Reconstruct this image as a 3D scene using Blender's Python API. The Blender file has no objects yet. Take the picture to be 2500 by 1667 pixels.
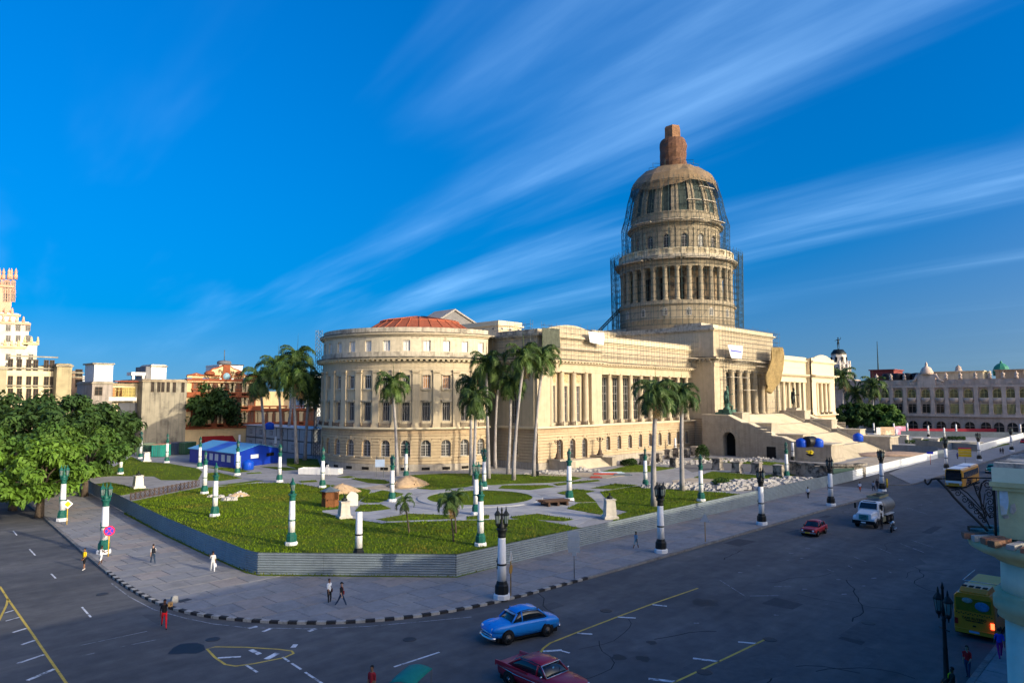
import bpy, math, random
from math import sin, cos, pi, sqrt, atan2, radians, hypot
from mathutils import Vector, Matrix
random.seed(7)
S = bpy.context.scene
COL = S.collection
# ---------------------------------------------------------------- camera
# world axes: x = north along the avenue, y = west (into the park), z = up (metres)
cam = bpy.data.cameras.new('camera'); camo = bpy.data.objects.new('camera', cam); COL.objects.link(camo)
CZ = 14.5; PITCH = radians(4.6576); AZ = radians(44.0502)
cam.lens = 36 * 1700 / 2500; cam.sensor_width = 36; cam.clip_end = 6000; cam.clip_start = 0.3
fw = Vector((cos(AZ), sin(AZ), 0)); rt = Vector((sin(AZ), -cos(AZ), 0)); up = Vector((0, 0, 1))
f3 = fw * cos(PITCH) + up * sin(PITCH); u3 = up * cos(PITCH) - fw * sin(PITCH)
camo.matrix_world = Matrix(((rt.x, u3.x, -f3.x, 0), (rt.y, u3.y, -f3.y, 0), (rt.z, u3.z, -f3.z, CZ), (0, 0, 0, 1)))
S.camera = camo
S.render.resolution_x = 1024; S.render.resolution_y = 682
# ---------------------------------------------------------------- light
SUN_EL = radians(17.0); SH = Vector((-0.165, 0.986, 0)).normalized()      # SH: the way shadows fall on the ground
sund = SH * cos(SUN_EL) - up * sin(SUN_EL)
sl = bpy.data.lights.new('sun', 'SUN'); sl.energy = 2.4; sl.angle = radians(0.53); sl.color = (1.0, 0.88, 0.66)
so = bpy.data.objects.new('sun', sl); COL.objects.link(so)
so.rotation_euler = sund.to_track_quat('-Z', 'Y').to_euler(); so.location = (60, -80, 80)
W = bpy.data.worlds.new('World'); S.world = W; W.use_nodes = True
nt = W.node_tree; nt.nodes.clear()
def wn(t, **k):
    n = nt.nodes.new(t)
    for a, b in k.items(): setattr(n, a, b)
    return n
wl = nt.links.new
sky = wn('ShaderNodeTexSky', sky_type='NISHITA', sun_disc=False, sun_elevation=SUN_EL, sun_rotation=atan2(-SH.x, -SH.y),
         altitude=0, air_density=1.0, dust_density=7.0, ozone_density=2.6)
hs = wn('ShaderNodeHueSaturation'); hs.inputs['Saturation'].default_value = 1.85; hs.inputs['Hue'].default_value = 0.512; hs.inputs['Value'].default_value = 1.2
# the photograph's sky stays blue right down to the roofs: look the sky up a little above each direction
tc0 = wn('ShaderNodeTexCoord'); sp0 = wn('ShaderNodeSeparateXYZ'); wl(tc0.outputs['Generated'], sp0.inputs[0]); cb0 = wn('ShaderNodeCombineXYZ')
m0 = wn('ShaderNodeMath', operation='MULTIPLY_ADD'); wl(sp0.outputs[2], m0.inputs[0]); m0.inputs[1].default_value = 0.75; m0.inputs[2].default_value = 0.13
wl(sp0.outputs[0], cb0.inputs[0]); wl(sp0.outputs[1], cb0.inputs[1]); wl(m0.outputs[0], cb0.inputs[2]); nv0 = wn('ShaderNodeVectorMath', operation='NORMALIZE'); wl(cb0.outputs[0], nv0.inputs[0]); wl(nv0.outputs[0], sky.inputs[0])
wl(sky.outputs[0], hs.inputs['Color'])
# deep clear blue away from the sun, the pale aureole round the sun left as it is
lum = wn('ShaderNodeRGBToBW'); wl(sky.outputs[0], lum.inputs[0]); lr = wn('ShaderNodeMapRange', interpolation_type='SMOOTHSTEP'); wl(lum.outputs[0], lr.inputs[0]); lr.inputs[1].default_value = 3.5; lr.inputs[2].default_value = 9.0
smix = wn('ShaderNodeMix', data_type='RGBA'); wl(lr.outputs[0], smix.inputs[0]); wl(hs.outputs[0], smix.inputs[6]); wl(sky.outputs[0], smix.inputs[7])
# cirrus: streaks lying in a high horizontal sheet, all running one way
tc = wn('ShaderNodeTexCoord'); sep = wn('ShaderNodeSeparateXYZ'); wl(tc.outputs['Generated'], sep.inputs[0])
def mth(op, a, b=None, clamp=False):
    n = wn('ShaderNodeMath', operation=op, use_clamp=clamp)
    for i, v in enumerate((a, b)):
        if v is None: continue
        if isinstance(v, (int, float)): n.inputs[i].default_value = v
        else: wl(v, n.inputs[i])
    return n.outputs[0]
zz = mth('ADD', mth('MAXIMUM', sep.outputs[2], 0.0), 0.06)
px_ = mth('DIVIDE', sep.outputs[0], zz); py_ = mth('DIVIDE', sep.outputs[1], zz)
ca, sa = cos(radians(80)), sin(radians(80))                            # streak heading
al = mth('ADD', mth('MULTIPLY', px_, ca), mth('MULTIPLY', py_, sa))
ac = mth('SUBTRACT', mth('MULTIPLY', py_, ca), mth('MULTIPLY', px_, sa))
def cnoise(sx, sy, ox, scale, det, rough, dist=0.0):
    cb = wn('ShaderNodeCombineXYZ'); wl(mth('ADD', mth('MULTIPLY', al, sx), ox), cb.inputs[0]); wl(mth('MULTIPLY', ac, sy), cb.inputs[1])
    n = wn('ShaderNodeTexNoise'); n.inputs['Scale'].default_value = scale; n.inputs['Detail'].default_value = det
    n.inputs['Roughness'].default_value = rough; n.inputs['Distortion'].default_value = dist
    wl(cb.outputs[0], n.inputs['Vector']); return n.outputs[0]
def ramp(v, a, b):
    n = wn('ShaderNodeMapRange', interpolation_type='SMOOTHSTEP'); wl(v, n.inputs[0]); n.inputs[1].default_value = a; n.inputs[2].default_value = b
    return n.outputs[0]
streak = ramp(cnoise(0.16, 1.0, 7.7, 1.15, 5, 0.5, 0.35), 0.45, 0.78)
fine = ramp(cnoise(0.5, 3.4, 9.0, 1.6, 6, 0.6, 0.2), 0.25, 0.8)
broad = ramp(cnoise(0.28, 0.28, 21.4, 1.0, 2, 0.5), 0.34, 0.66)
cloud = mth('MULTIPLY', mth('MULTIPLY', streak, mth('ADD', mth('MULTIPLY', fine, 0.6), 0.4)), mth('ADD', mth('MULTIPLY', broad, 0.85), 0.15))
cloud = mth('MULTIPLY', cloud, ramp(sep.outputs[2], 0.02, 0.16))
cmix = wn('ShaderNodeMix', data_type='RGBA'); wl(mth('MULTIPLY', cloud, 0.32, True), cmix.inputs[0]); wl(smix.outputs[2], cmix.inputs[6])
cmix.inputs[7].default_value = (3.6, 6.2, 9.2, 1)
bg = wn('ShaderNodeBackground'); bg.inputs[1].default_value = 0.15; wl(cmix.outputs[2], bg.inputs[0])
wo = wn('ShaderNodeOutputWorld'); wl(bg.outputs[0], wo.inputs[0])
S.view_settings.view_transform = 'Standard'; S.view_settings.look = 'None'; S.view_settings.gamma = 1; S.view_settings.exposure = 0.72
# ---------------------------------------------------------------- materials
MATS = {}
def M(name, col, rough=0.85, var=0.12, scale=1.0, metal=0.0, bump=0.0, bscale=None, col2=None, c2lo=0.45, c2hi=0.7, streak=0.0, stretch=None, spec=0.3, coat=0.0, emit=None, alpha=None, trans=0.0):
    """procedural surface: noise variation around col, optional second colour in patches, optional vertical rain streaks"""
    if name in MATS: return MATS[name]
    m = bpy.data.materials.new(name); m.use_nodes = True; t = m.node_tree; L = t.links.new; N = t.nodes
    b = N['Principled BSDF']; b.inputs['Roughness'].default_value = rough; b.inputs['Metallic'].default_value = metal
    b.inputs['Specular IOR Level'].default_value = spec
    if coat: b.inputs['Coat Weight'].default_value = coat; b.inputs['Coat Roughness'].default_value = 0.08
    if trans: b.inputs['Transmission Weight'].default_value = trans
    g = N.new('ShaderNodeNewGeometry')
    def noise(sc, det=5, vec=None, rg=0.6):
        n = N.new('ShaderNodeTexNoise'); n.inputs['Scale'].default_value = sc; n.inputs['Detail'].default_value = det; n.inputs['Roughness'].default_value = rg
        L(vec or g.outputs['Position'], n.inputs['Vector']); return n.outputs[0]
    cur = None
    base = N.new('ShaderNodeRGB'); base.outputs[0].default_value = (*col, 1); cur = base.outputs[0]
    def mix(fac, a, bb, mode='MIX'):
        x = N.new('ShaderNodeMix'); x.data_type = 'RGBA'; x.blend_type = mode
        if isinstance(fac, float): x.inputs[0].default_value = fac
        else: L(fac, x.inputs[0])
        for v, k in ((a, 6), (bb, 7)):
            if isinstance(v, tuple): x.inputs[k].default_value = (*v, 1)
            else: L(v, x.inputs[k])
        return x.outputs[2]
    def mr(v, lo, hi, a, bb):
        x = N.new('ShaderNodeMapRange'); L(v, x.inputs[0]); x.inputs[1].default_value = lo; x.inputs[2].default_value = hi; x.inputs[3].default_value = a; x.inputs[4].default_value = bb; return x.outputs[0]
    if col2:
        vec = None
        if stretch: mp = N.new('ShaderNodeMapping'); L(g.outputs['Position'], mp.inputs[0]); mp.inputs['Scale'].default_value = stretch; vec = mp.outputs[0]
        cur = mix(mr(noise(scale * 0.6, 6, vec, rg=0.65), c2lo, c2hi, 0, 1), cur, tuple(col2))
    if streak:
        mp = N.new('ShaderNodeMapping'); L(g.outputs['Position'], mp.inputs[0]); mp.inputs['Scale'].default_value = (1.6, 1.6, 0.09)
        s = mr(noise(1.0, 5, mp.outputs[0]), 0.48, 0.78, 0, streak)
        cur = mix(s, cur, (0.05, 0.045, 0.04))
    if var:
        v = mr(noise(scale * 2.3, 6), 0.25, 0.75, 1 - var, 1 + var); v2 = mr(noise(scale * 0.17, 3), 0.3, 0.7, 1 - var * 0.8, 1 + var * 0.8)
        mm = N.new('ShaderNodeMath'); mm.operation = 'MULTIPLY'; L(v, mm.inputs[0]); L(v2, mm.inputs[1])
        vv = N.new('ShaderNodeVectorMath'); vv.operation = 'SCALE'; L(cur, vv.inputs[0]); L(mm.outputs[0], vv.inputs['Scale']); cur = vv.outputs[0]
    L(cur, b.inputs['Base Color'])
    if bump:
        bp = N.new('ShaderNodeBump'); bp.inputs['Strength'].default_value = bump; bp.inputs['Distance'].default_value = 0.05
        L(noise(bscale or scale * 6, 6), bp.inputs['Height']); L(bp.outputs[0], b.inputs['Normal'])
    if emit: b.inputs['Emission Color'].default_value = (*emit[0], 1); b.inputs['Emission Strength'].default_value = emit[1]
    MATS[name] = m; return m
# ---------------------------------------------------------------- mesh helpers
class MB:
    def __init__(s): s.v = []; s.f = []; s.sm = []
    def add(s, vs, fs, smooth=False):
        o = len(s.v); s.v += [tuple(p) for p in vs]; s.f += [tuple(i + o for i in q) for q in fs]; s.sm += [smooth] * len(fs); return s
    def box(s, x0, x1, y0, y1, z0, z1, fn=None, n=1):
        if n == 1 and fn is None:
            return s.add([(x0,y0,z0),(x1,y0,z0),(x1,y1,z0),(x0,y1,z0),(x0,y0,z1),(x1,y0,z1),(x1,y1,z1),(x0,y1,z1)],
                         [(0,3,2,1),(4,5,6,7),(0,1,5,4),(1,2,6,5),(2,3,7,6),(3,0,4,7)])
        vs = []; fs = []
        for i in range(n + 1):
            x = x0 + (x1 - x0) * i / n
            vs += [(x,y0,z0),(x,y1,z0),(x,y1,z1),(x,y0,z1)]
        for i in range(n):
            a = 4 * i; b = a + 4
            fs += [(a,b,b+1,a+1),(a+1,b+1,b+2,a+2),(a+2,b+2,b+3,a+3),(a+3,b+3,b,a)]
        fs += [(3,2,1,0),(4*n,4*n+1,4*n+2,4*n+3)]
        if fn: vs = [fn(*p) for p in vs]
        return s.add(vs, fs)
    def lathe(s, prof, n=16, c=(0,0,0), smooth=True, cap=True, a0=0.0, rot=0.0, star=0.0):
        vs = []; fs = []; k = len(prof)
        for i in range(n):
            a = 2*pi*i/n + rot; q = 1 - (star if i % 2 else 0)
            for r, z in prof: vs.append((c[0]+r*q*cos(a), c[1]+r*q*sin(a), c[2]+z))
        for i in range(n):
            j = (i+1) % n
            for m in range(k-1): fs.append((i*k+m, j*k+m, j*k+m+1, i*k+m+1))
        if cap:
            if prof[0][0] > 1e-4: fs.append(tuple(i*k for i in range(n))[::-1])
            if prof[-1][0] > 1e-4: fs.append(tuple(i*k+k-1 for i in range(n)))
        return s.add(vs, fs, smooth)
    def tube(s, pts, rad, n=6, smooth=True, cap=True):
        P = [Vector(p) for p in pts]; R = rad if isinstance(rad, (list, tuple)) else [rad]*len(P); vs = []; fs = []
        for i, p in enumerate(P):
            d = (P[min(i+1, len(P)-1)] - P[max(i-1, 0)]); d = d.normalized() if d.length > 1e-9 else Vector((0,0,1))
            h = Vector((0,0,1)) if abs(d.z) < 0.95 else Vector((1,0,0))
            u = d.cross(h).normalized(); w = u.cross(d)
            for j in range(n):
                a = 2*pi*j/n + pi/n; vs.append(p + u*(R[i]*cos(a)) + w*(R[i]*sin(a)))
        for i in range(len(P)-1):
            for j in range(n): k = (j+1) % n; fs.append((i*n+j, i*n+k, (i+1)*n+k, (i+1)*n+j))
        if cap: fs += [tuple(range(n))[::-1], tuple(range((len(P)-1)*n, len(P)*n))]
        return s.add(vs, fs, smooth)
    def prism(s, poly, z0, z1, fn=None):
        """extrude an (x,y) outline from z0 to z1; fn maps (x,y,z) to a point"""
        n = len(poly); vs = [(x,y,z0) for x,y in poly] + [(x,y,z1) for x,y in poly]
        if fn: vs = [fn(*p) for p in vs]
        fs = [tuple(range(n))[::-1], tuple(range(n, 2*n))] + [(i,(i+1)%n,(i+1)%n+n,i+n) for i in range(n)]
        return s.add(vs, fs)
    def loft(s, rings, smooth=True, cap=True, close=True):
        n = len(rings[0]); vs = [p for r in rings for p in r]; fs = []
        for i in range(len(rings)-1):
            for j in range(n if close else n-1): k = (j+1) % n; fs.append((i*n+j, i*n+k, (i+1)*n+k, (i+1)*n+j))
        if cap: fs += [tuple(range(n))[::-1], tuple(range((len(rings)-1)*n, len(rings)*n))]
        return s.add(vs, fs, smooth)
    def sphere(s, c, rx, ry=None, rz=None, n=10, m=6):
        ry = ry or rx; rz = rz or rx
        o = len(s.v); s.lathe([(sin(pi*i/m) if 0 < i < m else 0.001, -cos(pi*i/m)) for i in range(m+1)], n)
        for i in range(o, len(s.v)): x, y, z = s.v[i]; s.v[i] = (c[0]+x*rx, c[1]+y*ry, c[2]+z*rz)
        return s
    def xf(s, fn): s.v = [tuple(fn(*p)) for p in s.v]; return s
    def mesh(s, name, mat=None):
        me = bpy.data.meshes.new(name); me.from_pydata(s.v, [], s.f); me.polygons.foreach_set('use_smooth', s.sm)
        if mat: me.materials.append(mat)
        me.update(); return me
def link(name, data, parent=None, loc=(0,0,0), rz=0.0, scale=None):
    o = bpy.data.objects.new(name, data); COL.objects.link(o); o.location = loc
    if rz: o.rotation_euler = (0, 0, rz)
    if scale: o.scale = scale if isinstance(scale, tuple) else (scale,)*3
    if parent: o.parent = parent
    return o
def tag(o, label, cat, group=None):
    o['label'] = label; o['category'] = cat
    if group: o['group'] = group
    return o
def thing(name, label, cat, loc=(0,0,0), rz=0.0, group=None): return tag(link(name, None, None, loc, rz), label, cat, group)
def part(name, mb, mat, parent, loc=(0,0,0), rz=0.0, label=None):
    me = mb if isinstance(mb, bpy.types.Mesh) else mb.mesh(name, mat)
    o = link(name, me, parent, loc, rz)
    if label: o['label'] = label
    return o
def solo(name, mb, mat, label, cat, loc=(0,0,0), rz=0.0, group=None): return tag(part(name, mb, mat, None, loc, rz), label, cat, group)
def struct(name, mb, mat, loc=(0,0,0)):
    o = part(name, mb, mat, None, loc); o['kind'] = 'structure'; return o
def copy_tree(o, parent=None):
    c = o.copy(); COL.objects.link(c); c.parent = parent
    for ch in o.children: copy_tree(ch, c)
    return c
def ray(px, py): return f3 + rt * ((px - 1250) / 1700) - u3 * ((py - 833.5) / 1700)
def gp(px, py, z=0.0):           # the ground point seen at a place in the photograph (used to survey the site)
    d = ray(px, py); t = (z - CZ) / d.z; return (d.x * t, d.y * t)
def ony(px, py, Y): d = ray(px, py); t = Y / d.y; return (d.x * t, CZ + d.z * t)
def onx(px, py, X): d = ray(px, py); t = X / d.x; return (d.y * t, CZ + d.z * t)
def text_mesh(txt, size, depth=0.03, sx=1.0, bold=0.0):
    c = bpy.data.curves.new('lettering', 'FONT'); c.body = txt; c.size = size; c.extrude = depth; c.align_x = 'CENTER'; c.offset = bold
    o = bpy.data.objects.new('lettering', c); COL.objects.link(o)
    me = bpy.data.meshes.new_from_object(o.evaluated_get(bpy.context.evaluated_depsgraph_get())); bpy.data.objects.remove(o); bpy.data.curves.remove(c)
    if sx != 1: 
        for v in me.vertices: v.co.x *= sx
    return me
# ---------------------------------------------------------------- ground, road, pavements
PZ = 0.14
asph = M('asphalt', (0.080,0.080,0.082), 0.85, 0.26, 0.35, bump=0.25, bscale=9, col2=(0.125,0.12,0.115), c2lo=0.45, c2hi=0.68, spec=0.3, stretch=(0.22,1.3,1.0))
asph_p = M('asphalt_patch', (0.085,0.086,0.088), 0.9, 0.2, 1.0, bump=0.2, bscale=9)
asph_d2 = M('asphalt_patch_dark', (0.050,0.050,0.053), 0.85, 0.2, 1.0); asph_p2 = asph_d = M('asphalt_tar', (0.02,0.021,0.024), 0.6, 0.2, 1.0)
dust = M('city_ground', (0.16,0.145,0.12), 0.95, 0.2, 0.05)
joint = M('pavement_joint', (0.10,0.095,0.09), 0.95, 0.2, 1.0)
slabm = [M('slab_%d' % i, c, 0.9, 0.14, 1.2, bump=0.12, bscale=12, col2=tuple(k*0.72 for k in c), c2lo=0.52, c2hi=0.75) for i, c in enumerate([(0.27,0.255,0.24),(0.24,0.235,0.232),(0.285,0.25,0.225),(0.225,0.22,0.22)])]
plz = M('plaza_paving', (0.29,0.285,0.285), 0.9, 0.18, 0.6, bump=0.1, col2=(0.19,0.185,0.18), c2lo=0.5, c2hi=0.75)
plzs = [M('plaza_slab_%d' % i, c, 0.9, 0.1, 1.1, col2=tuple(k*0.75 for k in c), c2lo=0.55, c2hi=0.8) for i, c in enumerate([(0.35,0.35,0.36),(0.31,0.31,0.32),(0.38,0.375,0.37)])]
lawnm = M('lawn_grass', (0.080,0.125,0.007), 0.95, 0.28, 0.8, bump=0.3, bscale=7, col2=(0.105,0.095,0.018), c2lo=0.52, c2hi=0.74, spec=0.1)
dirtm = M('dirt', (0.42,0.35,0.26), 0.95, 0.2, 0.5, bump=0.4, col2=(0.30,0.24,0.17))
whitep = M('road_paint_white', (0.62,0.63,0.64), 0.7, 0.25, 3.0, col2=(0.16,0.165,0.17), c2lo=0.52, c2hi=0.62)
faintp = M('road_paint_worn', (0.30,0.31,0.33), 0.8, 0.25, 3.0, col2=(0.08,0.085,0.09), c2lo=0.45, c2hi=0.6)
yellowp = M('road_paint_yellow', (0.55,0.39,0.06), 0.7, 0.25, 2.0, col2=(0.22,0.17,0.05), c2lo=0.55, c2hi=0.7)
kb = M('kerb_black', (0.025,0.025,0.027), 0.85, 0.3, 4.0, col2=(0.12,0.115,0.11), c2lo=0.6, c2hi=0.75)
kw = M('kerb_white', (0.33,0.32,0.30), 0.85, 0.2, 4.0, col2=(0.2,0.19,0.17), c2lo=0.52, c2hi=0.7)
kg = M('kerb_grey', (0.20,0.19,0.18), 0.9, 0.2, 2.0, col2=(0.10,0.095,0.09))
def sheet(pts, z): return MB().add([(x,y,z) for x,y in pts], [tuple(range(len(pts)))])
def ccw(p):
    a = sum(p[i][0]*p[(i+1)%len(p)][1]-p[(i+1)%len(p)][0]*p[i][1] for i in range(len(p))); return p if a > 0 else p[::-1]
def clip_rect(p, x0, x1, y0, y1):
    def cut(poly, inside, inter):
        out = []
        for i in range(len(poly)):
            a, b = poly[i-1], poly[i]; ia, ib = inside(a), inside(b)
            if ib:
                if not ia: out.append(inter(a, b))
                out.append(b)
            elif ia: out.append(inter(a, b))
        return out
    def ix(v): return lambda a, b: (v, a[1]+(b[1]-a[1])*(v-a[0])/(b[0]-a[0]))
    def iy(v): return lambda a, b: (a[0]+(b[0]-a[0])*(v-a[1])/(b[1]-a[1]), v)
    for ins, it in ((lambda q: q[0] >= x0, ix(x0)), (lambda q: q[0] <= x1, ix(x1)), (lambda q: q[1] >= y0, iy(y0)), (lambda q: q[1] <= y1, iy(y1))):
        if not p: return p
        p = cut(p, ins, it)
    return p
def area(p): return abs(sum(p[i][0]*p[(i+1)%len(p)][1]-p[(i+1)%len(p)][0]*p[i][1] for i in range(len(p))))/2
def inside(p, q):
    r = False
    for i in range(len(p)):
        (x1,y1),(x2,y2) = p[i-1], p[i]
        if (y1 > q[1]) != (y2 > q[1]) and q[0] < (x2-x1)*(q[1]-y1)/(y2-y1)+x1: r = not r
    return r
struct('ground', sheet([(-2500,-2500),(4000,-2500),(4000,4000),(-2500,4000)], -0.03), dust)
road = struct('road', sheet([(-120,8.4),(700,8.4),(700,520),(-120,520)], 0.0), asph)
# kerb line of the park block (measured on site), from the side street round the corner and up the avenue
kerbpts = [(44,330),(36,250),(28.5,170),(23.5,113),(21,85.6),(19.6,70),(18.9,60),(18.9,53),(19.7,48.8),(21.5,45),(24,41.6),(27,39.1),(30.6,37.3),(35.4,36.2),(41.8,35.8),(49.3,35.5),(62.5,35.2),(80.6,35),(106,34.5),(116,34.2),(119,34.8),(120.5,36.5)]
def smooth_line(p, it=2):
    for _ in range(it):
        q = [p[0]]
        for a, b in zip(p, p[1:]): q += [(a[0]*.75+b[0]*.25, a[1]*.75+b[1]*.25), (a[0]*.25+b[0]*.75, a[1]*.25+b[1]*.75)]
        p = q + [p[-1]]
    return p
kerbline = smooth_line(kerbpts)
def resample(p, step):
    out = [p[0]]; acc = 0.0
    for a, b in zip(p, p[1:]):
        L = hypot(b[0]-a[0], b[1]-a[1]); t = step - acc
        while t <= L: out.append((a[0]+(b[0]-a[0])*t/L, a[1]+(b[1]-a[1])*t/L)); t += step
        acc = L - (t - step)
    return out + [p[-1]]
FL = [gp(200,1193,PZ), gp(303,1250,PZ), gp(399,1302,PZ), gp(500,1350,PZ), gp(600,1394,PZ), gp(628,1402,PZ)]      # foot of the hoarding, side street
FC = gp(1115,1407,PZ); FE = (120.5, 43.45)
fence_line = [(FL[0][0]+14, 300)] + FL + [FC, FE]
pave_poly = ccw(kerbline + fence_line[::-1])
pave = struct('pavement', MB().prism(pave_poly, -0.02, 0.105), joint)
n = 0
def slabs(parent, poly, x0, x1, y0, y1, st, z0, z1, mats, name, skip=None, gap=0.025, stagger=0.5):
    cnt = 0; ny = int((y1-y0)/st)+1; nx = int((x1-x0)/st)+2
    for j in range(ny):
        for i in range(nx):
            ax = x0+(i-(stagger if j % 2 else 0))*st; ay = y0+j*st
            c = clip_rect(poly, ax+gap, ax+st-gap, ay+gap, ay+st-gap)
            if len(c) < 3 or area(c) < 0.25: continue
            cen = (sum(p[0] for p in c)/len(c), sum(p[1] for p in c)/len(c))
            if skip and skip(cen): continue
            dz = random.uniform(-0.005, 0.005)
            part(name, MB().prism(c, z0, z1+dz), random.choice(mats), parent); cnt += 1
    return cnt
slabs(pave, pave_poly, 18, 122, 33.5, 128, 2.25, 0.10, PZ, slabm, 'paving_slab')
part('paving_far', MB().prism([(26.0,128.6),(FL[0][0]+1.5,128.6),(FL[0][0]+13,298),(40.5,298)], 0.10, PZ), slabm[1], pave)
kerb = struct('kerb', MB().prism([(119,33.5),(119.6,33.9),(119.2,34.6)], -0.01, 0.05), kg)
st = resample(kerbline, 0.62)
def seg_block(p, q, w, z0, z1, g=0.012, off=0.0):
    d = Vector((q[0]-p[0], q[1]-p[1])); L = d.length; d /= L; nrm = Vector((-d.y, d.x)); a = Vector(p)+d*g+nrm*off; b = Vector(q)-d*g+nrm*off
    return MB().prism([tuple(a), tuple(b), tuple(b-nrm*w), tuple(a-nrm*w)], z0, z1)
k = 0
for i, (a, b) in enumerate(zip(st, st[1:])):
    if a[1] > 130 or hypot(b[0]-a[0], b[1]-a[1]) < 0.3: continue
    if a[1] < 66 and a[0] < 45: m = kb if k % 2 else kw; k += 1
    else:
        if i % 2: continue
        b = st[min(i+2, len(st)-1)]; m = kg
    part('kerb_stone', seg_block(a, b, 0.30, -0.01, 0.165+random.uniform(-.006,.006), off=0.15), m, kerb)
# second pavement beyond the driveway and the far park
pv2 = ccw([gp(2170,1157,0),(132,34.2),(165,34.0),(200,33.9),(300,33.5),(420,33.5),(420,47),(150,47),gp(2210,1140,0)])
struct('pavement_far', MB().prism(pv2, -0.02, PZ), slabm[1])
for a, b in zip(resample([(127,39.5),(129,36),(132,34.1),(300,33.4)], 2.4)[:-1], resample([(127,39.5),(129,36),(132,34.1),(300,33.4)], 2.4)[1:]):
    part('kerb_stone', seg_block(a, b, 0.3, -0.01, 0.16, off=0.15), kg, kerb)
ep = ccw([(8,1.0),(420,1.0),(420,8.6),(8,8.6)])
epave = struct('pavement_east', MB().prism(ep, -0.02, 0.11), joint)
slabs(epave, ep, 30, 64, 1.0, 8.6, 2.0, 0.10, PZ, slabm, 'paving_slab')
for i in range(40): part('kerb_stone', seg_block((30+i*1.5, 8.75), (31.5+i*1.5, 8.75), 0.3, -0.01, 0.165, off=0.15), kg, kerb)
# painted lines on the road
def stripe(name, pix, w, mat, z=0.005, closed=False):
    P = [gp(*p) for p in pix]; P = P+[P[0]] if closed else P
    vs = []; fs = []
    for i, p in enumerate(P):
        a = Vector(P[max(i-1,0)]); b = Vector(P[min(i+1,len(P)-1)])
        if closed and i in (0, len(P)-1): a, b = Vector(P[-2]), Vector(P[1])
        d = (b-a).normalized(); nn = Vector((-d.y, d.x))*w/2; vs += [(p[0]+nn.x, p[1]+nn.y, z), (p[0]-nn.x, p[1]-nn.y, z)]
    for i in range(len(P)-1): fs.append((2*i, 2*i+1, 2*i+3, 2*i+2))
    part(name, MB().add(vs, fs), mat, road)
for p in ([(0,1431),(19,1461),(78,1545),(125,1614),(162,1667),(180,1695)], [(19,1461),(16,1476),(0,1509),(-30,1560)],
          [(1320,1592),(1326,1582),(1343,1569),(1403,1545),(1507,1505),(1596,1472),(1704,1435)], [(1620,1677),(1641,1667),(1757,1613),(1866,1561)]): stripe('yellow_line', p, 0.14, yellowp)
stripe('yellow_line', [(505,1583),(525,1578),(600,1579),(680,1584),(712,1588),(717,1594),(695,1604),(620,1619),(575,1625),(550,1621),(525,1604)], 0.14, yellowp, closed=True)
for a, b, w in (((31,1543),(64,1533),.2),((52,1573),(85,1562),.2),((41,1619),(108,1597),.2),((67,1660),(133,1632),.24),((9,1496),(33,1489),.15),((14,1515),(47,1506),.12),
        ((200,1481),(222,1506),.12),((32,1295),(41,1306),.12),((72,1340),(86,1355),.12),((125,1400),(136,1411),.12),((531,1605),(588,1602),.2),((612,1585),(634,1596),.3),((650,1608),(678,1593),.36),
        ((690,1603),(706,1614),.14),((712,1618),(735,1633),.14),((745,1640),(800,1676),.14),((600,1622),(628,1640),.14),((606,1533),(628,1528),.3),((642,1541),(662,1533),.25),((753,1540),(772,1534),.3),
        ((962,1627),(1073,1591),.14),((1326,1589),(1372,1586),.24),((1372,1588),(1391,1593),.14),((1409,1545),(1446,1547),.2),((1507,1505),(1552,1508),.2),((1593,1475),(1628,1479),.2),
        ((1692,1606),(1756,1614),.24),((1583,1656),(1651,1663),.26),((1802,1566),(1848,1570),.2),((1382,1660),(1403,1663),.3),((715,1580),(722,1572),.3)): stripe('white_dash', [a, b], w, whitep)
for a, b, w in (((194,1575),(359,1540),.07),((294,1578),(390,1559),.07),((200,1600),(231,1593),.07),((1831,1454),(1902,1453),.09),((1890,1431),(1936,1431),.07),((2083,1358),(2116,1371),.07),((2223,1317),(2280,1336),.08),
        ((2198,1326),(2256,1348),.07),((2226,1243),(2269,1256),.07),((2140,1335),(2175,1350),.06),((1757,1415),(1820,1455),.06),((2020,1389),(2036,1395),.08),((2070,1380),(2080,1385),.08),((2168,1392),(2176,1398),.1)): stripe('worn_line', [a, b], w, faintp)
for q in ((1972,1337),(1932,1350),(1851,1380),(1808,1397),(2134,1411),(2106,1430),(2061,1450),(2021,1474),(2246,1232),(2271,1224),(2220,1241),(2298,1214),(1920,1366),(1960,1362),(2048,1414),(1965,1437),(2200,1365),(1895,1500),(1700,1520)):
    stripe('worn_line', [(q[0]-6,q[1]),(q[0]+6,q[1]+random.uniform(-1,2))], 0.14, faintp)
stripe('edge_line', [(272,1423),(316,1456),(375,1487),(452,1508),(520,1522),(600,1531),(749,1534),(898,1528),(1046,1515),(1151,1505)], 0.09, faintp)
for pts in ([(345,1500),(465,1494),(480,1500),(445,1506),(470,1522),(430,1528),(385,1524)], [(2150,1345),(2230,1352),(2262,1376),(2215,1384),(2160,1368)], [(2020,1205),(2110,1200),(2120,1230),(2045,1235)], [(1640,1640),(1900,1590),(1960,1640),(1700,1690)]):
    part('asphalt_patch', sheet(ccw([gp(*p) for p in pts]), 0.0035), asph_p, road)
for px, py, r in ((1720,1470,1.0),(1508,1604,0.45),(1572,1607,0.5),(1590,1568,0.35),(460,1583,1.1)):
    c = gp(px, py); part('tar_patch', sheet([(c[0]+r*random.uniform(.6,1.2)*cos(a), c[1]+r*random.uniform(.6,1.2)*sin(a)) for a in [i*pi/6 for i in range(12)]], 0.004), asph_d, road)
man = M('manhole_iron', (0.035,0.034,0.035), .6, .2, 4)
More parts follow.
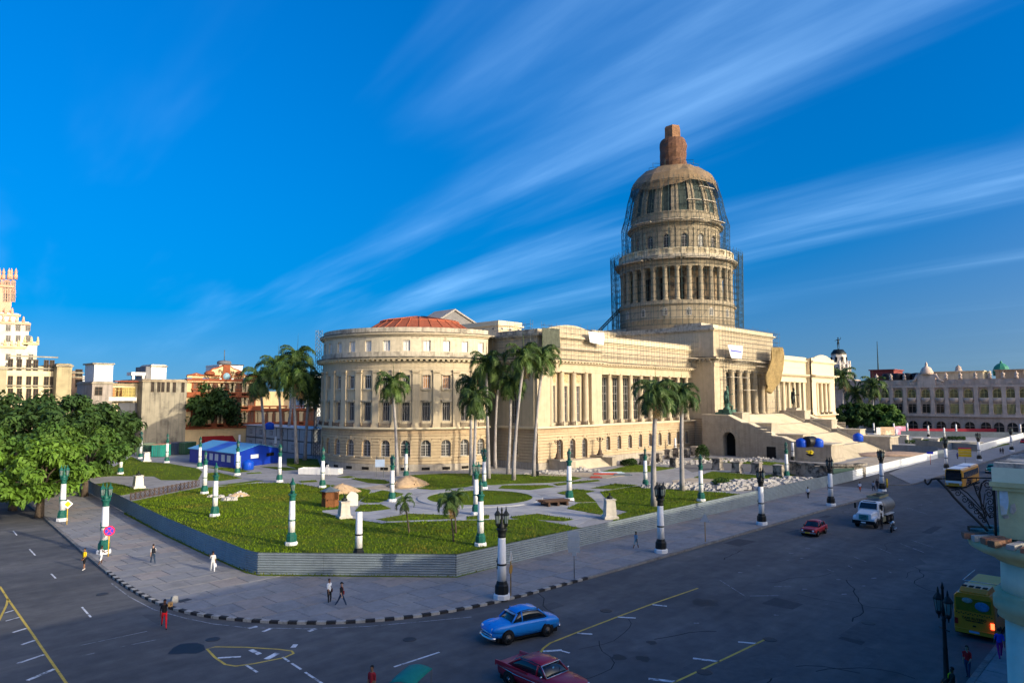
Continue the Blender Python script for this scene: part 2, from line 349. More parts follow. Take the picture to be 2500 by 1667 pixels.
for px, py in ((1480,1490),(1880,1560),(520,1560),(1000,1560),(2120,1520),(1720,1640),(250,1450)):
    c = gp(px, py); part('manhole_cover', MB().lathe([(.42,.004),(.42,.012),(.36,.014),(.01,.014)], 20, (c[0],c[1],0)), man, road)
rk = random.Random(9); crk = M('asphalt_crack', (0.018,0.018,0.02), .9, .1, 1)
for _ in range(26):
    a = rk.choice((0,0,0,pi/2,pi/2,.5)); x, y = rk.uniform(22,110), rk.uniform(10,33); P = [(x,y)]
    for k in range(rk.randint(5,14)): a += rk.uniform(-.45,.45); x += cos(a)*.9; y += sin(a)*.9; P.append((x,y))
    w = rk.uniform(.02,.045); vs = []; fs = []
    for i, q in enumerate(P): d = Vector(P[min(i+1,len(P)-1)])-Vector(P[max(i-1,0)]); d.normalize(); vs += [(q[0]-d.y*w,q[1]+d.x*w,.003),(q[0]+d.y*w,q[1]-d.x*w,.003)]
    for i in range(len(P)-1): fs.append((2*i,2*i+1,2*i+3,2*i+2))
    part('crack', MB().add(vs, fs), crk, road)
for _ in range(16):
    x, y = rk.uniform(24,120), rk.uniform(10,33); l, w_ = rk.uniform(1.5,6), rk.uniform(.8,2.2); part('asphalt_patch', sheet([(x,y),(x+l,y+rk.uniform(-.2,.2)),(x+l+rk.uniform(-.3,.3),y+w_),(x+rk.uniform(-.3,.3),y+w_)], .0022+rk.uniform(0,.0008)), rk.choice((asph_p, asph_d2)), road)
# the park: paved plaza with lawns laid on it
park_poly = ccw([(FL[0][0]+14,300)] + FL + [FC, (131.5,43.4), (150,47), (420,47), (420,300)])
plaza = struct('plaza', MB().prism(park_poly, -0.02, 0.12), plz)
lawns = [
 [(303,1254),(399,1305),(500,1353),(600,1397),(630,1404),(1115,1408),(1230,1378),(1340,1350),(1420,1330),(1440,1292),(1377,1280),(1290,1265),(1244,1267),(1113,1270),(946,1275),(932,1277),(851,1264),(833,1262),(787,1249),(787,1245),(847,1240),(865,1229),(897,1207),(906,1196),(858,1188),(796,1182),(775,1189),(728,1180),(670,1178),(600,1180),(530,1188),(486,1190),(318,1224)],
 [(918,1267),(1001,1253),(1061,1255),(1107,1257),(1113,1265),(946,1271)], [(1139,1260),(1194,1256),(1194,1265),(1139,1267)], [(1247,1260),(1313,1253),(1400,1267),(1377,1271),(1251,1264)],
 [(1217,1191),(1295,1195),(1357,1187),(1336,1183),(1228,1184)],
 [(980,1168),(1000,1189),(1056,1195),(1140,1188),(1160,1182),(1200,1183),(1250,1180),(1330,1178),(1400,1172),(1420,1166),(1360,1157),(1290,1158),(1190,1156),(1090,1155),(1000,1159)],
 [(858,1168),(870,1166),(940,1171),(952,1177),(945,1181),(900,1178)], [(900,1205),(934,1196),(985,1204),(978,1209),(941,1221),(927,1225),(890,1226),(880,1222)], [(880,1232),(930,1230),(955,1241),(900,1248),(866,1247)],
 [(1359,1202),(1407,1193),(1451,1198),(1430,1203),(1456,1224),(1405,1225),(1400,1213)], [(1384,1241),(1412,1227),(1456,1226),(1465,1239),(1476,1250),(1467,1255)],
 [(1465,1200),(1550,1186),(1589,1190),(1625,1193),(1740,1200),(1835,1208),(1880,1218),(1750,1252),(1650,1276),(1560,1297),(1500,1310),(1485,1290),(1504,1258),(1533,1248),(1499,1241),(1481,1218)],
 [(1442,1191),(1501,1180),(1557,1183),(1497,1193)], [(1350,1180),(1460,1170),(1465,1173),(1361,1185)], [(1470,1150),(1547,1133),(1646,1142),(1588,1151),(1520,1152)], [(1694,1165),(1738,1150),(1846,1159),(1920,1165),(1900,1172),(1802,1175)],
 [(200,1150),(280,1138),(320,1114),(349,1126),(414,1131),(483,1143),(494,1151),(483,1171),(394,1171),(376,1162),(271,1161),(200,1168)], [(210,1185),(264,1176),(302,1183),(327,1191),(369,1194),(298,1208),(258,1205)],
 [(505,1140),(560,1141),(610,1150),(575,1153)], [(500,1155),(530,1152),(590,1166),(540,1173),(505,1172)], [(635,1138),(700,1140),(732,1145),(695,1148)], [(700,1118),(775,1120),(785,1144),(735,1146),(700,1136)],
 [(729,1174),(771,1171),(775,1175),(736,1177)], [(823,1164),(850,1161),(867,1163),(850,1166)], [(532,1184),(628,1172),(644,1173),(557,1184)], [(601,1154),(635,1152),(640,1154),(605,1156)],
 [(1860,1160),(1940,1152),(1960,1158),(1900,1164)], [(1690,1120),(1760,1118),(1920,1130),(1900,1136),(1760,1128)], [(2360,1092),(2440,1080),(2470,1083),(2400,1098)], [(2215,1076),(2300,1068),(2320,1074),(2240,1082)]]
LW = []
for i, l in enumerate(lawns):
    w = ccw([gp(*p, 0.17) for p in l]); LW.append(w)
    o = struct('lawn', MB().prism(w, 0.05, 0.17), lawnm)
cc = gp(1172,1215,PZ); cr = 9.2
ringp = [(cc[0]+cr*cos(a), cc[1]+cr*sin(a)) for a in [i*2*pi/64 for i in range(64)]]
struct('lawn', MB().prism([(cc[0]+7.6*cos(a), cc[1]+7.6*sin(a)) for a in [i*2*pi/64 for i in range(64)]], 0.05, 0.22), lawnm); LW.append([(cc[0]+7.6*cos(a), cc[1]+7.6*sin(a)) for a in [i*2*pi/24 for i in range(24)]])
rg = MB(); rg.loft([[(cc[0]+r*cos(a), cc[1]+r*sin(a), z) for r, z in ((7.6,0.1),(7.6,0.26),(9.0,0.24),(9.15,0.1))] for a in [i*2*pi/64 for i in range(65)]], smooth=False, cap=False)
struct('ring_path', rg, plzs[2])
slabs(plaza, ccw([gp(820,1190),gp(1000,1178),gp(1460,1172),gp(1500,1240),gp(1400,1290),gp(1150,1275),gp(930,1285),gp(770,1250)]), 40, 90, 44, 100, 2.3, 0.11, 0.135, plzs, 'paving_slab', skip=lambda c: hypot(c[0]-cc[0], c[1]-cc[1]) < 9.0 or any(inside(l, c) for l in LW), stagger=0.0)
drive = ccw([gp(*p, .13) for p in [(1690,1152),(1650,1132),(1720,1116),(1790,1123),(1900,1138),(2010,1146),(2060,1150),(2082,1166),(1990,1178),(1930,1170),(1840,1152),(1740,1146)]])
struct('driveway', MB().prism(drive, 0.05, 0.135), M('driveway_asphalt', (0.15,0.145,0.14), 0.9, 0.2, 0.5, col2=(0.10,0.10,0.10)))
dirt = ccw([gp(*p, .14) for p in [(1880,1128),(2040,1135),(2130,1114),(2200,1102),(2270,1118),(2180,1142),(2085,1160),(1990,1144)]])
struct('dirt_ground', MB().prism(dirt, 0.05, 0.145), dirtm)
struct('dirt_ground', MB().prism(ccw([gp(*p, .14) for p in [(1640,1172),(1690,1166),(1830,1176),(1850,1186),(1780,1196),(1650,1190)]]), 0.05, 0.15), dirtm)
struct('dirt_ground', MB().prism(ccw([gp(*p, .14) for p in [(880,1192),(960,1178),(985,1184),(1040,1188),(1000,1194),(930,1195)]]), 0.05, 0.185), dirtm)
struct('dirt_ground', MB().prism(ccw([gp(*p, .14) for p in [(1290,1160),(1360,1152),(1480,1155),(1530,1160),(1480,1167),(1400,1163)]]), 0.05, 0.18), dirtm)
# grass blades: tufts spread over the lawns, thickest near the avenue
gb = MB(); rnd = random.Random(3)
for li, w in enumerate(LW):
    xs = [p[0] for p in w]; ys = [p[1] for p in w]; A = area(w); near = hypot(sum(xs)/len(xs), sum(ys)/len(ys))
    nt_ = int(A * (22 if near < 110 else 7)); vs = []; fs = []
    for _ in range(nt_):
        q = (rnd.uniform(min(xs), max(xs)), rnd.uniform(min(ys), max(ys)))
        if not inside(w, q): continue
        big = sin(q[0]*0.43+1.3*sin(q[1]*0.31))*sin(q[1]*0.37+q[0]*0.11)
        h = rnd.uniform(0.06, 0.2) * (1.6 if big > 0.55 else 1.0); a = rnd.uniform(0, 2*pi); wd = rnd.uniform(0.03, 0.08); lx, ly = rnd.uniform(-.12,.12), rnd.uniform(-.12,.12)
        o = len(vs); vs += [(q[0]-wd*cos(a), q[1]-wd*sin(a), 0.16), (q[0]+wd*cos(a), q[1]+wd*sin(a), 0.16), (q[0]+lx, q[1]+ly, 0.17+h)]; fs.append((o,o+1,o+2))
    if vs: gb.add(vs, fs)
go = part('grass', gb, M('grass_blades', (0.105,0.165,0.008), 0.9, 0.3, 0.22, col2=(0.135,0.115,0.02), c2lo=0.47, c2hi=0.68, spec=0.1), None)
go['kind'] = 'stuff'; go['label'] = 'short green and straw coloured grass over the park lawns'; go['category'] = 'grass'
# ---------------------------------------------------------------- the domed capitol
stone = M('limestone', (0.50,0.415,0.285), 0.88, 0.10, 0.35, bump=0.08, bscale=5, streak=0.30, col2=(0.50,0.41,0.29), c2lo=0.5, c2hi=0.72)
stone2 = M('limestone_warm', (0.50,0.385,0.24), 0.88, 0.12, 0.5, bump=0.08, bscale=5, streak=0.22, col2=(0.52,0.40,0.26), c2lo=0.5, c2hi=0.7)
stone_clean = M('limestone_clean', (0.64,0.54,0.37), 0.88, 0.06, 0.3, bump=0.05, bscale=5)
stone_old = M('limestone_weathered', (0.50,0.44,0.34), 0.92, 0.2, 0.6, bump=0.12, bscale=4, streak=0.75, col2=(0.17,0.15,0.12), c2lo=0.50, c2hi=0.66)
stone_dome = M('limestone_dome', (0.36,0.30,0.21), 0.9, 0.16, 0.25, bump=0.1, bscale=4, streak=0.62, col2=(0.30,0.25,0.18), c2lo=0.48, c2hi=0.72)
grime_and_gap = M('cornice_grime_and_gap', (0.10,0.09,0.075), 0.95, 0.4, 0.8, col2=(0.36,0.31,0.23), c2lo=0.5, c2hi=0.7)
plinth_m = M('plinth_stone', (0.40,0.35,0.28), 0.92, 0.2, 0.5, streak=0.4, bump=0.1)
glassm = M('window_glass', (0.014,0.015,0.016), 0.22, 0.3, 0.6, spec=0.25)
framew = M('window_frame_white', (0.52,0.50,0.47), 0.7, 0.1, 1.0)
framed = M('window_frame_grey', (0.33,0.31,0.30), 0.7, 0.1, 1.0)
shutter = M('shutter_white', (0.72,0.70,0.67), 0.7, 0.08, 1.0)
boardm = M('window_board', (0.45,0.22,0.09), 0.8, 0.12, 1.0)
ironm = M('rusty_iron', (0.09,0.06,0.045), 0.8, 0.3, 3.0)
dark = M('dark_interior', (0.012,0.011,0.010), 0.95, 0.2, 1.0)
tile = M('roof_tile_red', (0.27,0.07,0.035), 0.9, 0.2, 1.5, bump=0.5, bscale=5, col2=(0.26,0.085,0.045))
copper = M('dome_copper', (0.045,0.062,0.055), 0.7, 0.3, 0.5, metal=0.2)
CAP = thing('capitol_building', 'vast pale limestone capitol with colonnaded wings, rounded end and tall dome in scaffolding', 'building', (188.5,120,0))
CO = (-188.5,-120,0)
def cp(name, mb, mat, label=None, stuff=False):
    o = part(name, mb, mat, CAP, CO, 0, label)
    if stuff: o['kind'] = 'stuff'
    return o
def east(Y): return (lambda s,d,z: (s, Y-d, z)), (lambda s: ((s, Y), -pi/2))
def south(X): return (lambda s,d,z: (X-d, s, z)), (lambda s: ((X, s), pi))
def curve(c, R):
    def fr(s,d,z): a = -s/R; return (c[0]+(R+d)*cos(a), c[1]+(R+d)*sin(a), z)
    def at(s): a = -s/R; return ((c[0]+R*cos(a), c[1]+R*sin(a)), a)
    return fr, at
def put(name, me, P, al, z, parent=None, off=CO):
    o = link(name, me, parent or CAP); o.location = (P[0]+off[0], P[1]+off[1], z+off[2]); o.rotation_euler = (0,0,al-pi/2); return o
def wallx(mb, fr, s0, s1, d0, d1, z0, z1, step=None):
    mb.box(s0, s1, d0, d1, z0, z1, fr, max(1, int(abs(s1-s0)/step)) if step else 1)
def arch_win(w, h, rise, bars=2, rows=4, depth=0.5, fmat=framew, t=0.07):
    """arched window mesh pair: frame and pane; sill at z=0, spring at h"""
    pane = MB(); pts = [(-w,0),(w,0)] + [(w*cos(a), h+rise*sin(a)) for a in [i*pi/10 for i in range(11)]]
    pane.prism(pts, -depth, -depth-0.06, lambda x,y,z: (x, z, y))
    f = MB()
    for i in range(10):
        a, b = i*pi/10, (i+1)*pi/10
        f.prism([(w*cos(a),h+rise*sin(a)),(w*cos(b),h+rise*sin(b)),((w-.12)*cos(b),h+(rise-.12)*sin(b)),((w-.12)*cos(a),h+(rise-.12)*sin(a))], -depth+0.06, -depth, lambda x,y,z: (x,z,y))
    for sx in (-1,1): f.box(sx*(w-.06)-.06, sx*(w-.06)+.06, -depth, -depth+.06, 0, h)
    f.box(-w,w,-depth,-depth+.07,0,.12); f.box(-w,w,-depth,-depth+.07,h-.05,h+.06)
    f.box(-.06,.06,-depth,-depth+.08,0,h+rise*.97)
    for i in range(1, bars+1):
        x = w*i/(bars+1)
        for sx in (-1,1): f.box(sx*x-.022, sx*x+.022, -depth, -depth+.05, 0, h+sqrt(max(0,1-(x/w)**2))*rise*.97)
    for j in range(1, rows): f.box(-w, w, -depth, -depth+.05, h*j/rows-.022, h*j/rows+.022)
    return f.mesh('window_frame', fmat), pane.mesh('pane', glassm)
def rect_win(w, h, vb, hb, depth=0.45, fmat=framew, pmat=None, bw=0.05):
    pane = MB().box(-w,w,-depth-.05,-depth,0,h); f = MB()
    for x in (-w+.05, w-.05): f.box(x-.05,x+.05,-depth,-depth+.06,0,h)
    for z in (.05, h-.05): f.box(-w,w,-depth,-depth+.06,z-.05,z+.05)
    for i in range(1, vb): x = -w+2*w*i/vb; f.box(x-bw,x+bw,-depth,-depth+.07,0,h)
    for z in hb: f.box(-w,w,-depth,-depth+.065,z-.04,z+.04)
    return f.mesh('window_frame', fmat), pane.mesh('pane', pmat or glassm)
def window(fp, P, al, z, parent=None, off=CO):
    o = put('window', fp[0], P, al, z, parent, off); part('pane', fp[1], None, o); return o
def voussoirs(mb, fr, c, w, zs, rv, keyz, d0=-0.5, d1=0.12, nb=9):
    for i in range(nb):
        a, b = pi*i/nb+0.02, pi*(i+1)/nb-0.02; key = i == nb//2; r1 = rv+(0.18 if key else 0); ps = []
        for t in (a, (a+b)/2, b): ps.append((c+w*cos(t), zs+w*sin(t)))
        for t in (b, (a+b)/2, a): ps.append((c+r1*cos(t), min(zs+r1*sin(t), keyz)))
        mb.prism(ps, d0, d1+(.04 if key else 0), lambda x,y,z: fr(x,z,y))
def ground_floor(fr, s0, s1, cen, w, sill, spring, z0, z1, ch, tag_, step=None, mat=stone2, sills=True, base=1.35):
    rv = w*1.5
    pl = MB(); wallx(pl, fr, s0, s1, -.6, .28, 0, base, step); wallx(pl, fr, s0, s1, -.5, .2, base, base+.12, step); cp('plinth', pl, plinth_m)
    core = MB()
    cuts = [s0]+[v for c in cen for v in (c-w, c+w)]+[s1]
    for a, b in zip(cuts[::2], cuts[1::2]): wallx(core, fr, a, b, -.62, -.06, base, z1, step)
    for c in cen:
        wallx(core, fr, c-w, c+w, -.62, -.06, base, sill, step); wallx(core, fr, c-w, c+w, -.62, -.06, spring+w, z1, step)
    cp('wall', core, M('joint_stone', (0.30,0.215,0.13), .92, .2, .6) if mat is not stone_clean else M('joint_stone_clean', (0.5,0.42,0.29), .92, .1, .6))
    z = base+.12; j = 0
    while z < z1-.05:
        zt = min(z+ch, z1); zm = (z+zt)/2; mb = MB(); ed = [s0]
        for c in cen:
            if zm < sill: continue
            h = w if zm < spring else (sqrt(rv*rv-(zm-spring)**2) if zm-spring < rv else 0)
            if h: ed += [c-h, c+h]
        ed.append(s1)
        for a, b in zip(ed[::2], ed[1::2]):
            if b-a > .06:
                if tag_ == 'far': wallx(mb, fr, a, b, -.06, .13, z+.055, zt-.055, step)
                else: q = MB(); wallx(q, fr, a, b, -.06, .13, z+.055, zt-.055, step); cp('stone_course', q, mat)
        if tag_ == 'far': cp('stone_courses', mb, mat, stuff=True)
        z = zt; j += 1
    vm = MB()
    for c in cen: voussoirs(vm, fr, c, w, spring, rv, z1-.02)
    if cen: cp('arch_stones', vm, mat, stuff=True)
    if sills:
        for c in cen: sm = MB(); wallx(sm, fr, c-w-.25, c+w+.25, -.5, .32, sill-.26, sill, step); cp('window_sill', sm, stone)
def belt(fr, s0, s1, z0, step=None, mat=stone2, proj=.85, ex=0.0):
    b = MB(); wallx(b, fr, s0, s1, -.6, .0, z0, z0+.75, step); cp('frieze_band', b, M('frieze_stone', (0.44,0.32,0.20), 0.9, 0.2, 0.6, streak=0.3))
    b = MB(); wallx(b, fr, s0-ex*.25, s1, -.6, .25, z0+.75, z0+.95, step); wallx(b, fr, s0-ex*proj, s1, -.6, proj, z0+.95, z0+1.3, step); cp('belt_course', b, stone_clean)
def entab(fr, s0, s1, z, step=None, mat=stone, cm=grime_and_gap, proj=1.35, ms=1.05, ex=0.0):
    """architrave, frieze, modillion cornice from z upwards"""
    b = MB(); wallx(b, fr, s0, s1, -.6, .12, z, z+.55, step); wallx(b, fr, s0, s1, -.6, .22, z+.55, z+.70, step); wallx(b, fr, s0, s1, -.6, .05, z+.70, z+1.75, step); cp('entablature', b, mat)
    b = MB(); nm = max(1, int((s1-s0)/ms))
    for i in range(nm): c = s0+(i+.5)*(s1-s0)/nm; wallx(b, fr, c-.26, c+.26, 0, proj-.25, z+1.85, z+2.15)
    wallx(b, fr, s0, s1, -.3, .35, z+1.73, z+1.87, step); cp('modillions', b, stone_clean, stuff=True)
    b = MB(); wallx(b, fr, s0, s1, -.5, .1, z+1.87, z+2.15, step); cp('cornice_recess', b, cm if cm is grime_and_gap else M('joint_stone_clean', (0,0,0)))  # dark band filling the gaps between the modillions
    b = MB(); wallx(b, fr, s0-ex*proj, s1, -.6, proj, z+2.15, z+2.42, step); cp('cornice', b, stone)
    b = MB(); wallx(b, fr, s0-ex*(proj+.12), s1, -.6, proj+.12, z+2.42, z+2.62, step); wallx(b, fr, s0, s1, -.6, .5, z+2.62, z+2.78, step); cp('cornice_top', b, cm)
# -- rounded south end
RC, RR = (100.5,127.0), 21.4
fr, at = curve(RC, RR); K = RR*pi/180
s0, s1 = 86.3*K, 222*K; cen = [(91.7+10.9*k)*K for k in range(12)]
BZ = 7.45
ground_floor(fr, s0, s1, cen, 1.0, 2.95, 5.25, 0, BZ, 0.62, 'round', 1.2)
belt(fr, s0, s1, BZ, 1.2)
gw = arch_win(1.0, 2.3, 1.0)
for c in cen[:12]: window(gw, *at(c), 2.95)
vent = MB().box(-.8,.8,-.3,.30,0,.55).mesh('basement_vent', dark)
for c in cen[:11]: put('basement_vent', vent, *at(c), 0.35)
MZ = BZ+1.3
# main storey: wall with two window rows, pilasters between
wm = MB(); ww = 0.82
cuts = [s0]+[v for c in cen for v in (c-ww, c+ww)]+[s1]
for a, b in zip(cuts[::2], cuts[1::2]): wallx(wm, fr, a, b, -.6, 0, MZ, 20.1, 1.2)
for c in cen:
    wallx(wm, fr, c-ww, c+ww, -.6, 0, 13.7, 16.4, 1.2); wallx(wm, fr, c-ww, c+ww, -.6, 0, 19.15, 20.1, 1.2)
cp('wall', wm, stone)
pilm = MB(); pilm.box(-.72,.72,0,.34,.55,10.6); pilm.box(-.9,.9,0,.5,0,.42); pilm.box(-.82,.82,0,.44,.42,.55); pilm.box(-.80,.80,0,.42,10.6,10.75); pilm.box(-.78,.78,0,.40,10.95,11.25); pilm.box(-.88,.88,0,.48,11.25,11.45)
pilm = pilm.mesh('pilaster', stone)
for k in range(11): put('pilaster', pilm, *at((cen[0]+5.45*K)+10.9*K*k), MZ)
lw = rect_win(.68, 3.7, 3, [2.9], depth=.42, fmat=framed); uw = rect_win(.68, 2.65, 3, [2.05], depth=.42, fmat=framew)
uwb = rect_win(.68, 2.65, 3, [2.05], depth=.42, fmat=framew, pmat=boardm)
aw = rect_win(.7, 2.15, 2, [1.85], depth=.32, fmat=framew, pmat=shutter)
hood = MB(); hood.box(-1.1,1.1,0,.42,0,.18); hood.box(-.95,.95,0,.22,-.25,0); [hood.box(x-.06,x+.06,0,.3,-.12,0) for x in (-.8,-.4,0,.4,.8)]
hood = hood.mesh('window_hood', stone_old)
usill = MB(); usill.box(-1.05,1.05,0,.26,-.2,0); usill.box(-.9,.9,0,.14,-.42,-.2); usill = usill.mesh('window_sill', stone)
surr = MB(); [surr.box(x-.09,x+.09,0,.09,0,2.9) for x in (-.91,.91)]; surr.box(-1.0,1.0,0,.09,2.72,2.95); surr = surr.mesh('window_surround', stone)
rail = MB(); rail.box(-1.2,1.2,.55,.6,.72,.78); rail.box(-1.2,1.2,.55,.6,.08,.13); [rail.box(-1.2+i*.12-.014,-1.2+i*.12+.014,.56,.59,.1,.75) for i in range(21)]
for x in (-1.2,1.2): rail.box(x-.04,x+.04,.53,.62,0,1.0); rail.box(x-.02,x+.02,.3,.6,.7,.76)
rail = rail.mesh('balcony_rail', ironm)
for k, c in enumerate(cen[:12]):
    o = window(lw, *at(c), 10.0); put('window_hood', hood, *at(c), 13.95); put('balcony_rail', rail, *at(c), MZ)
    window(uwb if k in (2,3,0) else uw, *at(c), 16.45); put('window_sill', usill, *at(c), 16.4); put('window_surround', surr, *at(c), 16.4)
for c in cen: dm = MB(); wallx(dm, fr, c-ww, c+ww, -.6, 0, MZ, 10.0); cp('window_apron', dm, stone)
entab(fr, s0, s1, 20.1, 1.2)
# attic storey
AZ0 = 22.88; am = MB(); cuts = [s0]+[v for c in cen for v in (c-.75, c+.75)]+[s1]
for a, b in zip(cuts[::2], cuts[1::2]): wallx(am, fr, a, b, -.6, 0, AZ0, 27.1, 1.2)
for c in cen: wallx(am, fr, c-.75, c+.75, -.6, 0, AZ0, 23.95, 1.2); wallx(am, fr, c-.75, c+.75, -.6, 0, 26.1, 27.1, 1.2)
cp('attic_wall', am, M('limestone_attic', (0.58,0.50,0.37), 0.92, 0.15, 0.6, streak=0.35, col2=(0.20,0.18,0.14), c2lo=0.60, c2hi=0.72))
b = MB(); wallx(b, fr, s0, s1, -.1, .3, AZ0, 23.8, 1.2); cp('attic_base', b, stone_old)
b = MB(); wallx(b, fr, s0, s1, -.6, .35, 27.0, 27.3, 1.2); wallx(b, fr, s0, s1, -.6, .75, 27.3, 27.6, 1.2); cp('attic_cornice', b, stone); b = MB(); wallx(b, fr, s0, s1, -.6, .8, 27.6, 27.8, 1.2); cp('attic_cornice_top', b, grime_and_gap)
b = MB(); wallx(b, fr, s0, s1, -.6, .05, 27.8, 28.75, 1.2); cp('parapet', b, stone_old)
for c in cen[:12]: window(aw, *at(c), 23.95)
# roof deck and red tiled roof over the chamber
cp('roof_deck', MB().lathe([(20.9,27.5),(20.9,27.9),(0.01,28.0)], 40, (*RC,0)), stone_old)
rt_ = MB(); prof = [(14.2,28.1),(13.4,28.9),(13.2,29.0),(9.2,31.5),(9.1,31.9),(1.6,33.2),(0.01,33.3)]
rt_.lathe(prof, 28, (*RC,0), smooth=False); rtob = cp('tile_roof', rt_, tile)
hip = MB()
for i in range(28):
    a = 2*pi*i/28; hip.tube([(RC[0]+r*cos(a), RC[1]+r*sin(a), z+.06) for r, z in prof[:6]], .11, 5)
part('hip_tiles', hip, M('hip_tile', (0.33,0.09,0.045), 0.9, 0.2, 1.0), rtob)
# -- straight ranges; m mirrors the south half onto the north half about the dome axis
AX = 188.5
colm = MB(); colm.lathe([(.86,0),(.86,.18),(.80,.22),(.84,.32),(.84,.42),(.70,.5),(.66,.6)]+[(.66-.10*(t**1.8), .6+10.2*t) for t in [i/8 for i in range(9)]]+[(.60,10.85),(.62,10.95),(.56,11.0),(.58,11.1),(.80,11.3)], 20, star=0.0)
colm.box(-.92,.92,-.92,.92,-.25,0); colm.box(-.85,.85,-.85,.85,11.3,11.5)
colmesh = {False: colm.mesh('column', stone), True: None}
cm2 = colmesh[False].copy(); cm2.materials.clear(); cm2.materials.append(stone_clean); colmesh[True] = cm2
def mir(x): return 2*AX-x
def put_col(x, y, z, north, mesh=None, name='column'):
    return link(name, mesh or colmesh[north], CAP, (x+CO[0], y+CO[1], z))
def pane_meshes(w, h): return rect_win(w, h, 3, [h*.22,h*.44,h*.62,h*.8], depth=.3, fmat=framed)
relief = MB(); relief.box(-1.1,1.1,-.1,.02,0,2.3); rr = random.Random(5)
for _ in range(26): relief.sphere((rr.uniform(-.85,.85), .02, rr.uniform(.25,2.05)), rr.uniform(.09,.22), .08, rr.uniform(.1,.28), 6, 4)
relief = relief.mesh('relief_panel', M('relief_stone', (0.50,0.36,0.20), 0.9, 0.15, 1.0))
tallw = pane_meshes(.8, 7.9); logw = pane_meshes(1.5, 10.2); pgw = arch_win(0.95, 3.0, .95, 1, 3, depth=.55, fmat=framed); wgw = arch_win(0.78, 2.35, .78, 1, 4, depth=.55, fmat=framew)
for north in (False, True):
    F = (lambda x: mir(x)) if north else (lambda x: x)
    sm = stone_clean if north else stone
    sm2 = stone_clean if north else stone2
    def E(Y):
        f0, a0 = east(Y); return (lambda s,d,z: f0(F(s),d,z)), (lambda s: a0(F(s)))
    # pavilion, east face
    fr, at = E(94.8); p0, p1 = 105.4, 127.2
    ground_floor(fr, p0, p1, [112.3,116.45,120.6], .95, 1.75, 5.0, 0, BZ, .62, 'far' if north else 'pav', mat=sm2, sills=False)
    belt(fr, p0, p1, BZ, ex=1)
    for c in (112.3,116.45,120.6): window(pgw, *at(c), 1.75)
    b = MB(); wallx(b, fr, p0, 109.4, -.6, 0, MZ, 20.1); wallx(b, fr, 123.4, p1, -.6, 0, MZ, 20.1); wallx(b, fr, 109.4, 123.4, -.6, 0, 19.95, 20.1)
    wallx(b, fr, 109.4, 123.4, -1.7, -1.1, 17.5, 20.1); wallx(b, fr, 109.4, 123.4, -1.7, -1.1, MZ, 9.4)
    ed = [109.4]+[v for c in (111.4,115.45,119.65) for v in (c-.85,c+.85)]+[123.4]
    for u, v in zip(ed[::2], ed[1::2]): wallx(b, fr, u, v, -1.7, -1.1, 9.4, 17.5)
    wallx(b, fr, 109.3, 109.4, -1.7, -.6, MZ, 20.1); wallx(b, fr, 123.4, 123.5, -1.7, -.6, MZ, 20.1)
    cp('wall', b, sm)
    fri, ati = E(95.9)
    for c in (111.4,115.45,119.65): window(tallw, *ati(c), 9.5); put('relief_panel', relief, *ati(c), 17.75); put('balcony_rail', rail, *at(c+.3), MZ)
    b = MB()
    for c in (111.4,115.45,119.65): wallx(b, fri, c-1.0, c+1.0, 0, .14, 17.1, 17.5)
    cp('window_heads', b, sm)
    for x in (109.9,113.5,117.6,121.8): put_col(F(x), 95.25, MZ, north)
    b = MB(); wallx(b, fr, p0-.1, 108.6, 0, .22, MZ, MZ+.75); cp('pier_base', b, sm); b = MB(); wallx(b, fr, 123.6, p1, 0, .22, MZ, MZ+.75); cp('pier_base', b, sm)
    entab(fr, p0, p1, 20.1, ex=1, mat=sm, cm=(sm if north else grime_and_gap))
    b = MB(); wallx(b, fr, p0, p1, -.6, 0, AZ0, 27.1); cp('attic_wall', b, sm)
    b = MB(); wallx(b, fr, p0-.3, p1, -.6, .3, 27.0, 27.3); wallx(b, fr, p0-.7, p1, -.6, .7, 27.3, 27.75); wallx(b, fr, p0, p1, -.5, .1, 27.75, 28.7); cp('attic_cornice', b, sm)
    b = MB(); pts = [(p0+3,28.7)]+[(p0+3+(p1-p0-6)*i/12, 29.0+1.15*sin(pi*i/12)) for i in range(13)]+[(p1-3,28.7)]; b.prism(pts, -.5, .1, lambda x,y,z: fr(x,z,y)); cp('curved_pediment', b, sm)
    # wing
    fr, at = E(96.0); w0, w1 = 127.2, 171.0; ac_ = [130.8+4.36*k for k in range(9)]
    ground_floor(fr, w0, w1, ac_, .78, 2.75, 5.1, 0, BZ, .62, 'far' if north else 'wing', mat=sm2); belt(fr, w0, w1, BZ, proj=.55)
    for c in ac_: window(wgw, *at(c), 2.75)
    fr, at = E(97.0)
    for k in range(9): put_col(F(133.0+4.36*k), 97.1, MZ, north)
    b = MB(); wallx(b, fr, w0, 129.6, -3.4, .1, MZ, 20.1); cp('pier', b, sm)
    frb, atb = E(99.8); lc = [130.9+4.36*k for k in range(10)]
    b = MB(); ed = [w0]+[v for c in lc[:9] for v in (c-1.5,c+1.5)]+[w1]
    for u, v in zip(ed[::2], ed[1::2]): wallx(b, frb, u, v, -.6, 0, MZ, 20.1)
    wallx(b, frb, w0, w1, -.55, -.02, 19.5, 20.1); wallx(b, frb, w0, w1, -.55, -.02, MZ, 9.3)
    cp('loggia_wall', b, sm)
    for c in lc[:9]:
        window(logw, *atb(c), 9.3)
        put('balcony_rail', rail, *at(c), MZ)
    b = MB(); wallx(b, fr, w0, w1, -3.4, .6, 19.98, 20.1); wallx(b, fr, w0, w1, -3.4, .6, 8.6, 8.75); cp('loggia_slab', b, sm)
    fr, at = E(97.0-.35)
    entab(fr, w0, w1, 20.1, mat=sm, cm=(sm if north else grime_and_gap))
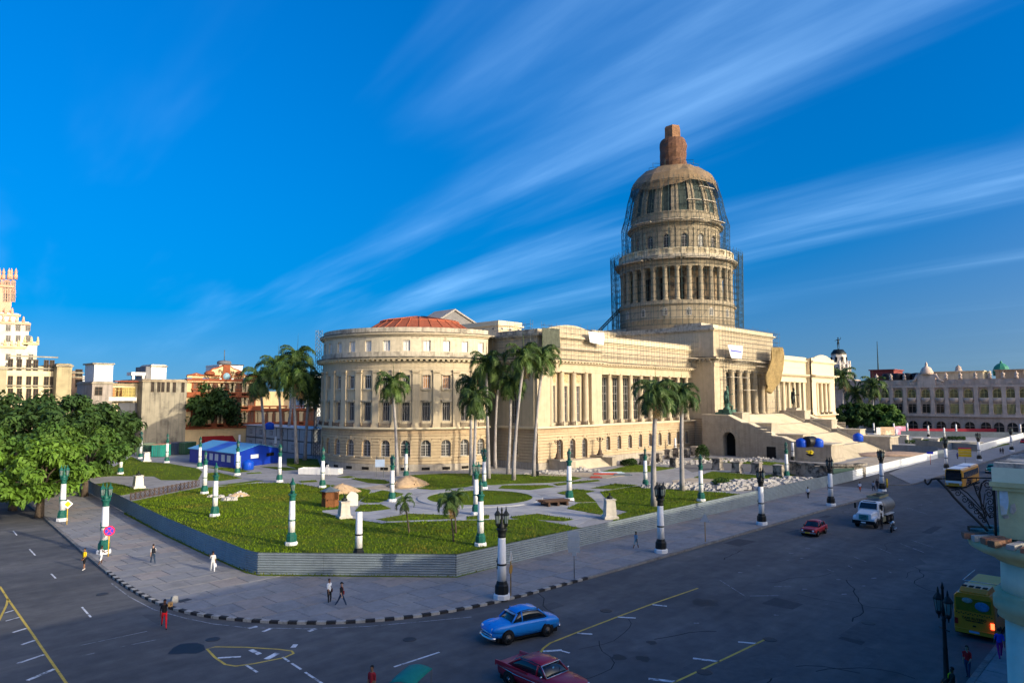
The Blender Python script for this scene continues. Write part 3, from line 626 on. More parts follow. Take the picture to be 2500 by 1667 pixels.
    b = MB(); wallx(b, fr, w0, w1, -.6, 0, AZ0, 27.1); wallx(b, fr, w0, w1, -.6, .08, 25.0, 25.15); cp('attic_wall', b, sm)
    b = MB(); wallx(b, fr, w0, w1, -.6, .3, 27.0, 27.3); wallx(b, fr, w0, w1, -.6, .65, 27.3, 27.7); wallx(b, fr, w0, w1, -.5, .1, 27.7, 28.8); cp('attic_cornice', b, stone_clean)
    # inner mass and roof deck
    b = MB(); b.box(min(F(105.8),F(170)), max(F(105.8),F(170)), 98.4 if False else 101.2, 152, 0.2, 28.0); cp('inner_block', b, sm)
# south return wall of the pavilion
fr, at = south(105.4); q0, q1 = 95.44, 106.6
ground_floor(fr, q0, q1, [101.2], .95, 2.75, 5.1, 0, BZ, .62, 'sret'); belt(fr, q0, q1, BZ); window(arch_win(.95,2.35,.95,1,4,depth=.55), *at(101.2), 2.75)
b = MB(); wallx(b, fr, q0, 100.2, -.6, 0, MZ, 20.1); wallx(b, fr, 102.2, q1, -.6, 0, MZ, 20.1); wallx(b, fr, 100.2, 102.2, -.6, 0, 17, 20.1); wallx(b, fr, 95.6, 98.8, 0, .2, MZ, 20.1); cp('wall', b, stone); window(tallw, *at(101.2), 9.3)
entab(fr, q0, q1, 20.1); b = MB(); wallx(b, fr, q0, q1, -.6, 0, AZ0, 27.1); cp('attic_wall', b, stone)
b = MB(); wallx(b, fr, q0, q1, -.6, .3, 27.0, 27.3); wallx(b, fr, q0, q1, -.6, .7, 27.3, 27.75); wallx(b, fr, q0, q1, -.5, .1, 27.75, 28.7); cp('attic_cornice', b, stone_old)
b = MB(); b.box(105.95, 126.6, 96.6, 101.3, 27.0, 27.4); b.box(mir(126.6), mir(105.95), 96.6, 101.3, 27.0, 27.4); b.box(126.6, 170, 97.6, 101.3, 27.0, 27.4); b.box(207, mir(126.6), 97.6, 101.3, 27.0, 27.4); cp('roof_deck', b, stone_old)
fr, at = south(mir(127.2)); b = MB(); wallx(b, fr, 94.9, 98, -.5, 0, BZ+.1, 28.6); wallx(b, fr, 94.9, 98, -.5, 0, 0.2, BZ); cp('wall', b, stone_clean)
# -- central block with portico
BX0, BX1, BY = 170.0, 207.0, 89.9
fr, at = south(BX0)
ground_floor(fr, BY+.62, 96.2, [], 1, 2, 3, 0, BZ+1.6, .62, 'blk')
b = MB(); wallx(b, fr, BY+.62, 98, -.6, 0, BZ+1.6, 22.9); wallx(b, fr, BY+.62, 98, 0, .12, 21.2, 21.45); wallx(b, fr, BY+.62, 98, 0, .08, 20.3, 20.5); cp('wall', b, stone)
window(rect_win(.55, 2.3, 1, [], depth=-.15), *at(93.2), 3.6)
bsill = MB(); wallx(bsill, fr, 92.4, 94.0, 0, .35, 3.35, 3.6); cp('window_sills', bsill, stone)
bz = 23.7
def block_cornice(fr, s0, s1):
    b = MB(); wallx(b, fr, s0, s1, -.6, .15, bz-.8, bz+.3); cp('entablature', b, stone)
    b = MB(); n = int((s1-s0)/1.15)
    for i in range(n): c = s0+(i+.5)*(s1-s0)/n; wallx(b, fr, c-.3, c+.3, 0, 1.25, bz+.85, bz+1.25)
    for i in range(int((s1-s0)/.45)): c = s0+(i+.5)*.45; wallx(b, fr, c-.13, c+.13, 0, .45, bz+.4, bz+.7)
    wallx(b, fr, s0, s1, -.6, .3, bz+.3, bz+.85); cp('modillions', b, stone_old, stuff=True)
    b = MB(); e = 0 if fr is frS else 1; wallx(b, fr, s0-1.5*e, s1+1.5*e, -.6, 1.5, bz+1.25, bz+1.6); cp('cornice', b, stone); b = MB(); wallx(b, fr, s0-1.6*e, s1+1.6*e, -.6, 1.6, bz+1.6, bz+1.85); cp('cornice_top', b, grime_and_gap)
    b = MB(); wallx(b, fr, s0, s1, -.6, 0, bz+1.85, 32.6); cp('attic_wall', b, stone)
    b = MB(); wallx(b, fr, s0-.35*e, s1+.35*e, -.6, .35, 32.5, 32.8); wallx(b, fr, s0-.7*e, s1+.7*e, -.6, .7, 32.8, 33.2); wallx(b, fr, s0-.1*e, s1+.1*e, -.6, .1, 33.2, 34.1); cp('attic_cornice', b, stone_clean if fr is not frS else stone_old)
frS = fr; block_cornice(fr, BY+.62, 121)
b = MB(); wallx(b, fr, 96.3, 121, -.6, 0, 22.9, bz+.4); cp('wall', b, stone)
ow = MB().box(-.9,.9,-.1,.12,0,1.7).mesh('window_surround', stone_clean)
put('window_surround', ow, *at(97.5), 27.6); window(rect_win(.6,1.4,1,[],depth=-.14), *at(97.5), 27.75)
fr, at = east(BY)
b = MB()
for u, v in ((BX0, 175.0),(202.0, BX1)): wallx(b, fr, u, v, -.6, 0, 8.7, 22.9)
wallx(b, fr, BX0, BX1, -.6, 0, 0.1, 8.68); wallx(b, fr, 175.01, 201.99, -.6, 0, 8.7, 9.9); wallx(b, fr, 175, 202, -8, -7.4, 9.9, 22.9); wallx(b, fr, 175, 202, -8, -.02, 22.4, 22.95); wallx(b, fr, 175, 202, -8, -.02, 9.5, 10.0)
for x in (175, 202): b.box(x-.3, x+.3, BY+.6, BY+8, 9.9, 22.9)
cp('portico_wall', b, stone)
dw = rect_win(2.05, 11.8, 3, [4,8], depth=-.1, fmat=M('door_bronze', (0.05,0.06,0.055), 0.6, 0.2, 1.0))  # dark doors made oversized so the recess behind the columns looks shaded
fp, ap = east(BY+7.4)
for c in (179,183.7,188.5,193.3,198): window(dw, *ap(c), 10.1)
block_cornice(fr, BX0, BX1)
pc = MB(); pc.lathe([(1.0,0),(1.0,.25),(.92,.3),(.96,.42),(.96,.55),(.84,.65)]+[(.80-.12*(t**1.8), .7+11.0*t) for t in [i/8 for i in range(9)]]+[(.72,11.8)], 20); pc.box(-1.1,1.1,-1.1,1.1,-.3,0); pc.box(-1.0,1.0,-.75,.75,12.2,12.5)
pc2 = MB()
for sx in (-1,1): pc2.lathe([(.40,-.72),(.40,.72)], 12, (0,0,0), cap=True); o = len(pc2.v)-24; pc2.v[o:] = [(sx*.72+x, z, 11.95+y) for x,y,z in pc2.v[o:]]
pcm = MB(); pcm.v, pcm.f, pcm.sm = pc.v, pc.f, pc.sm; pcm.add(pc2.v, pc2.f, True); pcm = pcm.mesh('portico_column', stone)
for k in range(6): put_col(176.6+4.76*k, BY+.75, 10.05, False, pcm, 'portico_column')
cp('block_roof', MB().box(BX0+.3, BX1-.3, BY+.4, 121, 33.0, 33.3), stone_old)
cp('rear_block', MB().box(158, 219, 121, 150, 27.9, 33.2), stone); cp('rear_block_cornice', MB().box(157.5, 219.5, 120.8, 150, 33.2, 33.9), stone_old)
cp('dome_podium', MB().box(173, 205, 95, 128, 33.2, 35.2), stone_old)
# rooftop structures behind the rounded end
gx = 150.0
def roofy(px, py, Y): return ony(px, py, Y)
ga = MB(); (xa,za),(xb,zb),(xc,zc) = ony(1062,790,150), ony(1097,760,150), ony(1165,805,150)
ga.prism([(xa-3,27.8),(xa-3,za-.6),(xb,zb),(xc+2,zc-.4),(xc+2,27.8)], 148, 156, lambda x,y,z: (x,z,y)); cp('gable_roof_house', ga, M('roof_grey', (0.17,0.165,0.17), 0.9, 0.15, 0.4))
gv = MB(); 
for u, v in (((xa-3.4,za-.5),(xb,zb+.5)), ((xb,zb+.5),(xc+2.4,zc-.3))): gv.prism([u, v, (v[0],v[1]-.45), (u[0],u[1]-.45)], 147.4, 156.5, lambda x,y,z: (x,z,y))
cp('gable_coping', gv, M('roof_coping', (0.30,0.28,0.26), 0.9, 0.15, 0.4))
(xl,zl),(xr,zr) = ony(1217,782,128), ony(1273,786,128)
ph = MB(); ph.box(xl, xr, 128, 150, 27.9, zl-1.3); cp('penthouse', ph, stone_clean); ph = MB(); ph.box(xl-.5, xr+.5, 127.5, 150.4, zl-1.3, zl-.95); ph.box(xl-.1, xr+.1, 127.9, 150, zl-.95, zl); cp('penthouse_parapet', ph, stone_clean)
fr, at = east(128.0); sw = rect_win(.5,.6,1,[],depth=-.05)
for k in range(3): window(sw, *at(xl+1.2+k*(xr-xl-2.4)/2), zl-2.4)
fr, at = south(xl)
for k in range(5): window(sw, *at(130+k*3.6), zl-2.4)
# -- the dome
DC = (188.0,111.6)
def ring(prof, mat, name, n=64, smooth=True, parent=None):
    return cp(name, MB().lathe(prof, n, (*DC,0), smooth, cap=False), mat)
ring([(17.1,33.2),(17.1,36.8),(17.25,36.9),(17.1,37.1),(17.1,40.9)], stone_dome, 'drum_base'); ring([(17.1,40.9),(17.6,41.1),(17.7,41.5),(17.3,41.7),(17.2,42.4),(12,42.4)], stone_dome, 'drum_ledge', smooth=False)
fr, at = curve(DC, 17.1); dk = 17.1*pi/180
view = math.degrees(atan2(-DC[1], -DC[0]))           # bearing from the dome towards the avenue corner
bw = arch_win(.62, 1.5, .62, 1, 2, depth=-.06, fmat=framew, t=.05); dsur = MB(); dsur.prism([(-.85,-.15),(.85,-.15)]+[(.85*cos(a),1.5+.85*sin(a)) for a in [i*pi/10 for i in range(11)]], -.1, .05, lambda x,y,z: (x,z,y)); dsur = dsur.mesh('window_surround', stone_old)
for k in range(16):
    if abs(k-7.5) > 4.2: continue
    P, a = at(-radians(view+12+(k-8)*22.5)*17.1); put('window_surround', dsur, P, a, 38.0); window(bw, P, a, 38.0)
dcol = MB(); dcol.lathe([(.95,0),(.95,.3),(.8,.4)]+[(.74-.1*(t**1.8), .45+8.2*t) for t in [i/6 for i in range(7)]]+[(.70,8.8),(.66,8.9),(.78,9.3),(1.0,9.75)], 14); dcol.box(-.95,.95,-.95,.95,9.75,9.95); dcol = dcol.mesh('dome_column', stone_dome)
for k in range(30): a = radians(view+1.5+12*k); o = put_col(DC[0]+16.15*cos(a), DC[1]+16.15*sin(a), 42.4, False, dcol, 'dome_column'); o.rotation_euler = (0,0,a)
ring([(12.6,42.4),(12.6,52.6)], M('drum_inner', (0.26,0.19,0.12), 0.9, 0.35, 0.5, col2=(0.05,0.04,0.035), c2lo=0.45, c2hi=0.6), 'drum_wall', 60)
fr, at = curve(DC, 12.6); ndw = MB().box(-.75,.75,-.1,.12,0,6.6).mesh('drum_opening', dark)
for k in range(15): put('drum_opening', ndw, *at(-radians(view+7.5+24*k)*12.6), 43.0)
ring([(12,52.2),(16.9,52.2),(16.9,52.9),(17.1,53.0),(17.0,54.0),(17.4,54.1)], stone_dome, 'drum_entablature', smooth=False)
fr, at = curve(DC, 17.0); mm = MB()
for k in range(100): s = -radians(k*3.6)*17; wallx(mm, fr, s-.28, s+.28, 0, 1.2, 54.1, 54.45)
cp('modillions', mm, stone_dome, stuff=True)
ring([(17.0,54.4),(18.4,54.5),(18.5,54.8),(17.3,55.1),(17.2,55.6),(13,55.6)], stone_old, 'drum_cornice', smooth=False)
# balustrade: pedestals and balusters
fr, at = curve(DC, 16.9); bal = MB()
for k in range(30):
    ped = MB(); s = -radians(view+7.5+12*k)*16.9; wallx(ped, fr, s-.62, s+.62, -.35, .35, 55.6, 57.55); cp('balustrade_pedestal', ped, stone_clean)
    for j in range(6): t = s+(-3.5416/2)*0-(.62+.17+ j*.37); wallx(bal, fr, t-.1, t+.1, -.12, .12, 55.95, 57.2)
b = MB().lathe([(17.2,55.6),(17.2,55.95),(16.6,55.95),(16.6,55.6)], 90, (*DC,0), False, cap=False); b.lathe([(17.3,57.2),(17.3,57.5),(16.5,57.5),(16.5,57.2),(17.3,57.2)], 90, (*DC,0), False, cap=False)
cp('balustrade_rail', b, stone_clean); cp('balusters', bal, stone_clean, stuff=True)
# upper drum with sixteen arched windows
fr, at = curve(DC, 13.2); um = MB(); S16 = 2*pi*13.2/16; uoff = -radians(view+12)*13.2
for k in range(16):
    c = uoff+k*S16; wallx(um, fr, c+.95, c+S16-.95, -.5, 0, 55.6, 65.1, .5); wallx(um, fr, c-.95, c+.95, -.5, 0, 55.6, 57.6, .5); wallx(um, fr, c-.95, c+.95, -.5, 0, 62.6, 65.1, .5)
    voussoirs(um, fr, c, .9, 61.6, 1.35, 64, -.4, .08, 7)
    for q in (1.55, S16-1.55, S16/2-.45, S16/2+.45): wallx(um, fr, c+q-.3, c+q+.3, 0, .22, 56.0, 64.2)
    wallx(um, fr, c-1.4, c+1.4, 0, .3, 63.4, 63.65)
cp('upper_drum', um, stone_dome)
udw = arch_win(.9, 4.0, .9, 1, 5, depth=.35, fmat=framed)
for k in range(16): window(udw, *at(uoff+k*S16), 57.6)
ring([(13.2,65.0),(13.6,65.1),(13.6,65.5),(14.4,65.7),(14.6,66.0),(14.0,66.3),(13.6,66.4)], stone_dome, 'dome_cornice', smooth=False)
ring([(13.6,66.4),(13.7,67.2),(13.3,67.4),(13.2,68.7),(13.35,68.9),(13.35,69.3),(12.9,69.4)], stone_dome, 'dome_attic', smooth=False)
dp = [(12.75,69.3),(12.62,71),(12.35,73),(11.95,75),(11.35,77),(10.5,79),(9.4,80.8),(8.0,82.4),(6.4,83.6),(4.6,84.5),(3.2,85)]
ring(dp, copper, 'dome_shell'); ribm = MB()
for k in range(16):
    a0 = radians(view+0.75+22.5*k)
    for da, wd, ht in ((-.055,.34,.42),(.055,.34,.42),(0,1.1,.16)):
        a = a0+da*1.0; rings = []
        for r, z in dp[:9]:
            w = wd*(.35+.65*r/12.75); dx, dy = -sin(a), cos(a); rr_ = [(r-.3),(r+ht)]
            rings.append([(DC[0]+rr_[0]*cos(a)-dx*w, DC[1]+rr_[0]*sin(a)-dy*w, z-.1),(DC[0]+rr_[1]*cos(a)-dx*w, DC[1]+rr_[1]*sin(a)-dy*w, z),(DC[0]+rr_[1]*cos(a)+dx*w, DC[1]+rr_[1]*sin(a)+dy*w, z),(DC[0]+rr_[0]*cos(a)+dx*w, DC[1]+rr_[0]*sin(a)+dy*w, z-.1)])
        ribm.loft(rings, smooth=False)
cp('dome_ribs', ribm, stone_dome)
ring([(4.4,84.2),(4.4,85.2),(2.6,85.3),(2.4,93)], stone_dome, 'lantern_core', 24)
# ---------------------------------------------------------------- people
SKINS = {'dark': (0.10,0.045,0.025), 'brown': (0.22,0.11,0.065), 'light': (0.42,0.25,0.17)}
def cloth(c): return M('cloth_%02x%02x%02x' % tuple(int(min(1,v)*255) for v in c), c, 0.9, 0.12, 6.0)
def skinm(k): return M('skin_'+k, SKINS[k], 0.6, 0.05, 8.0)
BODYCACHE = {}
def body_mesh(pose):
    """one continuous figure grown over a posed skeleton; forward is +x, left is +y"""
    g = dict(tl=0, tr=0, kl=0, kr=0, al=0, ar=0, el=15, er=15, lean=0, drop=0, sl=6, sr=6, build=1.0, pel=None); g.update(pose)
    key = tuple(sorted((k, v) for k, v in g.items()))
    if key in BODYCACHE: return BODYCACHE[key]
    R = radians; B = g['build']; pz = g['pel'] or 0.93
    def leg(side, th, kn):
        hip = Vector((0, side*.095, pz-.02)); k = hip+Vector((sin(R(th))*.43, 0, -cos(R(th))*.43)); sh = R(th-kn); an = k+Vector((sin(sh)*.42, 0, -cos(sh)*.42))
        return hip, k, an
    L = [leg(1, g['tl'], g['kl']), leg(-1, g['tr'], g['kr'])]
    low = min(l[2].z for l in L)-.075 if g['pel'] is None else 0
    ln = R(g['lean']); 
    def tor(h): return Vector((sin(ln)*h, 0, pz+cos(ln)*h))
    J = []; E = []; rad = []; seg = []
    def add(p, r, par, s): J.append(tuple(p)); rad.append(r); 
    def jn(p, r, par=None, s=None):
        J.append((p[0],p[1],p[2])); rad.append(r if isinstance(r, tuple) else (r,r)); i = len(J)-1
        if par is not None: E.append((par,i)); seg.append(s)
        return i
    p0 = jn(tor(0), (.13*B,.155*B)); p1 = jn(tor(.16), (.115*B,.14*B), p0, 'torso'); p2 = jn(tor(.34), (.125*B,.165*B), p1, 'torso'); p3 = jn(tor(.47), (.095,.13), p2, 'torso')
    nk = jn(tor(.545), .052, p3, 'neck'); hd = jn(tor(.62)+Vector((.012,0,0)), (.078,.07), nk, 'head'); h2 = jn(tor(.70)+Vector((.018,0,0)), (.098,.078), hd, 'head'); jn(tor(.775)+Vector((.006,0,0)), (.07,.06), h2, 'head')
    for (hip, k, an), s in zip(L, (1,-1)):
        a = jn(hip, .092*B, p0, 'hip'); m_ = jn(hip.lerp(k,.5), .078*B, a, 'thigh'); b = jn(k, .056, m_, 'thigh'); c_ = jn(k.lerp(an,.35), .056, b, 'shin'); d = jn(an, .036, c_, 'shin')
        h = jn(an+Vector((-.03,0,-.045)), .034, d, 'shoe'); jn(an+Vector((.15,s*.015,-.05)), (.03,.042), h, 'shoe')
    hands = []
    for s, al, el, ab in ((1,g['al'],g['el'],g['sl']), (-1,g['ar'],g['er'],g['sr'])):
        shd = tor(.455)+Vector((0, s*.175*B, 0)); d1 = Vector((sin(R(al)), s*sin(R(ab)), -cos(R(al))*cos(R(ab)))); elb = shd+d1*.29
        a2 = al+el; d2 = Vector((sin(R(a2)), s*sin(R(ab))*.4, -cos(R(a2)))); d2.normalize(); wr = elb+d2*.25
        a = jn(shd, .062*B, p3, 'torso'); b = jn(shd.lerp(elb,.5), .05*B, a, 'uarm'); c_ = jn(elb, .041, b, 'uarm'); d = jn(wr, .028, c_, 'farm'); hands.append((wr, d2, s))
    J = [(x, y, z-low) for x,y,z in J]
    me = bpy.data.meshes.new('figure'); me.from_pydata(J, E, []); ob = bpy.data.objects.new('figure', me); COL.objects.link(ob)
    sk = ob.modifiers.new('s', 'SKIN'); sk.use_smooth_shade = True
    for i, v in enumerate(me.skin_vertices[0].data): v.radius = rad[i]; v.use_root = i == 0
    ss = ob.modifiers.new('u', 'SUBSURF'); ss.levels = 1
    ev = bpy.data.meshes.new_from_object(ob.evaluated_get(bpy.context.evaluated_depsgraph_get()))
    bpy.data.objects.remove(ob); bpy.data.meshes.remove(me)
    SG = [(Vector(J[a]), Vector(J[b]), s) for (a,b), s in zip(E, seg)]; idx = []
    for p in ev.polygons:
        c = p.center; best = None
        for a, b, s in SG:
            ab = b-a; t = max(0, min(1, (c-a).dot(ab)/max(ab.length_squared,1e-9))); dd = (c-a-ab*t).length
            if best is None or dd < best[0]: best = (dd, s, t)
        idx.append(best[1])
    for p in ev.polygons: p.use_smooth = True
    hd_ = (Vector(J[6])+Vector(J[7]))/2
    BODYCACHE[key] = (ev, idx, [(w-Vector((0,0,low)), d, s) for w, d, s in hands], hd_, low)
    return BODYCACHE[key]
def hand_mb(w, d, s):
    mb = MB(); d = Vector(d); side = Vector((0,1,0)) if abs(d.y) < .8 else Vector((1,0,0)); fwd = d.cross(side).normalized()*s; w = Vector(w)
    mb.tube([w-d*.01, w+d*.04, w+d*.085], [.024,.034,.03], 6)
    for i, ln in enumerate((.075,.085,.08,.062)):
        o = fwd*(.03-.02*i); b = w+d*.075+o; mb.tube([b, b+d*ln*.5, b+d*ln*.9+side*(-s*.022)], [.0095,.009,.006], 5)
    t = w+d*.03+fwd*.03; mb.tube([t, t+fwd*.03+d*.03, t+fwd*.035+d*.06], [.011,.01,.007], 5)
    return mb
def person(label, pos, face, pose, skin, top, legs, shoes, hair=(0.015,0.012,0.01), height=1.73, shorts=False, sleeves=True, group=None, z=0.0, cap=None, name='person', cat='person', extra=None, allm=None, hairlen=0):
    ev, idx, hands, hd, low = body_mesh(pose)
    t = thing(name, label, cat, (pos[0], pos[1], z), face, group); sc = height/1.745
    me = ev.copy(); me.materials.clear()
    sk = allm or skinm(skin); mm = [sk, allm or cloth(top), allm or cloth(legs), allm or cloth(shoes)]
    for m in mm: me.materials.append(m)
    mp = {'torso':1,'uarm':1 if sleeves else 0,'farm':1 if sleeves == 'long' else 0,'neck':0,'head':0,'hip':2,'thigh':2,'shin':0 if shorts else 2,'shoe':3}
    me.polygons.foreach_set('material_index', [mp[i] for i in idx]); me.name = 'body'
    b = link('body', me, t, scale=sc)
    hm = MB(); c = hd+Vector((-.012,0,.022)); hm.sphere(c, .105, .088, .10, 12, 8); hm.xf(lambda x,y,z_: (x, y, max(z_, c.z-.015+ (x-c.x)*.75)))
    if hairlen: hm.tube([c+Vector((-.06,0,0)), c+Vector((-.085,0,-.1)), c+Vector((-.07,0,-hairlen))], [.07,.08,.05], 8)
    ho = part('cap' if cap else 'hair', hm, allm or (cloth(cap) if cap else M('hair_%d' % int(hair[0]*1000), hair, 0.7, 0.1, 5)), t); ho.scale = (sc,)*3
    if cap: 
        vm = MB().prism([(.05,-.07),(.17,-.05),(.19,0),(.17,.05),(.05,.07)], -.008, .008).xf(lambda x,y,z_: (c.x+x, c.y+y, c.z+.02+z_-x*.15)); v = part('visor', vm, cloth(cap), ho)
    fm = MB(); fc = hd+Vector((.085,0,-.035)); fm.sphere(fc+Vector((.012,0,0)), .014, .011, .02, 6, 4)                      # nose
    for s in (-1,1): fm.sphere(hd+Vector((-.005,s*.078,-.02)), .022, .01, .028, 6, 4)                                  # ears
    fo = part('nose_and_ears', fm, sk, t); fo.scale = (sc,)*3; fo['kind'] = 'stuff'
    em = MB(); 
    for s in (-1,1): em.sphere(hd+Vector((.082,s*.03,-.005)), .008, .011, .006, 6, 4)
    em.sphere(hd+Vector((.08,0,-.068)), .006, .024, .006, 6, 4); eo = part('eyes_and_mouth', em, allm or M('eyes', (0.05,0.02,0.018), 0.5, 0), t); eo.scale = (sc,)*3; eo['kind'] = 'stuff'
    for w, d, s in hands: h = part('hand', hand_mb(w, d, s), sk, t); h.scale = (sc,)*3
    if extra:
        for nm, mb, mat in extra(hands, hd): o = part(nm, mb, mat, t); o.scale = (sc,)*3
    return t
WALK = dict(tl=24, kl=6, tr=-20, kr=16, al=-22, ar=22, el=14, er=20); WALK2 = dict(tl=-20, kl=18, tr=22, kr=5, al=20, ar=-20, el=20, er=15); STAND = dict(tl=4, tr=-3, kl=2, kr=4, al=4, ar=-2)
def face_to(p, q): return atan2(q[1]-p[1], q[0]-p[0])
def bag(w, d, sx=.16, sz=.3, col=(0.8,0.8,0.82), t=.07): 
    c = Vector(w)+Vector(d)*.1; mb = MB(); mb.loft([[(c.x+x*k, c.y+y*k, c.z-zz) for x, y in ((sx,t),(-sx,t),(-sx,-t),(sx,-t))] for k, zz in ((.15,0),(.8,.1),(1.05,sz*.6),(.9,sz))], smooth=False); return mb
def pm(px, py, z=PZ): return gp(px, py, z)
def crossbag(col, hip=True):
    def f(hands, hd):
        m = cloth(col); b = MB(); b.loft([[(x, y, z) for x, y in ((.1,.17),(.1,.27),(-.12,.27),(-.12,.17))] for z in (.80,.86,1.0,1.06)], smooth=False)
        s = MB(); s.tube([(.0,.2,1.05),(.13,.06,1.22),(.08,-.1,1.42),(-.02,-.12,1.46)], .016, 5); return [('shoulder_bag', b, m), ('bag_strap', s, m)]
    return f
person('man in yellow vest and black shorts standing in the side street', pm(205,1390,0), radians(200), dict(tl=8,kl=2,tr=-6,kr=6,al=8,ar=-6,el=40,er=30), 'brown', (0.75,0.50,0.01), (0.012,0.012,0.014), (0.75,0.73,0.70), height=1.76, shorts=True)
person('man in white singlet and pale shorts stepping onto the kerb', pm(245,1377,0.1), radians(35), dict(tl=38,kl=40,tr=-22,kr=10,al=-10,ar=30,el=70,er=75,lean=8), 'dark', (0.72,0.70,0.68), (0.60,0.62,0.62), (0.35,0.2,0.3), height=1.74, shorts=True, sleeves=False)
def backpack(col):
    def f(hands, hd):
        b = MB(); b.loft([[(-.12-x, y, z) for x, y in ((0,.15*k),(.16*k,.13*k),(.16*k,-.13*k),(0,-.15*k))] for z, k in ((.98,.7),(1.04,1),(1.32,1),(1.42,.75))], smooth=False); s = MB(); [s.tube([(-.1,y,1.38),(.05,y,1.44),(.13,y,1.3),(.06,y,1.1),(-.1,y,1.05)], .018, 5) for y in (-.1,.1)]
        return [('backpack', b, cloth(col)), ('backpack_straps', s, cloth(col))]
    return f
def stripes(hands, hd):
    b = MB()
    for z in (1.05,1.16,1.27,1.38): b.lathe([(.141,z),(.146,z+.025),(.141,z+.05)], 14, (0,0,0), cap=False)
    b.xf(lambda x,y,z: (x*1.0, y*1.22, z)); return backpack((0.01,0.012,0.02))(hands, hd)+[('shirt_stripes', b, cloth((0.03,0.03,0.05)))]
p_ = pm(373,1373); person('man in striped shirt and jeans walking away with a black backpack', p_, face_to(p_, pm(300,1320)), WALK, 'light', (0.70,0.69,0.68), (0.02,0.04,0.075), (0.3,0.24,0.15), height=1.76, extra=stripes)
p_ = pm(519,1393); person('man all in white by the hoarding, plastic bag in hand', p_, face_to(p_, pm(470,1340)), dict(tl=16,kl=4,tr=-14,kr=12,al=30,ar=4,el=115,er=10), 'brown', (0.66,0.64,0.60), (0.68,0.68,0.67), (0.02,0.02,0.02), height=1.75, extra=lambda h, hd: [('carrier_bag', bag(h[1][0], h[1][1]), cloth((0.8,0.8,0.84)))])
def box_on_shoulder(h, hd):
    b = MB().box(.10,.36,.16,.42,1.32,1.56); return [('cardboard_box', b, M('cardboard', (0.42,0.25,0.10), 0.9, 0.1, 4))]
p_ = pm(400,1532,0); person('man in red trousers and black shirt crossing the road with a box on his shoulder', p_, face_to(p_, pm(430,1640,0)), dict(tl=26,kl=4,tr=-26,kr=10,al=60,ar=-16,el=95,er=14,sl=20), 'dark', (0.012,0.012,0.015), (0.62,0.012,0.02), (0.02,0.02,0.02), height=1.8, extra=box_on_shoulder)
p_ = pm(803,1469); person('man in white shirt and black trousers with a strap bag', p_, face_to(p_, pm(1000,1500)), dict(tl=12,kl=22,tr=4,kr=2,al=-20,ar=12,el=10,er=10,build=1.12), 'brown', (0.76,0.77,0.78), (0.012,0.012,0.014), (0.01,0.01,0.01), hair=(0.05,0.03,0.02), height=1.72, extra=crossbag((0.06,0.015,0.01)))
p_ = pm(833,1476); person('person in black shirt, cap and jeans striding with a red bag', p_, face_to(p_, pm(1030,1490)), dict(tl=27,kl=3,tr=-27,kr=8,al=-6,ar=10,el=8,er=12,build=.92), 'light', (0.012,0.012,0.014), (0.02,0.04,0.08), (0.05,0.02,0.06), height=1.74, cap=(0.01,0.01,0.012), extra=crossbag((0.25,0.02,0.02)))
p_ = pm(1553,1337); person('person in pale blue shirt and shorts beside the corrugated hoarding', p_, face_to(p_, pm(1700,1295)), WALK2, 'dark', (0.20,0.33,0.42), (0.16,0.28,0.33), (0.6,0.6,0.6), height=1.7, shorts=True)
p_ = pm(1973,1216); person('man in white shirt and dark trousers walking along the avenue pavement', p_, face_to(p_, pm(1800,1260)), dict(tl=8,kl=2,tr=-8,kr=8,al=-10,ar=10,build=1.1), 'dark', (0.74,0.74,0.78), (0.012,0.012,0.02), (0.01,0.01,0.01), height=1.74)
p_ = pm(2100,1200); person('person in white vest and orange shorts on the avenue pavement', p_, face_to(p_, pm(1900,1250)), WALK, 'dark', (0.7,0.68,0.72), (0.70,0.10,0.03), (0.03,0.03,0.04), height=1.7, shorts=True, sleeves=True)
p_ = pm(2133,1198); person('person in grey shirt next to the pillar lamp with a yellow post', p_, face_to(p_, pm(1950,1240)), WALK2, 'dark', (0.36,0.37,0.42), (0.02,0.025,0.035), (0.02,0.02,0.02), height=1.72)
p_ = pm(2142,1194); person('person in black half hidden by the pillar lamp near the driveway', p_, face_to(p_, pm(1950,1240)), WALK, 'dark', (0.015,0.015,0.018), (0.012,0.012,0.02), (0.02,0.02,0.02), height=1.8)
p_ = pm(2338,1120); person('person in blue beside the yellow street sign', p_, radians(180), WALK, 'dark', (0.05,0.05,0.24), (0.02,0.02,0.05), (0.02,0.02,0.02), height=1.7)
for k, (q, c) in enumerate((((2443,1107),(0.03,0.03,0.04)), ((2449,1108),(0.015,0.015,0.02)))):
    p_ = pm(*q); person(('shorter' if k == 0 else 'taller')+' of two dark figures together by the far pillar lamp', p_, radians(180), WALK if k else WALK2, 'dark', c, (0.015,0.015,0.02), (0.02,0.02,0.02), height=1.66+.16*k)
p_ = pm(2364,1655,0.0); person('woman in red top and jeans stepping off the east pavement', p_, face_to(p_, pm(2200,1760,0)), dict(tl=10,kl=4,tr=-10,kr=10,al=14,ar=-8,el=55,er=15,build=.98), 'light', (0.68,0.015,0.02), (0.02,0.045,0.10), (0.05,0.05,0.07), hair=(0.06,0.03,0.02), height=1.64, hairlen=.2)
p_ = pm(2442,1602,.14); person('person in blue and magenta beside the green column', p_, radians(20), WALK2, 'brown', (0.03,0.06,0.5), (0.35,0.02,0.2), (0.02,0.02,0.02), height=1.7)
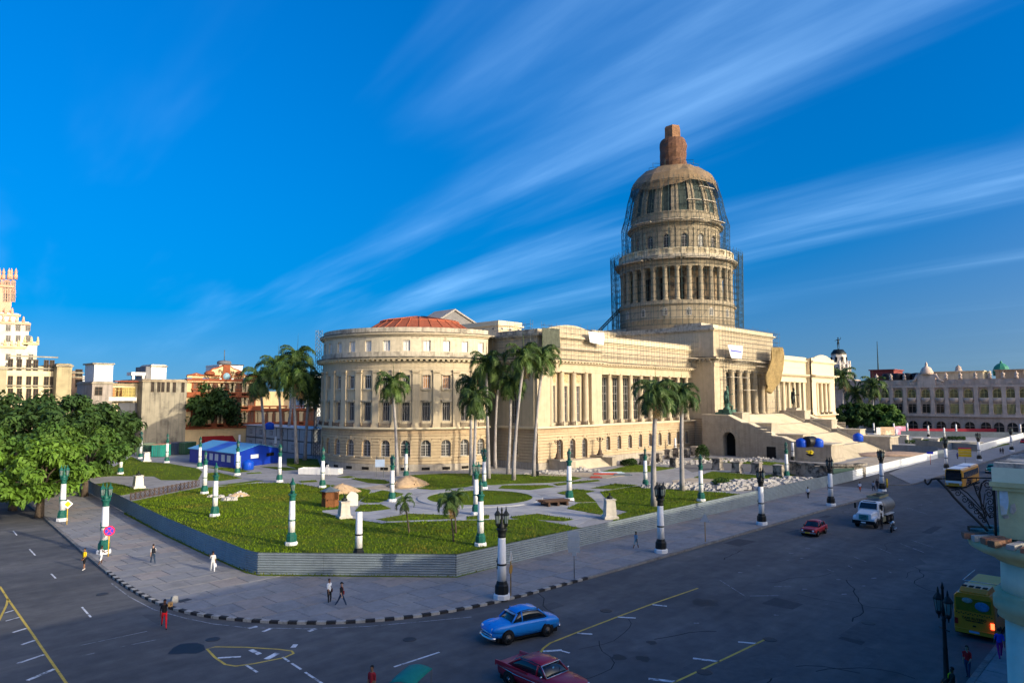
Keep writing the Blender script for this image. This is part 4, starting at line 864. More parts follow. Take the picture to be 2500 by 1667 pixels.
p_ = gp(2328,1708,0.0); person('person with yellow straps at the foot of the dark lantern post', p_, radians(120), dict(tl=60,kl=75,tr=60,kr=70,al=30,ar=30,pel=.75), 'dark', (0.02,0.025,0.02), (0.02,0.02,0.03), (0.02,0.02,0.02), height=1.7, extra=lambda h, hd: [('yellow_strap', MB().tube([(.16,-.1,1.0),(.15,-.08,1.2),(0,-.1,1.3)], .03, 5), cloth((0.6,0.6,0.02)))])
p_ = gp(907,1716,0.0); person('dark haired person at the bottom edge of the picture', p_, radians(200), STAND, 'brown', (0.30,0.02,0.03), (0.02,0.02,0.03), (0.02,0.02,0.02), height=1.72)
# ---------------------------------------------------------------- monumental stairs, statues, scaffolds, netting
STZ = 10.0
st_m = M('stair_stone', (0.52,0.45,0.33), 0.9, 0.12, 0.4, bump=0.06, col2=(0.42,0.36,0.26))
sw_m = M('stair_wall_stone', (0.40,0.345,0.265), 0.92, 0.16, 0.4, bump=0.08, streak=0.35)
STAIR = thing('monumental_stairs', 'broad stone stairs in four flights climbing to the capitol portico', 'stairs', (188.5,73,0))
SO = (-188.5,-73,0)
def sp_(name, mb, mat): return part(name, mb, mat, STAIR, SO)
SX0, SX1 = 170.8, 206.2; fl = 4; nst = 14; run = 0.42; land = 1.6; y = 58.6; z = 0.0; lv = []
rise = STZ/(fl*nst)
for f in range(fl):
    for i in range(nst):
        z += rise; sp_('step', MB().box(SX0, SX1, y, y+run+.5, max(0.02, z-.6), z), st_m); y += run
    lv.append((y, z)); sp_('landing', MB().box(SX0, SX1, y+.5, y+land+.02, 0.05, z-.004), st_m); y += land
ytop = y
sp_('stair_core', MB().box(SX0+.1, SX1-.1, 66, BY-.2, .05, 2.0), sw_m); sp_('terrace', MB().box(166.5, 210.5, ytop, BY-.01, .05, STZ), sw_m)
for m in (False, True):
    F = (lambda x: 377-x) if m else (lambda x: x)
    def bx(name, x0, x1, y0, y1, z0, z1, mat): a, b = sorted((F(x0), F(x1))); return sp_(name, MB().box(a, b, y0, y1, z0, z1), mat)
    # stepped piers beside the flights
    yy = 58.6; zs_ = 0
    for f in range(4):
        z1 = lv[f][1]; y0 = 58.2+f*(nst*run+land); 
        if f == 0: bx('pier', 163.2, 170.8, 58.2, y0+nst*run+land, 0.02, z1+1.35, sw_m); bx('pier_coping', 162.9, 170.9, 57.9, y0+nst*run+land, z1+1.35, z1+1.7, st_m); bx('pier_plinth', 162.8, 170.85, 57.8, y0+nst*run+land+.3, 0.02, .9, sw_m)
        else: bx('pier', 166.4, 170.8, y0, y0+nst*run+land, 0.02, z1+.75, sw_m); bx('pier_coping', 166.2, 170.9, y0-.15, y0+nst*run+land-.02, z1+.75, z1+.95, st_m)
        # sloping rail along the flight
        if f:
            a = MB(); w0, w1 = sorted((F(170.95), F(171.35))); za = lv[f-1][1]
            a.loft([[(w0,yv,zv),(w1,yv,zv),(w1,yv,zv+.9),(w0,yv,zv+.9)] for yv, zv in ((y0+.1,za-.1),(y0+nst*run,z1-.1))], smooth=False); sp_('sloping_parapet', a, st_m)
    # outer wall with sloping coping and coursed face
    prof = [(64.5,2.8),(65.5,3.6),(69.5,5.2),(71.5,5.3),(77.5,8.2),(79.3,8.3),(83.0,10.1),(BY+.3,10.2)]
    a = MB(); w0, w1 = sorted((F(163.6), F(166.4)))
    pts = [(64.5,0.05)]+prof+[(BY+.3,.05)]
    holes = (81.2, 84.7)
    # wall pieces round the tunnel arch
    def piece(pl): q = MB(); q.prism(pl, w0, w1, lambda x,y,z: (z,x,y)); sp_('flank_wall', q, sw_m)
    piece([(64.5,.05),(64.5,2.8),(65.5,3.6),(69.5,5.2),(71.5,5.3),(77.5,8.2),(79.3,8.3),(80.9,9.07),(80.9,.05)])
    arc = [(82.95+1.75*cos(t), 4.4+1.75*sin(t)) for t in [pi*i/10 for i in range(11)]]
    piece([(80.9,9.07),(83,10.1),(BY+.3,10.2),(BY+.3,.05),(84.7,.05),(84.7,4.4)]+arc[1:-1]+[(81.2,4.4),(81.2,.05),(80.9,.05)])
    q = MB().box(*sorted((F(166.0),F(166.3))), 81.2, 84.7, .1, 6.2); sp_('tunnel_dark', q, dark)
    fx = F(163.6); sgn = -1 if not m else 1
    for k in range(13):
        zc = .9+k*.62; ends = []
        yl = next((y_ for (y_, z_), (y2, z2) in zip(prof, prof[1:]) for _ in [0] if z2 > zc+.6), 83)
        lo = 64.6 if zc < 2.2 else yl+.4; hi = BY
        segs = [(lo, 80.7-(0 if zc < 4.4 else .4)), (85.2, hi)] if zc < 6.6 else [(lo, hi)]
        for u, v in segs:
            if v-u > .4 and zc < 9.2: q = MB().box(*sorted((fx, fx+sgn*.16)), u, v, zc+.02, zc+.50); sp_('stone_course', q, sw_m)
    a = MB(); vo = []
    for i in range(9):
        t0, t1 = pi*i/9+.02, pi*(i+1)/9-.02; a.prism([(82.95+r*cos(t), 4.4+r*sin(t)) for r, t in ((1.75,t0),(1.75,t1),(2.7,t1),(2.7,t0))], *sorted((fx, fx+sgn*.22)), lambda x,y,z: (z,x,y))
    sp_('arch_stones', a, sw_m)['kind'] = 'stuff'
    a = MB(); a.loft([[(w0-.15,yv,zv),(w1+.1,yv,zv),(w1+.1,yv,zv+.28),(w0-.15,yv,zv+.28)] for yv, zv in prof], smooth=False); sp_('sloping_coping', a, stone_clean)
# tall door niche on the avenue side of the flank and small barred window
sp_('niche', MB().box(163.35, 163.62, 71.0, 73.2, .1, 3.0), dark)
# statue pedestals and bronze groups
bronze = M('bronze_patina', (0.07,0.155,0.115), 0.65, 0.3, 2.0, metal=0.35, col2=(0.03,0.06,0.05)); bronzed = M('bronze_dark', (0.02,0.026,0.026), 0.5, 0.3, 2.0, metal=0.5)
for m, bm_, lab in ((False, bronze, 'green bronze statue of a standing worker beside a seated figure, left of stairs'), (True, bronzed, 'dark bronze standing guardian statue on the right of the stairs')):
    x = 209.6 if m else 167.3; y_ = 85.2
    pd = solo('statue_pedestal', MB().box(x-2.3, x+2.3, y_-2.0, y_+2.0, STZ+.05, STZ+.9).box(x-1.7, x+2.1, y_-1.5, y_+1.5, STZ+.9, STZ+1.6), bm_ if not m else sw_m, 'low stepped plinth under the '+('green' if not m else 'dark')+' bronze statue', 'plinth')
    t = person(lab, (x+.5, y_), -pi/2+.3, dict(tl=10,kl=12,tr=-6,kr=4,al=-8,ar=20,el=25,er=80), 'brown', (0,0,0), (0,0,0), (0,0,0), height=5.9, z=STZ+1.6, name='statue', cat='statue', allm=bm_)
    dr = MB(); dr.tube([(-.1,-.12,.35),(-.12,-.1,.9),(-.1,.05,1.4)], [.10,.15,.13], 8); o = part('cloak', dr, bm_, t); o.scale = (3.38,)*3
    if not m:
        sm_ = MB(); ev, idx, hands, hd, low = body_mesh(dict(tl=75,kl=80,tr=70,kr=78,al=20,ar=10,el=40,er=20,pel=.52)); me = ev.copy(); me.materials.clear(); me.materials.append(bm_); o = link('seated_figure', me, t, (.3,-1.5,-.1), .5, 2.9)
        an = MB(); an.lathe([(.9,0),(.8,.5),(.5,.7),(.7,1.3),(.8,1.5)], 10); an.tube([(.3,.2,1.2),(-.9,-.6,.2)], .14, 6); part('anvil_and_hammer', an, bm_, t, (.2,-1.7,0))
    else:
        sh = MB().lathe([(.9,0),(.85,.06),(.01,.14)], 16); so_ = part('shield', sh, bm_, t, (.9,.8,.0)); so_.rotation_euler = (0,radians(80),0); so_.location = (1.2,.9,1.1); spp = MB().tube([(.9,-1.5,0),(.9,-1.5,6.8)], [.07,.05], 6); part('spear', spp, bm_, t)
# ---------------------------------------------------------------- scaffolding
tube_d = M('scaffold_steel', (0.10,0.115,0.12), 0.6, 0.2, 2.0, metal=0.4); tube_g = M('scaffold_green', (0.028,0.055,0.058), 0.6, 0.2, 2.0, metal=0.2); plank = M('scaffold_plank', (0.58,0.50,0.40), 0.9, 0.2, 2.0)
def bar(mb, a, b, r):                       # a thin three-sided tube: cheap, thousands are needed
    d = (Vector(b)-Vector(a)); L = d.length
    if L < 1e-6: return
    d /= L; h = Vector((0,0,1)) if abs(d.z) < .9 else Vector((1,0,0)); u = d.cross(h).normalized()*r; w = d.cross(u).normalized()*r; a = Vector(a); b = Vector(b)
    o = [u, -u*.5+w*.87, -u*.5-w*.87]; mb.add([a+k for k in o]+[b+k for k in o], [(0,1,4,3),(1,2,5,4),(2,0,3,5)])
def ring_scaffold(label, rz, nst_, dz, mat, a_from, a_to, zpl=(), r=.05):
    """rz: list of (z, inner radius, outer radius)"""
    t = thing('dome_scaffold', label, 'scaffold', (DC[0], DC[1], rz[0][0]), 0, None); z0 = rz[0][0]
    def R(z):
        for (za,ia,oa),(zb,ib,ob) in zip(rz, rz[1:]):
            if za <= z <= zb+1e-6: k = (z-za)/(zb-za); return ia+(ib-ia)*k, oa+(ob-oa)*k
        return rz[-1][1:]
    std, led, br = MB(), MB(), MB(); zs = []; z = z0
    while z < rz[-1][0]-.1: zs.append(z); z += dz
    zs.append(rz[-1][0]); A = [radians(view)+a_from+(a_to-a_from)*i/nst_ for i in range(nst_+1)]
    def P(a, z, k): q = R(z)[k]; return (q*cos(a), q*sin(a), z-z0)
    for i, a in enumerate(A):
        for k in (0,1):
            for u, v in zip(zs, zs[1:]): bar(std, P(a,u,k), P(a,v,k), r)
            top = P(a, zs[-1], k); bar(std, top, (top[0], top[1], top[2]+1.0), r)
        for z in zs: bar(led, P(a,z,0), P(a,z,1), r*.8)
        if i < nst_:
            for z in zs:
                for k in (0,1): bar(led, P(a,z,k), P(A[i+1],z,k), r*.8)
            for j, (u, v) in enumerate(zip(zs, zs[1:])):
                if (i+j) % 3 == 0: bar(br, P(a,u,1), P(A[i+1],v,1), r*.7)
    for nm, mb in (('standards', std), ('ledgers', led), ('braces', br)): part(nm, mb, mat, t)['kind'] = 'stuff'
    for zp, a0, a1 in zpl:
        q = MB(); ri, ro = R(zp); q.loft([[(rr_*cos(radians(view)+a), rr_*sin(radians(view)+a), zp-z0+h) for rr_, h in ((ri,0),(ro,0),(ro,.12),(ri,.12))] for a in [a0+(a1-a0)*i/6 for i in range(7)]], smooth=False); part('plank_walkway', q, plank, t)
ring_scaffold('ring of steel scaffolding around the colonnade of the dome', [(35.3,18.2,19.6),(57,18.7,19.9)], 44, 1.9, tube_g, -1.95, 1.95, [(54.0,-.9,-.5),(54.0,-.3,0),(54,.15,.5),(54,.6,1.0)], .05)
ring_scaffold('scaffolding hugging the upper drum and curve of the dome', [(56.2,14.6,16.2),(66.6,15.0,16.4),(70,14.0,15.3),(75,13.2,14.4),(79,12.0,13.2)], 36, 1.7, tube_g, -2.0, 2.0, [(66.0,-.8,-.45),(66,-.2,.15),(66,.3,.55),(66,.75,1.1),(72,.25,.55),(72,.6,.95),(76.4,.55,1.0)], .05)
def flat_scaffold(label, P0, U, n, step, N, depth, z0, zs, mat, r=.04, gap=None, planks=()):
    t = thing('facade_scaffold', label, 'scaffold', (P0[0], P0[1], z0)); U = Vector(U); N = Vector(N); std, led, br = MB(), MB(), MB()
    for i in range(n+1):
        for k in (0,1):
            b = U*(i*step)+N*(k*depth); bar(std, (b.x,b.y,0), (b.x,b.y,zs[-1]-z0+random.uniform(.3,1.1)), r)
        for z in zs: b = U*(i*step); c = b+N*depth; bar(led, (b.x,b.y,z-z0), (c.x,c.y,z-z0), r*.8)
    for z in zs:
        for k in (0,1): b = N*(k*depth); c = U*(n*step)+N*(k*depth); bar(led, (b.x,b.y,z-z0), (c.x,c.y,z-z0), r*.8)
    for i in range(n):
        for j, (u, v) in enumerate(zip(zs, zs[1:])):
            if (i+2*j) % 4 == 0: b = U*(i*step)+N*depth; c = U*((i+1)*step)+N*depth; bar(br, (b.x,b.y,u-z0), (c.x,c.y,v-z0), r*.7)
    for nm, mb in (('standards', std), ('ledgers', led), ('braces', br)): part(nm, mb, mat, t)['kind'] = 'stuff'
    for zp, i0, i1 in planks: q = MB(); a = U*(i0*step); b = U*(i1*step)+N*depth; q.box(*sorted((a.x,b.x)), *sorted((a.y,b.y)), zp-z0, zp-z0+.1); part('plank_walkway', q, plank, t)
    return t
flat_scaffold('light scaffolding along the attic of the left wing', (106.0,94.2), (1,0,0), 26, 2.4, (0,-1,0), .75, 22.75, [23.6,24.7,25.9,27.0,28.2,29.4], tube_d, .032, planks=[(25.05,0,26)])
flat_scaffold('scaffolding on the attic above the shaded south return wall', (104.6,95.3), (0,1,0), 5, 2.2, (-1,0,0), .7, 22.75, [23.8,25.1,26.4,27.6,28.8,29.6], tube_d, .032)
flat_scaffold('scaffolding covering the portico columns and cornice', (170.2,88.3), (1,0,0), 22, 1.62, (0,-1,0), 1.1, STZ+.02, [11.6,13.3,15,16.7,18.4,20.1,21.8,23.5,24.7,26,27.2,28.5,29.8,31,32.4,33.6], tube_d, .036, planks=[(24.7,3,7),(24.7,11,21),(23.5,2,5),(23.5,12,21),(20.1,2,9),(16.7,7,12)])
# raking lift at the left of the dome
hl = Vector((DC[0],DC[1],0))-rt*24.5; t = thing('inclined_hoist', 'dark inclined lattice hoist leaning on the left of the dome', 'hoist', (hl.x, hl.y, 33.9)); hb = MB(); a = Vector((0,0,0)); b = rt*8.0+Vector((0,0,8.2))
for o_ in ((0,0,0),(.7,.5,0),(0,0,.9),(.7,.5,.9)): bar(hb, a+Vector(o_), b+Vector(o_), .13)
for i in range(14): p0 = a.lerp(b, i/14); p1 = a.lerp(b, (i+1)/14); bar(hb, p0, p1+Vector((0,0,.9)), .08); bar(hb, p0+Vector((.7,.5,0)), p1+Vector((.7,.5,.9)), .08)
for i in (3,6,9,12): p0 = a.lerp(b, i/14); bar(hb, p0, (p0.x,p0.y,-.0), .09)
part('lattice', hb, tube_g, t)['kind'] = 'stuff'
hq = MB(); hq.loft([[(p.x-.3,p.y-.3,p.z+.95),(p.x+1.0,p.y+.8,p.z+.95),(p.x+1.0,p.y+.8,p.z+1.05),(p.x-.3,p.y-.3,p.z+1.05)] for p in (a,b)], smooth=False); part('track', hq, tube_g, t)
# tall mast on the roof to the right of the dome
solo('roof_mast', MB().tube([(207.2,111,33.3),(207.2,111,51)], [.16,.1], 6), tube_g, 'thin upright mast beside the right of the dome', 'mast')
# netting: loosely wrapped lantern, brown cap over the dome top, hanging nets and banners
def netmat(name, c, dens=0.85, c2=None):
    if name in MATS: return MATS[name]
    m = M(name, c, 0.9, 0.25, 0.8, col2=c2 or tuple(k*.6 for k in c), c2lo=.45, c2hi=.7, bump=.4, bscale=2); t = m.node_tree; o = t.nodes['Material Output']; mx = t.nodes.new('ShaderNodeMixShader'); tr = t.nodes.new('ShaderNodeBsdfTransparent'); mx.inputs[0].default_value = dens
    t.links.new(tr.outputs[0], mx.inputs[1]); t.links.new(t.nodes['Principled BSDF'].outputs[0], mx.inputs[2]); t.links.new(mx.outputs[0], o.inputs[0]); return m
netb = netmat('netting_brown', (0.15,0.075,0.045), 0.9); netr = netmat('netting_rust', (0.28,0.19,0.105), 0.80, (0.22,0.17,0.11))
rq = random.Random(11)
def wrap(name, label, c, rows, n, mat, jit=.12, sc=1.0, rot=0):
    rings = []
    for r, z in rows: rings.append([(r*(1+rq.uniform(-jit,jit))*cos(2*pi*i/n+rot), r*(1+rq.uniform(-jit,jit))*sin(2*pi*i/n+rot), z-rows[0][1]+rq.uniform(-jit,jit)*1.4) for i in range(n)])
    return solo(name, MB().loft(rings, smooth=False, cap=False), mat, label, 'netting', (c[0], c[1], rows[0][1]))
t = wrap('lantern_netting', 'dark brown netting wrapped round the lantern on top of the dome', DC, [(4.2,84.6),(4.0,86),(4.15,87.3),(3.95,88.6),(4.1,90),(4.0,91.4),(4.2,92.8),(4.0,94),(3.8,94.9),(2.6,95.4)], 22, netb, .045, rot=.2)
t = wrap('finial_netting', 'small boxy brown netting at the very top of the dome', (DC[0]-.1, DC[1]), [(2.75,95.1),(2.7,97),(2.65,98.6),(2.3,99.3),(.2,99.5)], 6, netmat('netting_brown_light', (0.30,0.16,0.085), .95), .03, rot=.5)
capr = [[],[],[],[],[]]; nn = 28
for i in range(nn):
    a = 2*pi*i/nn; dz = 1.3*sin(3*a+1)+rq.uniform(-.4,.4)
    for k, (r, z) in enumerate(((13.3,77.6+dz*.9),(13.0,79.6+dz*.5),(11.6,82.0+.3*dz),(8.6,84.6+rq.uniform(-.3,.3)),(4.2,85.4))): q = r*(1+rq.uniform(-.03,.03)); capr[k].append((q*cos(a), q*sin(a), z-77))
solo('dome_netting', MB().loft(capr, smooth=False, cap=False), netr, 'ragged brown protective netting over the top of the dome', 'netting', (DC[0], DC[1], 77))
pk = MB()
for i in range(10): a = 2*pi*i/10; bar(pk, (4.2*cos(a),4.2*sin(a),0), (7.5*cos(a+.2),7.5*sin(a+.2),.2), .06); bar(pk, (7.5*cos(a+.2),7.5*sin(a+.2),.2), (7.5*cos(a+.2),7.5*sin(a+.2),1.6), .06); bar(pk, (7.5*cos(a+.2),7.5*sin(a+.2),1.6), (4.2*cos(a),4.2*sin(a),2.2), .06)
t = thing('top_scaffold', 'spiky scaffold tubes around the foot of the wrapped lantern', 'scaffold', (DC[0], DC[1], 85.2)); part('tubes', pk, tube_g, t)['kind'] = 'stuff'
def hanging(name, label, Y, pix, mat, cat='netting', fold=.25, nu=10, nv=8, th=0.03):
    """cloth hanging in front of an east-facing wall at depth Y, outline given by its four sides in the photograph (left/right edges as point lists)"""
    Lp, Rp = pix; pts = []
    def samp(P, t): 
        k = t*(len(P)-1); i = min(int(k), len(P)-2); f = k-i; return (P[i][0]+(P[i+1][0]-P[i][0])*f, P[i][1]+(P[i+1][1]-P[i][1])*f)
    rows = []
    for j in range(nv+1):
        a, b = ony(*samp(Lp, j/nv), Y), ony(*samp(Rp, j/nv), Y); rows.append([(a[0]+(b[0]-a[0])*i/nu, Y-fold*(.5+.5*sin(i*1.9+j*.35+(j*j)*.03)), a[1]+(b[1]-a[1])*i/nu) for i in range(nu+1)])
    o0 = rows[-1][0]; mb = MB(); vs = [(x-o0[0], y-o0[1], z-o0[2]) for r in rows for x,y,z in r]; fs = [(j*(nu+1)+i, j*(nu+1)+i+1, (j+1)*(nu+1)+i+1, (j+1)*(nu+1)+i) for j in range(nv) for i in range(nu)]
    mb.add(vs, fs, True); o = solo(name, mb, mat, label, cat, o0); sd = o.modifiers.new('thickness', 'SOLIDIFY'); sd.thickness = th; return o
hanging('hanging_net', 'long olive brown net hanging beside the portico scaffold', 86.3, ([(1879,848),(1877,877),(1868,916),(1867,940),(1868,955)], [(1907,848),(1912,862),(1906,890),(1904,915),(1902,935),(1886,948),(1877,961)]), netmat('netting_olive', (0.27,0.195,0.085), .86, (0.17,0.12,0.05)), fold=.9, nu=16, nv=14)
hanging('green_net', 'dark green net draped over the corner of the pavilion attic', 93.0, ([(1322,800),(1321,830),(1322,852)], [(1366,803),(1366,830),(1366,850)]), netmat('netting_green', (0.075,0.085,0.065), .96), nu=12)
hanging('white_tarpaulin', 'bright white tarpaulin slung over the wing scaffolding', 93.2, ([(1435,810),(1437,824),(1440,836)], [(1474,813),(1474,828),(1473,843)]), M('tarpaulin_white', (0.86,0.86,0.84), 0.6, 0.04, 1.0), 'tarpaulin', .15)
bn = hanging('banner', 'white cloth banner with a blue band tied to the portico scaffold', 86.8, ([(1776,842),(1780,858),(1785,874)], [(1812,844),(1812,860),(1810,876)]), M('banner_white', (0.78,0.78,0.82), 0.7, 0.05, 1.0), 'banner', .06, nv=6)
bb = MB(); pts = [ony(*p, 86.6) for p in ((1784,853),(1811,857),(1811,861),(1785,857.5))]; x0, z0 = bn.location.x, bn.location.z
bb.add([(p[0]-x0, 86.62-bn.location.y, p[1]-z0) for p in pts], [(0,1,2,3)]); part('printed_band', bb, M('banner_blue', (0.10,0.12,0.45), 0.7, 0.1, 2.0), bn)
# side steps, stone blocks and candelabra at the pavilion doors
for m in (False, True):
    F = (lambda x: 377-x) if m else (lambda x: x)
    t = thing('pavilion_steps', ('short flight of stone steps at the left pavilion doors' if not m else 'short flight of stone steps at the far right pavilion doors'), 'steps', (F(116.45),91.5,0))
    for i in range(8): part('step', MB().box(-6.2, 6.2, -2.2+i*.36, 3.2, .05+i*.205, .05+(i+1)*.205), st_m, t)
    for sx in (-1,1): part('cheek_block', MB().box(*sorted((sx*6.2, sx*8.0)), -2.6, 3.0, .05, 1.9).box(*sorted((sx*6.0, sx*8.2)), -.2, 3.0, 1.9, 2.2), sw_m, t)
    for sx in (-1,1):
        cd = MB(); cd.lathe([(.75,0),(.75,.25),(.5,.4),(.42,.9),(.22,1.3),(.16,2.4),(.12,3.2),(.2,3.3),(.06,3.4)], 8); 
        for k in range(4): a = k*pi/2+.4; cd.tube([(0,0,3.0),(.35*cos(a),.35*sin(a),2.95),(.6*cos(a),.6*sin(a),3.3)], [.06,.06,.05], 5); cd.lathe([(.05,0),(.16,.12),(.14,.3),(.05,.4)], 6, (.6*cos(a),.6*sin(a),3.3))
        cd.lathe([(.06,0),(.17,.15),(.14,.4),(.04,.5)], 6, (0,0,3.4))
        solo('candelabrum', cd, ironm, ('left' if (sx < 0) != m else 'right')+' iron candelabrum on the '+('left' if not m else 'far right')+' pavilion steps', 'candelabrum', (F(116.45)+sx*7.1, 92.8, 2.2))
# ---------------------------------------------------------------- corrugated hoarding
galv = M('galvanised_sheet', (0.235,0.275,0.29), 0.55, 0.14, 0.7, metal=0.35, col2=(0.20,0.23,0.25), c2lo=.5, c2hi=.75, spec=.4); galvw = M('painted_sheet_white', (0.66,0.67,0.67), 0.6, 0.08, 0.6); galvd = M('galvanised_sheet_dark', (0.20,0.23,0.25), 0.6, 0.15, 0.7, metal=0.3)
postm = M('fence_post', (0.10,0.11,0.115), 0.7, 0.2, 2.0, metal=.3)
def corr_panel(L, h, nr, mat, d=.085):
    """horizontal trapezoid ribs, as a thin folded sheet"""
    prof = []; p = h/nr
    for i in range(nr): z = i*p; prof += [(0,z),(d*.85,z+p*.36),(d,z+p*.5),(d*.85,z+p*.64)]
    prof.append((0,h)); vs = [(0,y,z) for y,z in prof]+[(L,y,z) for y,z in prof]; n = len(prof)
    vs += [(x,y-.006,z) for x,y,z in vs]; fs = []
    for i in range(n-1): fs += [(i,i+1,n+i+1,n+i),(2*n+i,3*n+i,3*n+i+1,2*n+i+1)]
    fs += [(0,n,3*n,2*n),(n-1,3*n-1,4*n-1,2*n-1)]
    return MB().add(vs, fs)
def hoarding(label, pts, plen, h, nr, mat, inner=1):
    c = pts[0]; t = thing('corrugated_fence', label, 'fence', (c[0],c[1],PZ)); 
    for a, b in zip(pts, pts[1:]):
        L = hypot(b[0]-a[0], b[1]-a[1]); n = max(1, round(L/plen)); an = atan2(b[1]-a[1], b[0]-a[0]); l = L/n; me = corr_panel(l-.012, h, nr, mat).mesh('fence_panel', mat); pm_ = MB().box(-.03,.03,.07,.13,-.02,h+.02).mesh('fence_post', postm)
        for i in range(n):
            x, y = a[0]+(b[0]-a[0])*i/n, a[1]+(b[1]-a[1])*i/n; o = link('fence_panel', me, t, (x-c[0], y-c[1], .02+random.uniform(0,.015)), an); link('fence_post', pm_, t, (x-c[0], y-c[1], 0), an)
    return t
hoarding('grey corrugated metal fence along the side street pavement', [(40.0,190)]+FL, 6.0, 1.75, 9, galv); hoarding('grey corrugated metal fence across the park corner', [FL[-1], FC], 5.5, 1.75, 9, galv)
hoarding('long grey corrugated metal fence along the avenue pavement', [FC, gp(2083,1172,PZ)], 6.2, 1.75, 9, galv)
wf = hoarding('white painted metal fence past the driveway mouth', [gp(2083,1172,PZ), gp(2290,1118,PZ)], 4.6, 1.75, 6, galvw); hoarding('grey metal fence end beyond the white fence', [gp(2290,1118,PZ), gp(2316,1112,PZ)], 4.0, 1.75, 9, galvd)
hoarding('dark grey metal fence with black posts by the stairs', [gp(2178,1103,.2), gp(2290,1108,.2)], 4.0, 2.0, 8, galvd); hoarding('grey metal fence crossing the far park in front of the hedges', [gp(2235,1088,.2), gp(2390,1102,.2)], 5.0, 1.9, 8, galv)
hoarding('pale metal fence running up the far avenue pavement', [gp(2390,1102,.2), gp(2500,1068,.2)], 6.0, 1.9, 8, galvw)
hoarding('low grey fence in front of the theatre street', [gp(2200,1064,.2), gp(2495,1068,.2)], 7.0, 2.0, 8, galvd)
solo('site_gate', MB().box(-2.2,2.2,-.05,.05,.05,1.85).box(-2.25,-2.1,-.08,.08,0,1.95).box(2.1,2.25,-.08,.08,0,1.95).box(-2.1,2.1,-.09,-.05,.9,1.0), M('gate_green', (0.03,0.07,0.06), .7, .15, 1.0), 'dark green metal gate folded back at the driveway', 'gate', (*gp(2060,1168,.14),.14), radians(150))
# ---------------------------------------------------------------- pillar lamps
lw_ = M('lamp_white', (0.74,0.73,0.72), 0.75, 0.06, 1.5, streak=.12); lg = M('lamp_green', (0.012,0.105,0.080), 0.5, 0.2, 3.0); lk = M('lamp_black', (0.010,0.012,0.012), 0.5, 0.2, 3.0); lgl = M('lamp_glass', (0.16,0.20,0.19), 0.15, 0.2, 2.0, spec=.5)
def lantern(mat, s=1.0):
    f = MB(); g = MB()
    g.lathe([(.13*s,.12*s),(.20*s,.72*s)], 6, smooth=False)
    f.lathe([(.03*s,-.28*s),(.05*s,-.12*s),(.12*s,-.05*s),(.15*s,.02*s),(.14*s,.12*s)], 6, smooth=False); f.lathe([(.24*s,.70*s),(.25*s,.76*s),(.19*s,.86*s),(.10*s,1.0*s),(.05*s,1.06*s),(.06*s,1.12*s),(.015*s,1.35*s)], 6, smooth=False)
    for k in range(6): a = k*pi/3; f.tube([(.135*s*cos(a),.135*s*sin(a),.1*s),(.21*s*cos(a),.21*s*sin(a),.74*s)], .016*s, 4)
    return f, g
def lamp_proto(kind, mat, nl):
    P = {}
    P['plinth'] = (MB().lathe([(.62,0),(.62,.28),(.55,.36)], 8, smooth=False, rot=pi/8).mesh('plinth', lw_))
    P['pedestal'] = (MB().lathe([(.50,.34),(.52,.5),(.50,.95),(.42,1.05),(.40,1.18),(.34,1.26)], 8, smooth=False, rot=pi/8).mesh('pedestal', mat))
    P['shaft'] = (MB().lathe([(.325,1.22),(.315,2.4),(.27,4.35)], 24, star=.05).mesh('shaft', lw_))
    b = MB().lathe([(.325,2.34),(.345,2.37),(.345,2.45),(.322,2.48)], 20, cap=False); b.box(.30,.36,-.02,.02,2.05,2.85); b.box(.30,.37,-.14,.14,2.15,2.22); b.sphere((.34,0,2.62), .07, .12, .09, 8, 5); P['band'] = b.mesh('band', mat)
    c = MB().lathe([(.27,4.3),(.31,4.36),(.28,4.5),(.30,4.7),(.40,4.86),(.42,4.92),(.30,4.98)], 16)
    if nl:
        c.lathe([(.26,4.95),(.2,5.05),(.24,5.2),(.12,5.3),(.07,5.8),(.10,5.95),(.05,6.1),(.08,6.25),(.01,6.5)], 10)
        for k in range(nl): a = 2*pi*k/nl; r = .31 if nl < 4 else .38; c.tube([(.15*cos(a),.15*sin(a),5.1),(.3*cos(a),.3*sin(a),4.98),(r*cos(a),r*sin(a),5.12)], [.06,.05,.05], 6); c.tube([(.12*cos(a),.12*sin(a),5.4),(r*.7*cos(a),r*.7*sin(a),5.5),(r*cos(a),r*sin(a),5.3)], [.03,.03,.02], 4)
    P['capital'] = c.mesh('capital', mat); f, g = lantern(mat, .98); P['lantern'] = f.mesh('lantern', mat); P['glass'] = g.mesh('lantern_glass', lgl); return P
LP = {}
def pillar_lamp(label, pos, kind, nl, rot, group, z=PZ, scale=1.0, head=True):
    key = (kind, nl)
    if key not in LP: LP[key] = lamp_proto(kind, lg if kind == 'green' else lk, nl)
    P = LP[key]; t = thing('pillar_lamp', label, 'street lamp', (pos[0],pos[1],z), rot, group); t.scale = (scale,)*3
    for k in ('plinth','pedestal','shaft','band'): link(k, P[k], t)
    if kind != 'bare': 
        link('capital', P['capital'], t)
        for k in range(nl): a = 2*pi*k/nl; r = .31 if nl < 4 else .38; l = link('lantern', P['lantern'], t, (r*cos(a), r*sin(a), 5.2)); link('lantern_glass', P['glass'], l)
    return t
cang = lambda p: atan2(p[1], p[0])
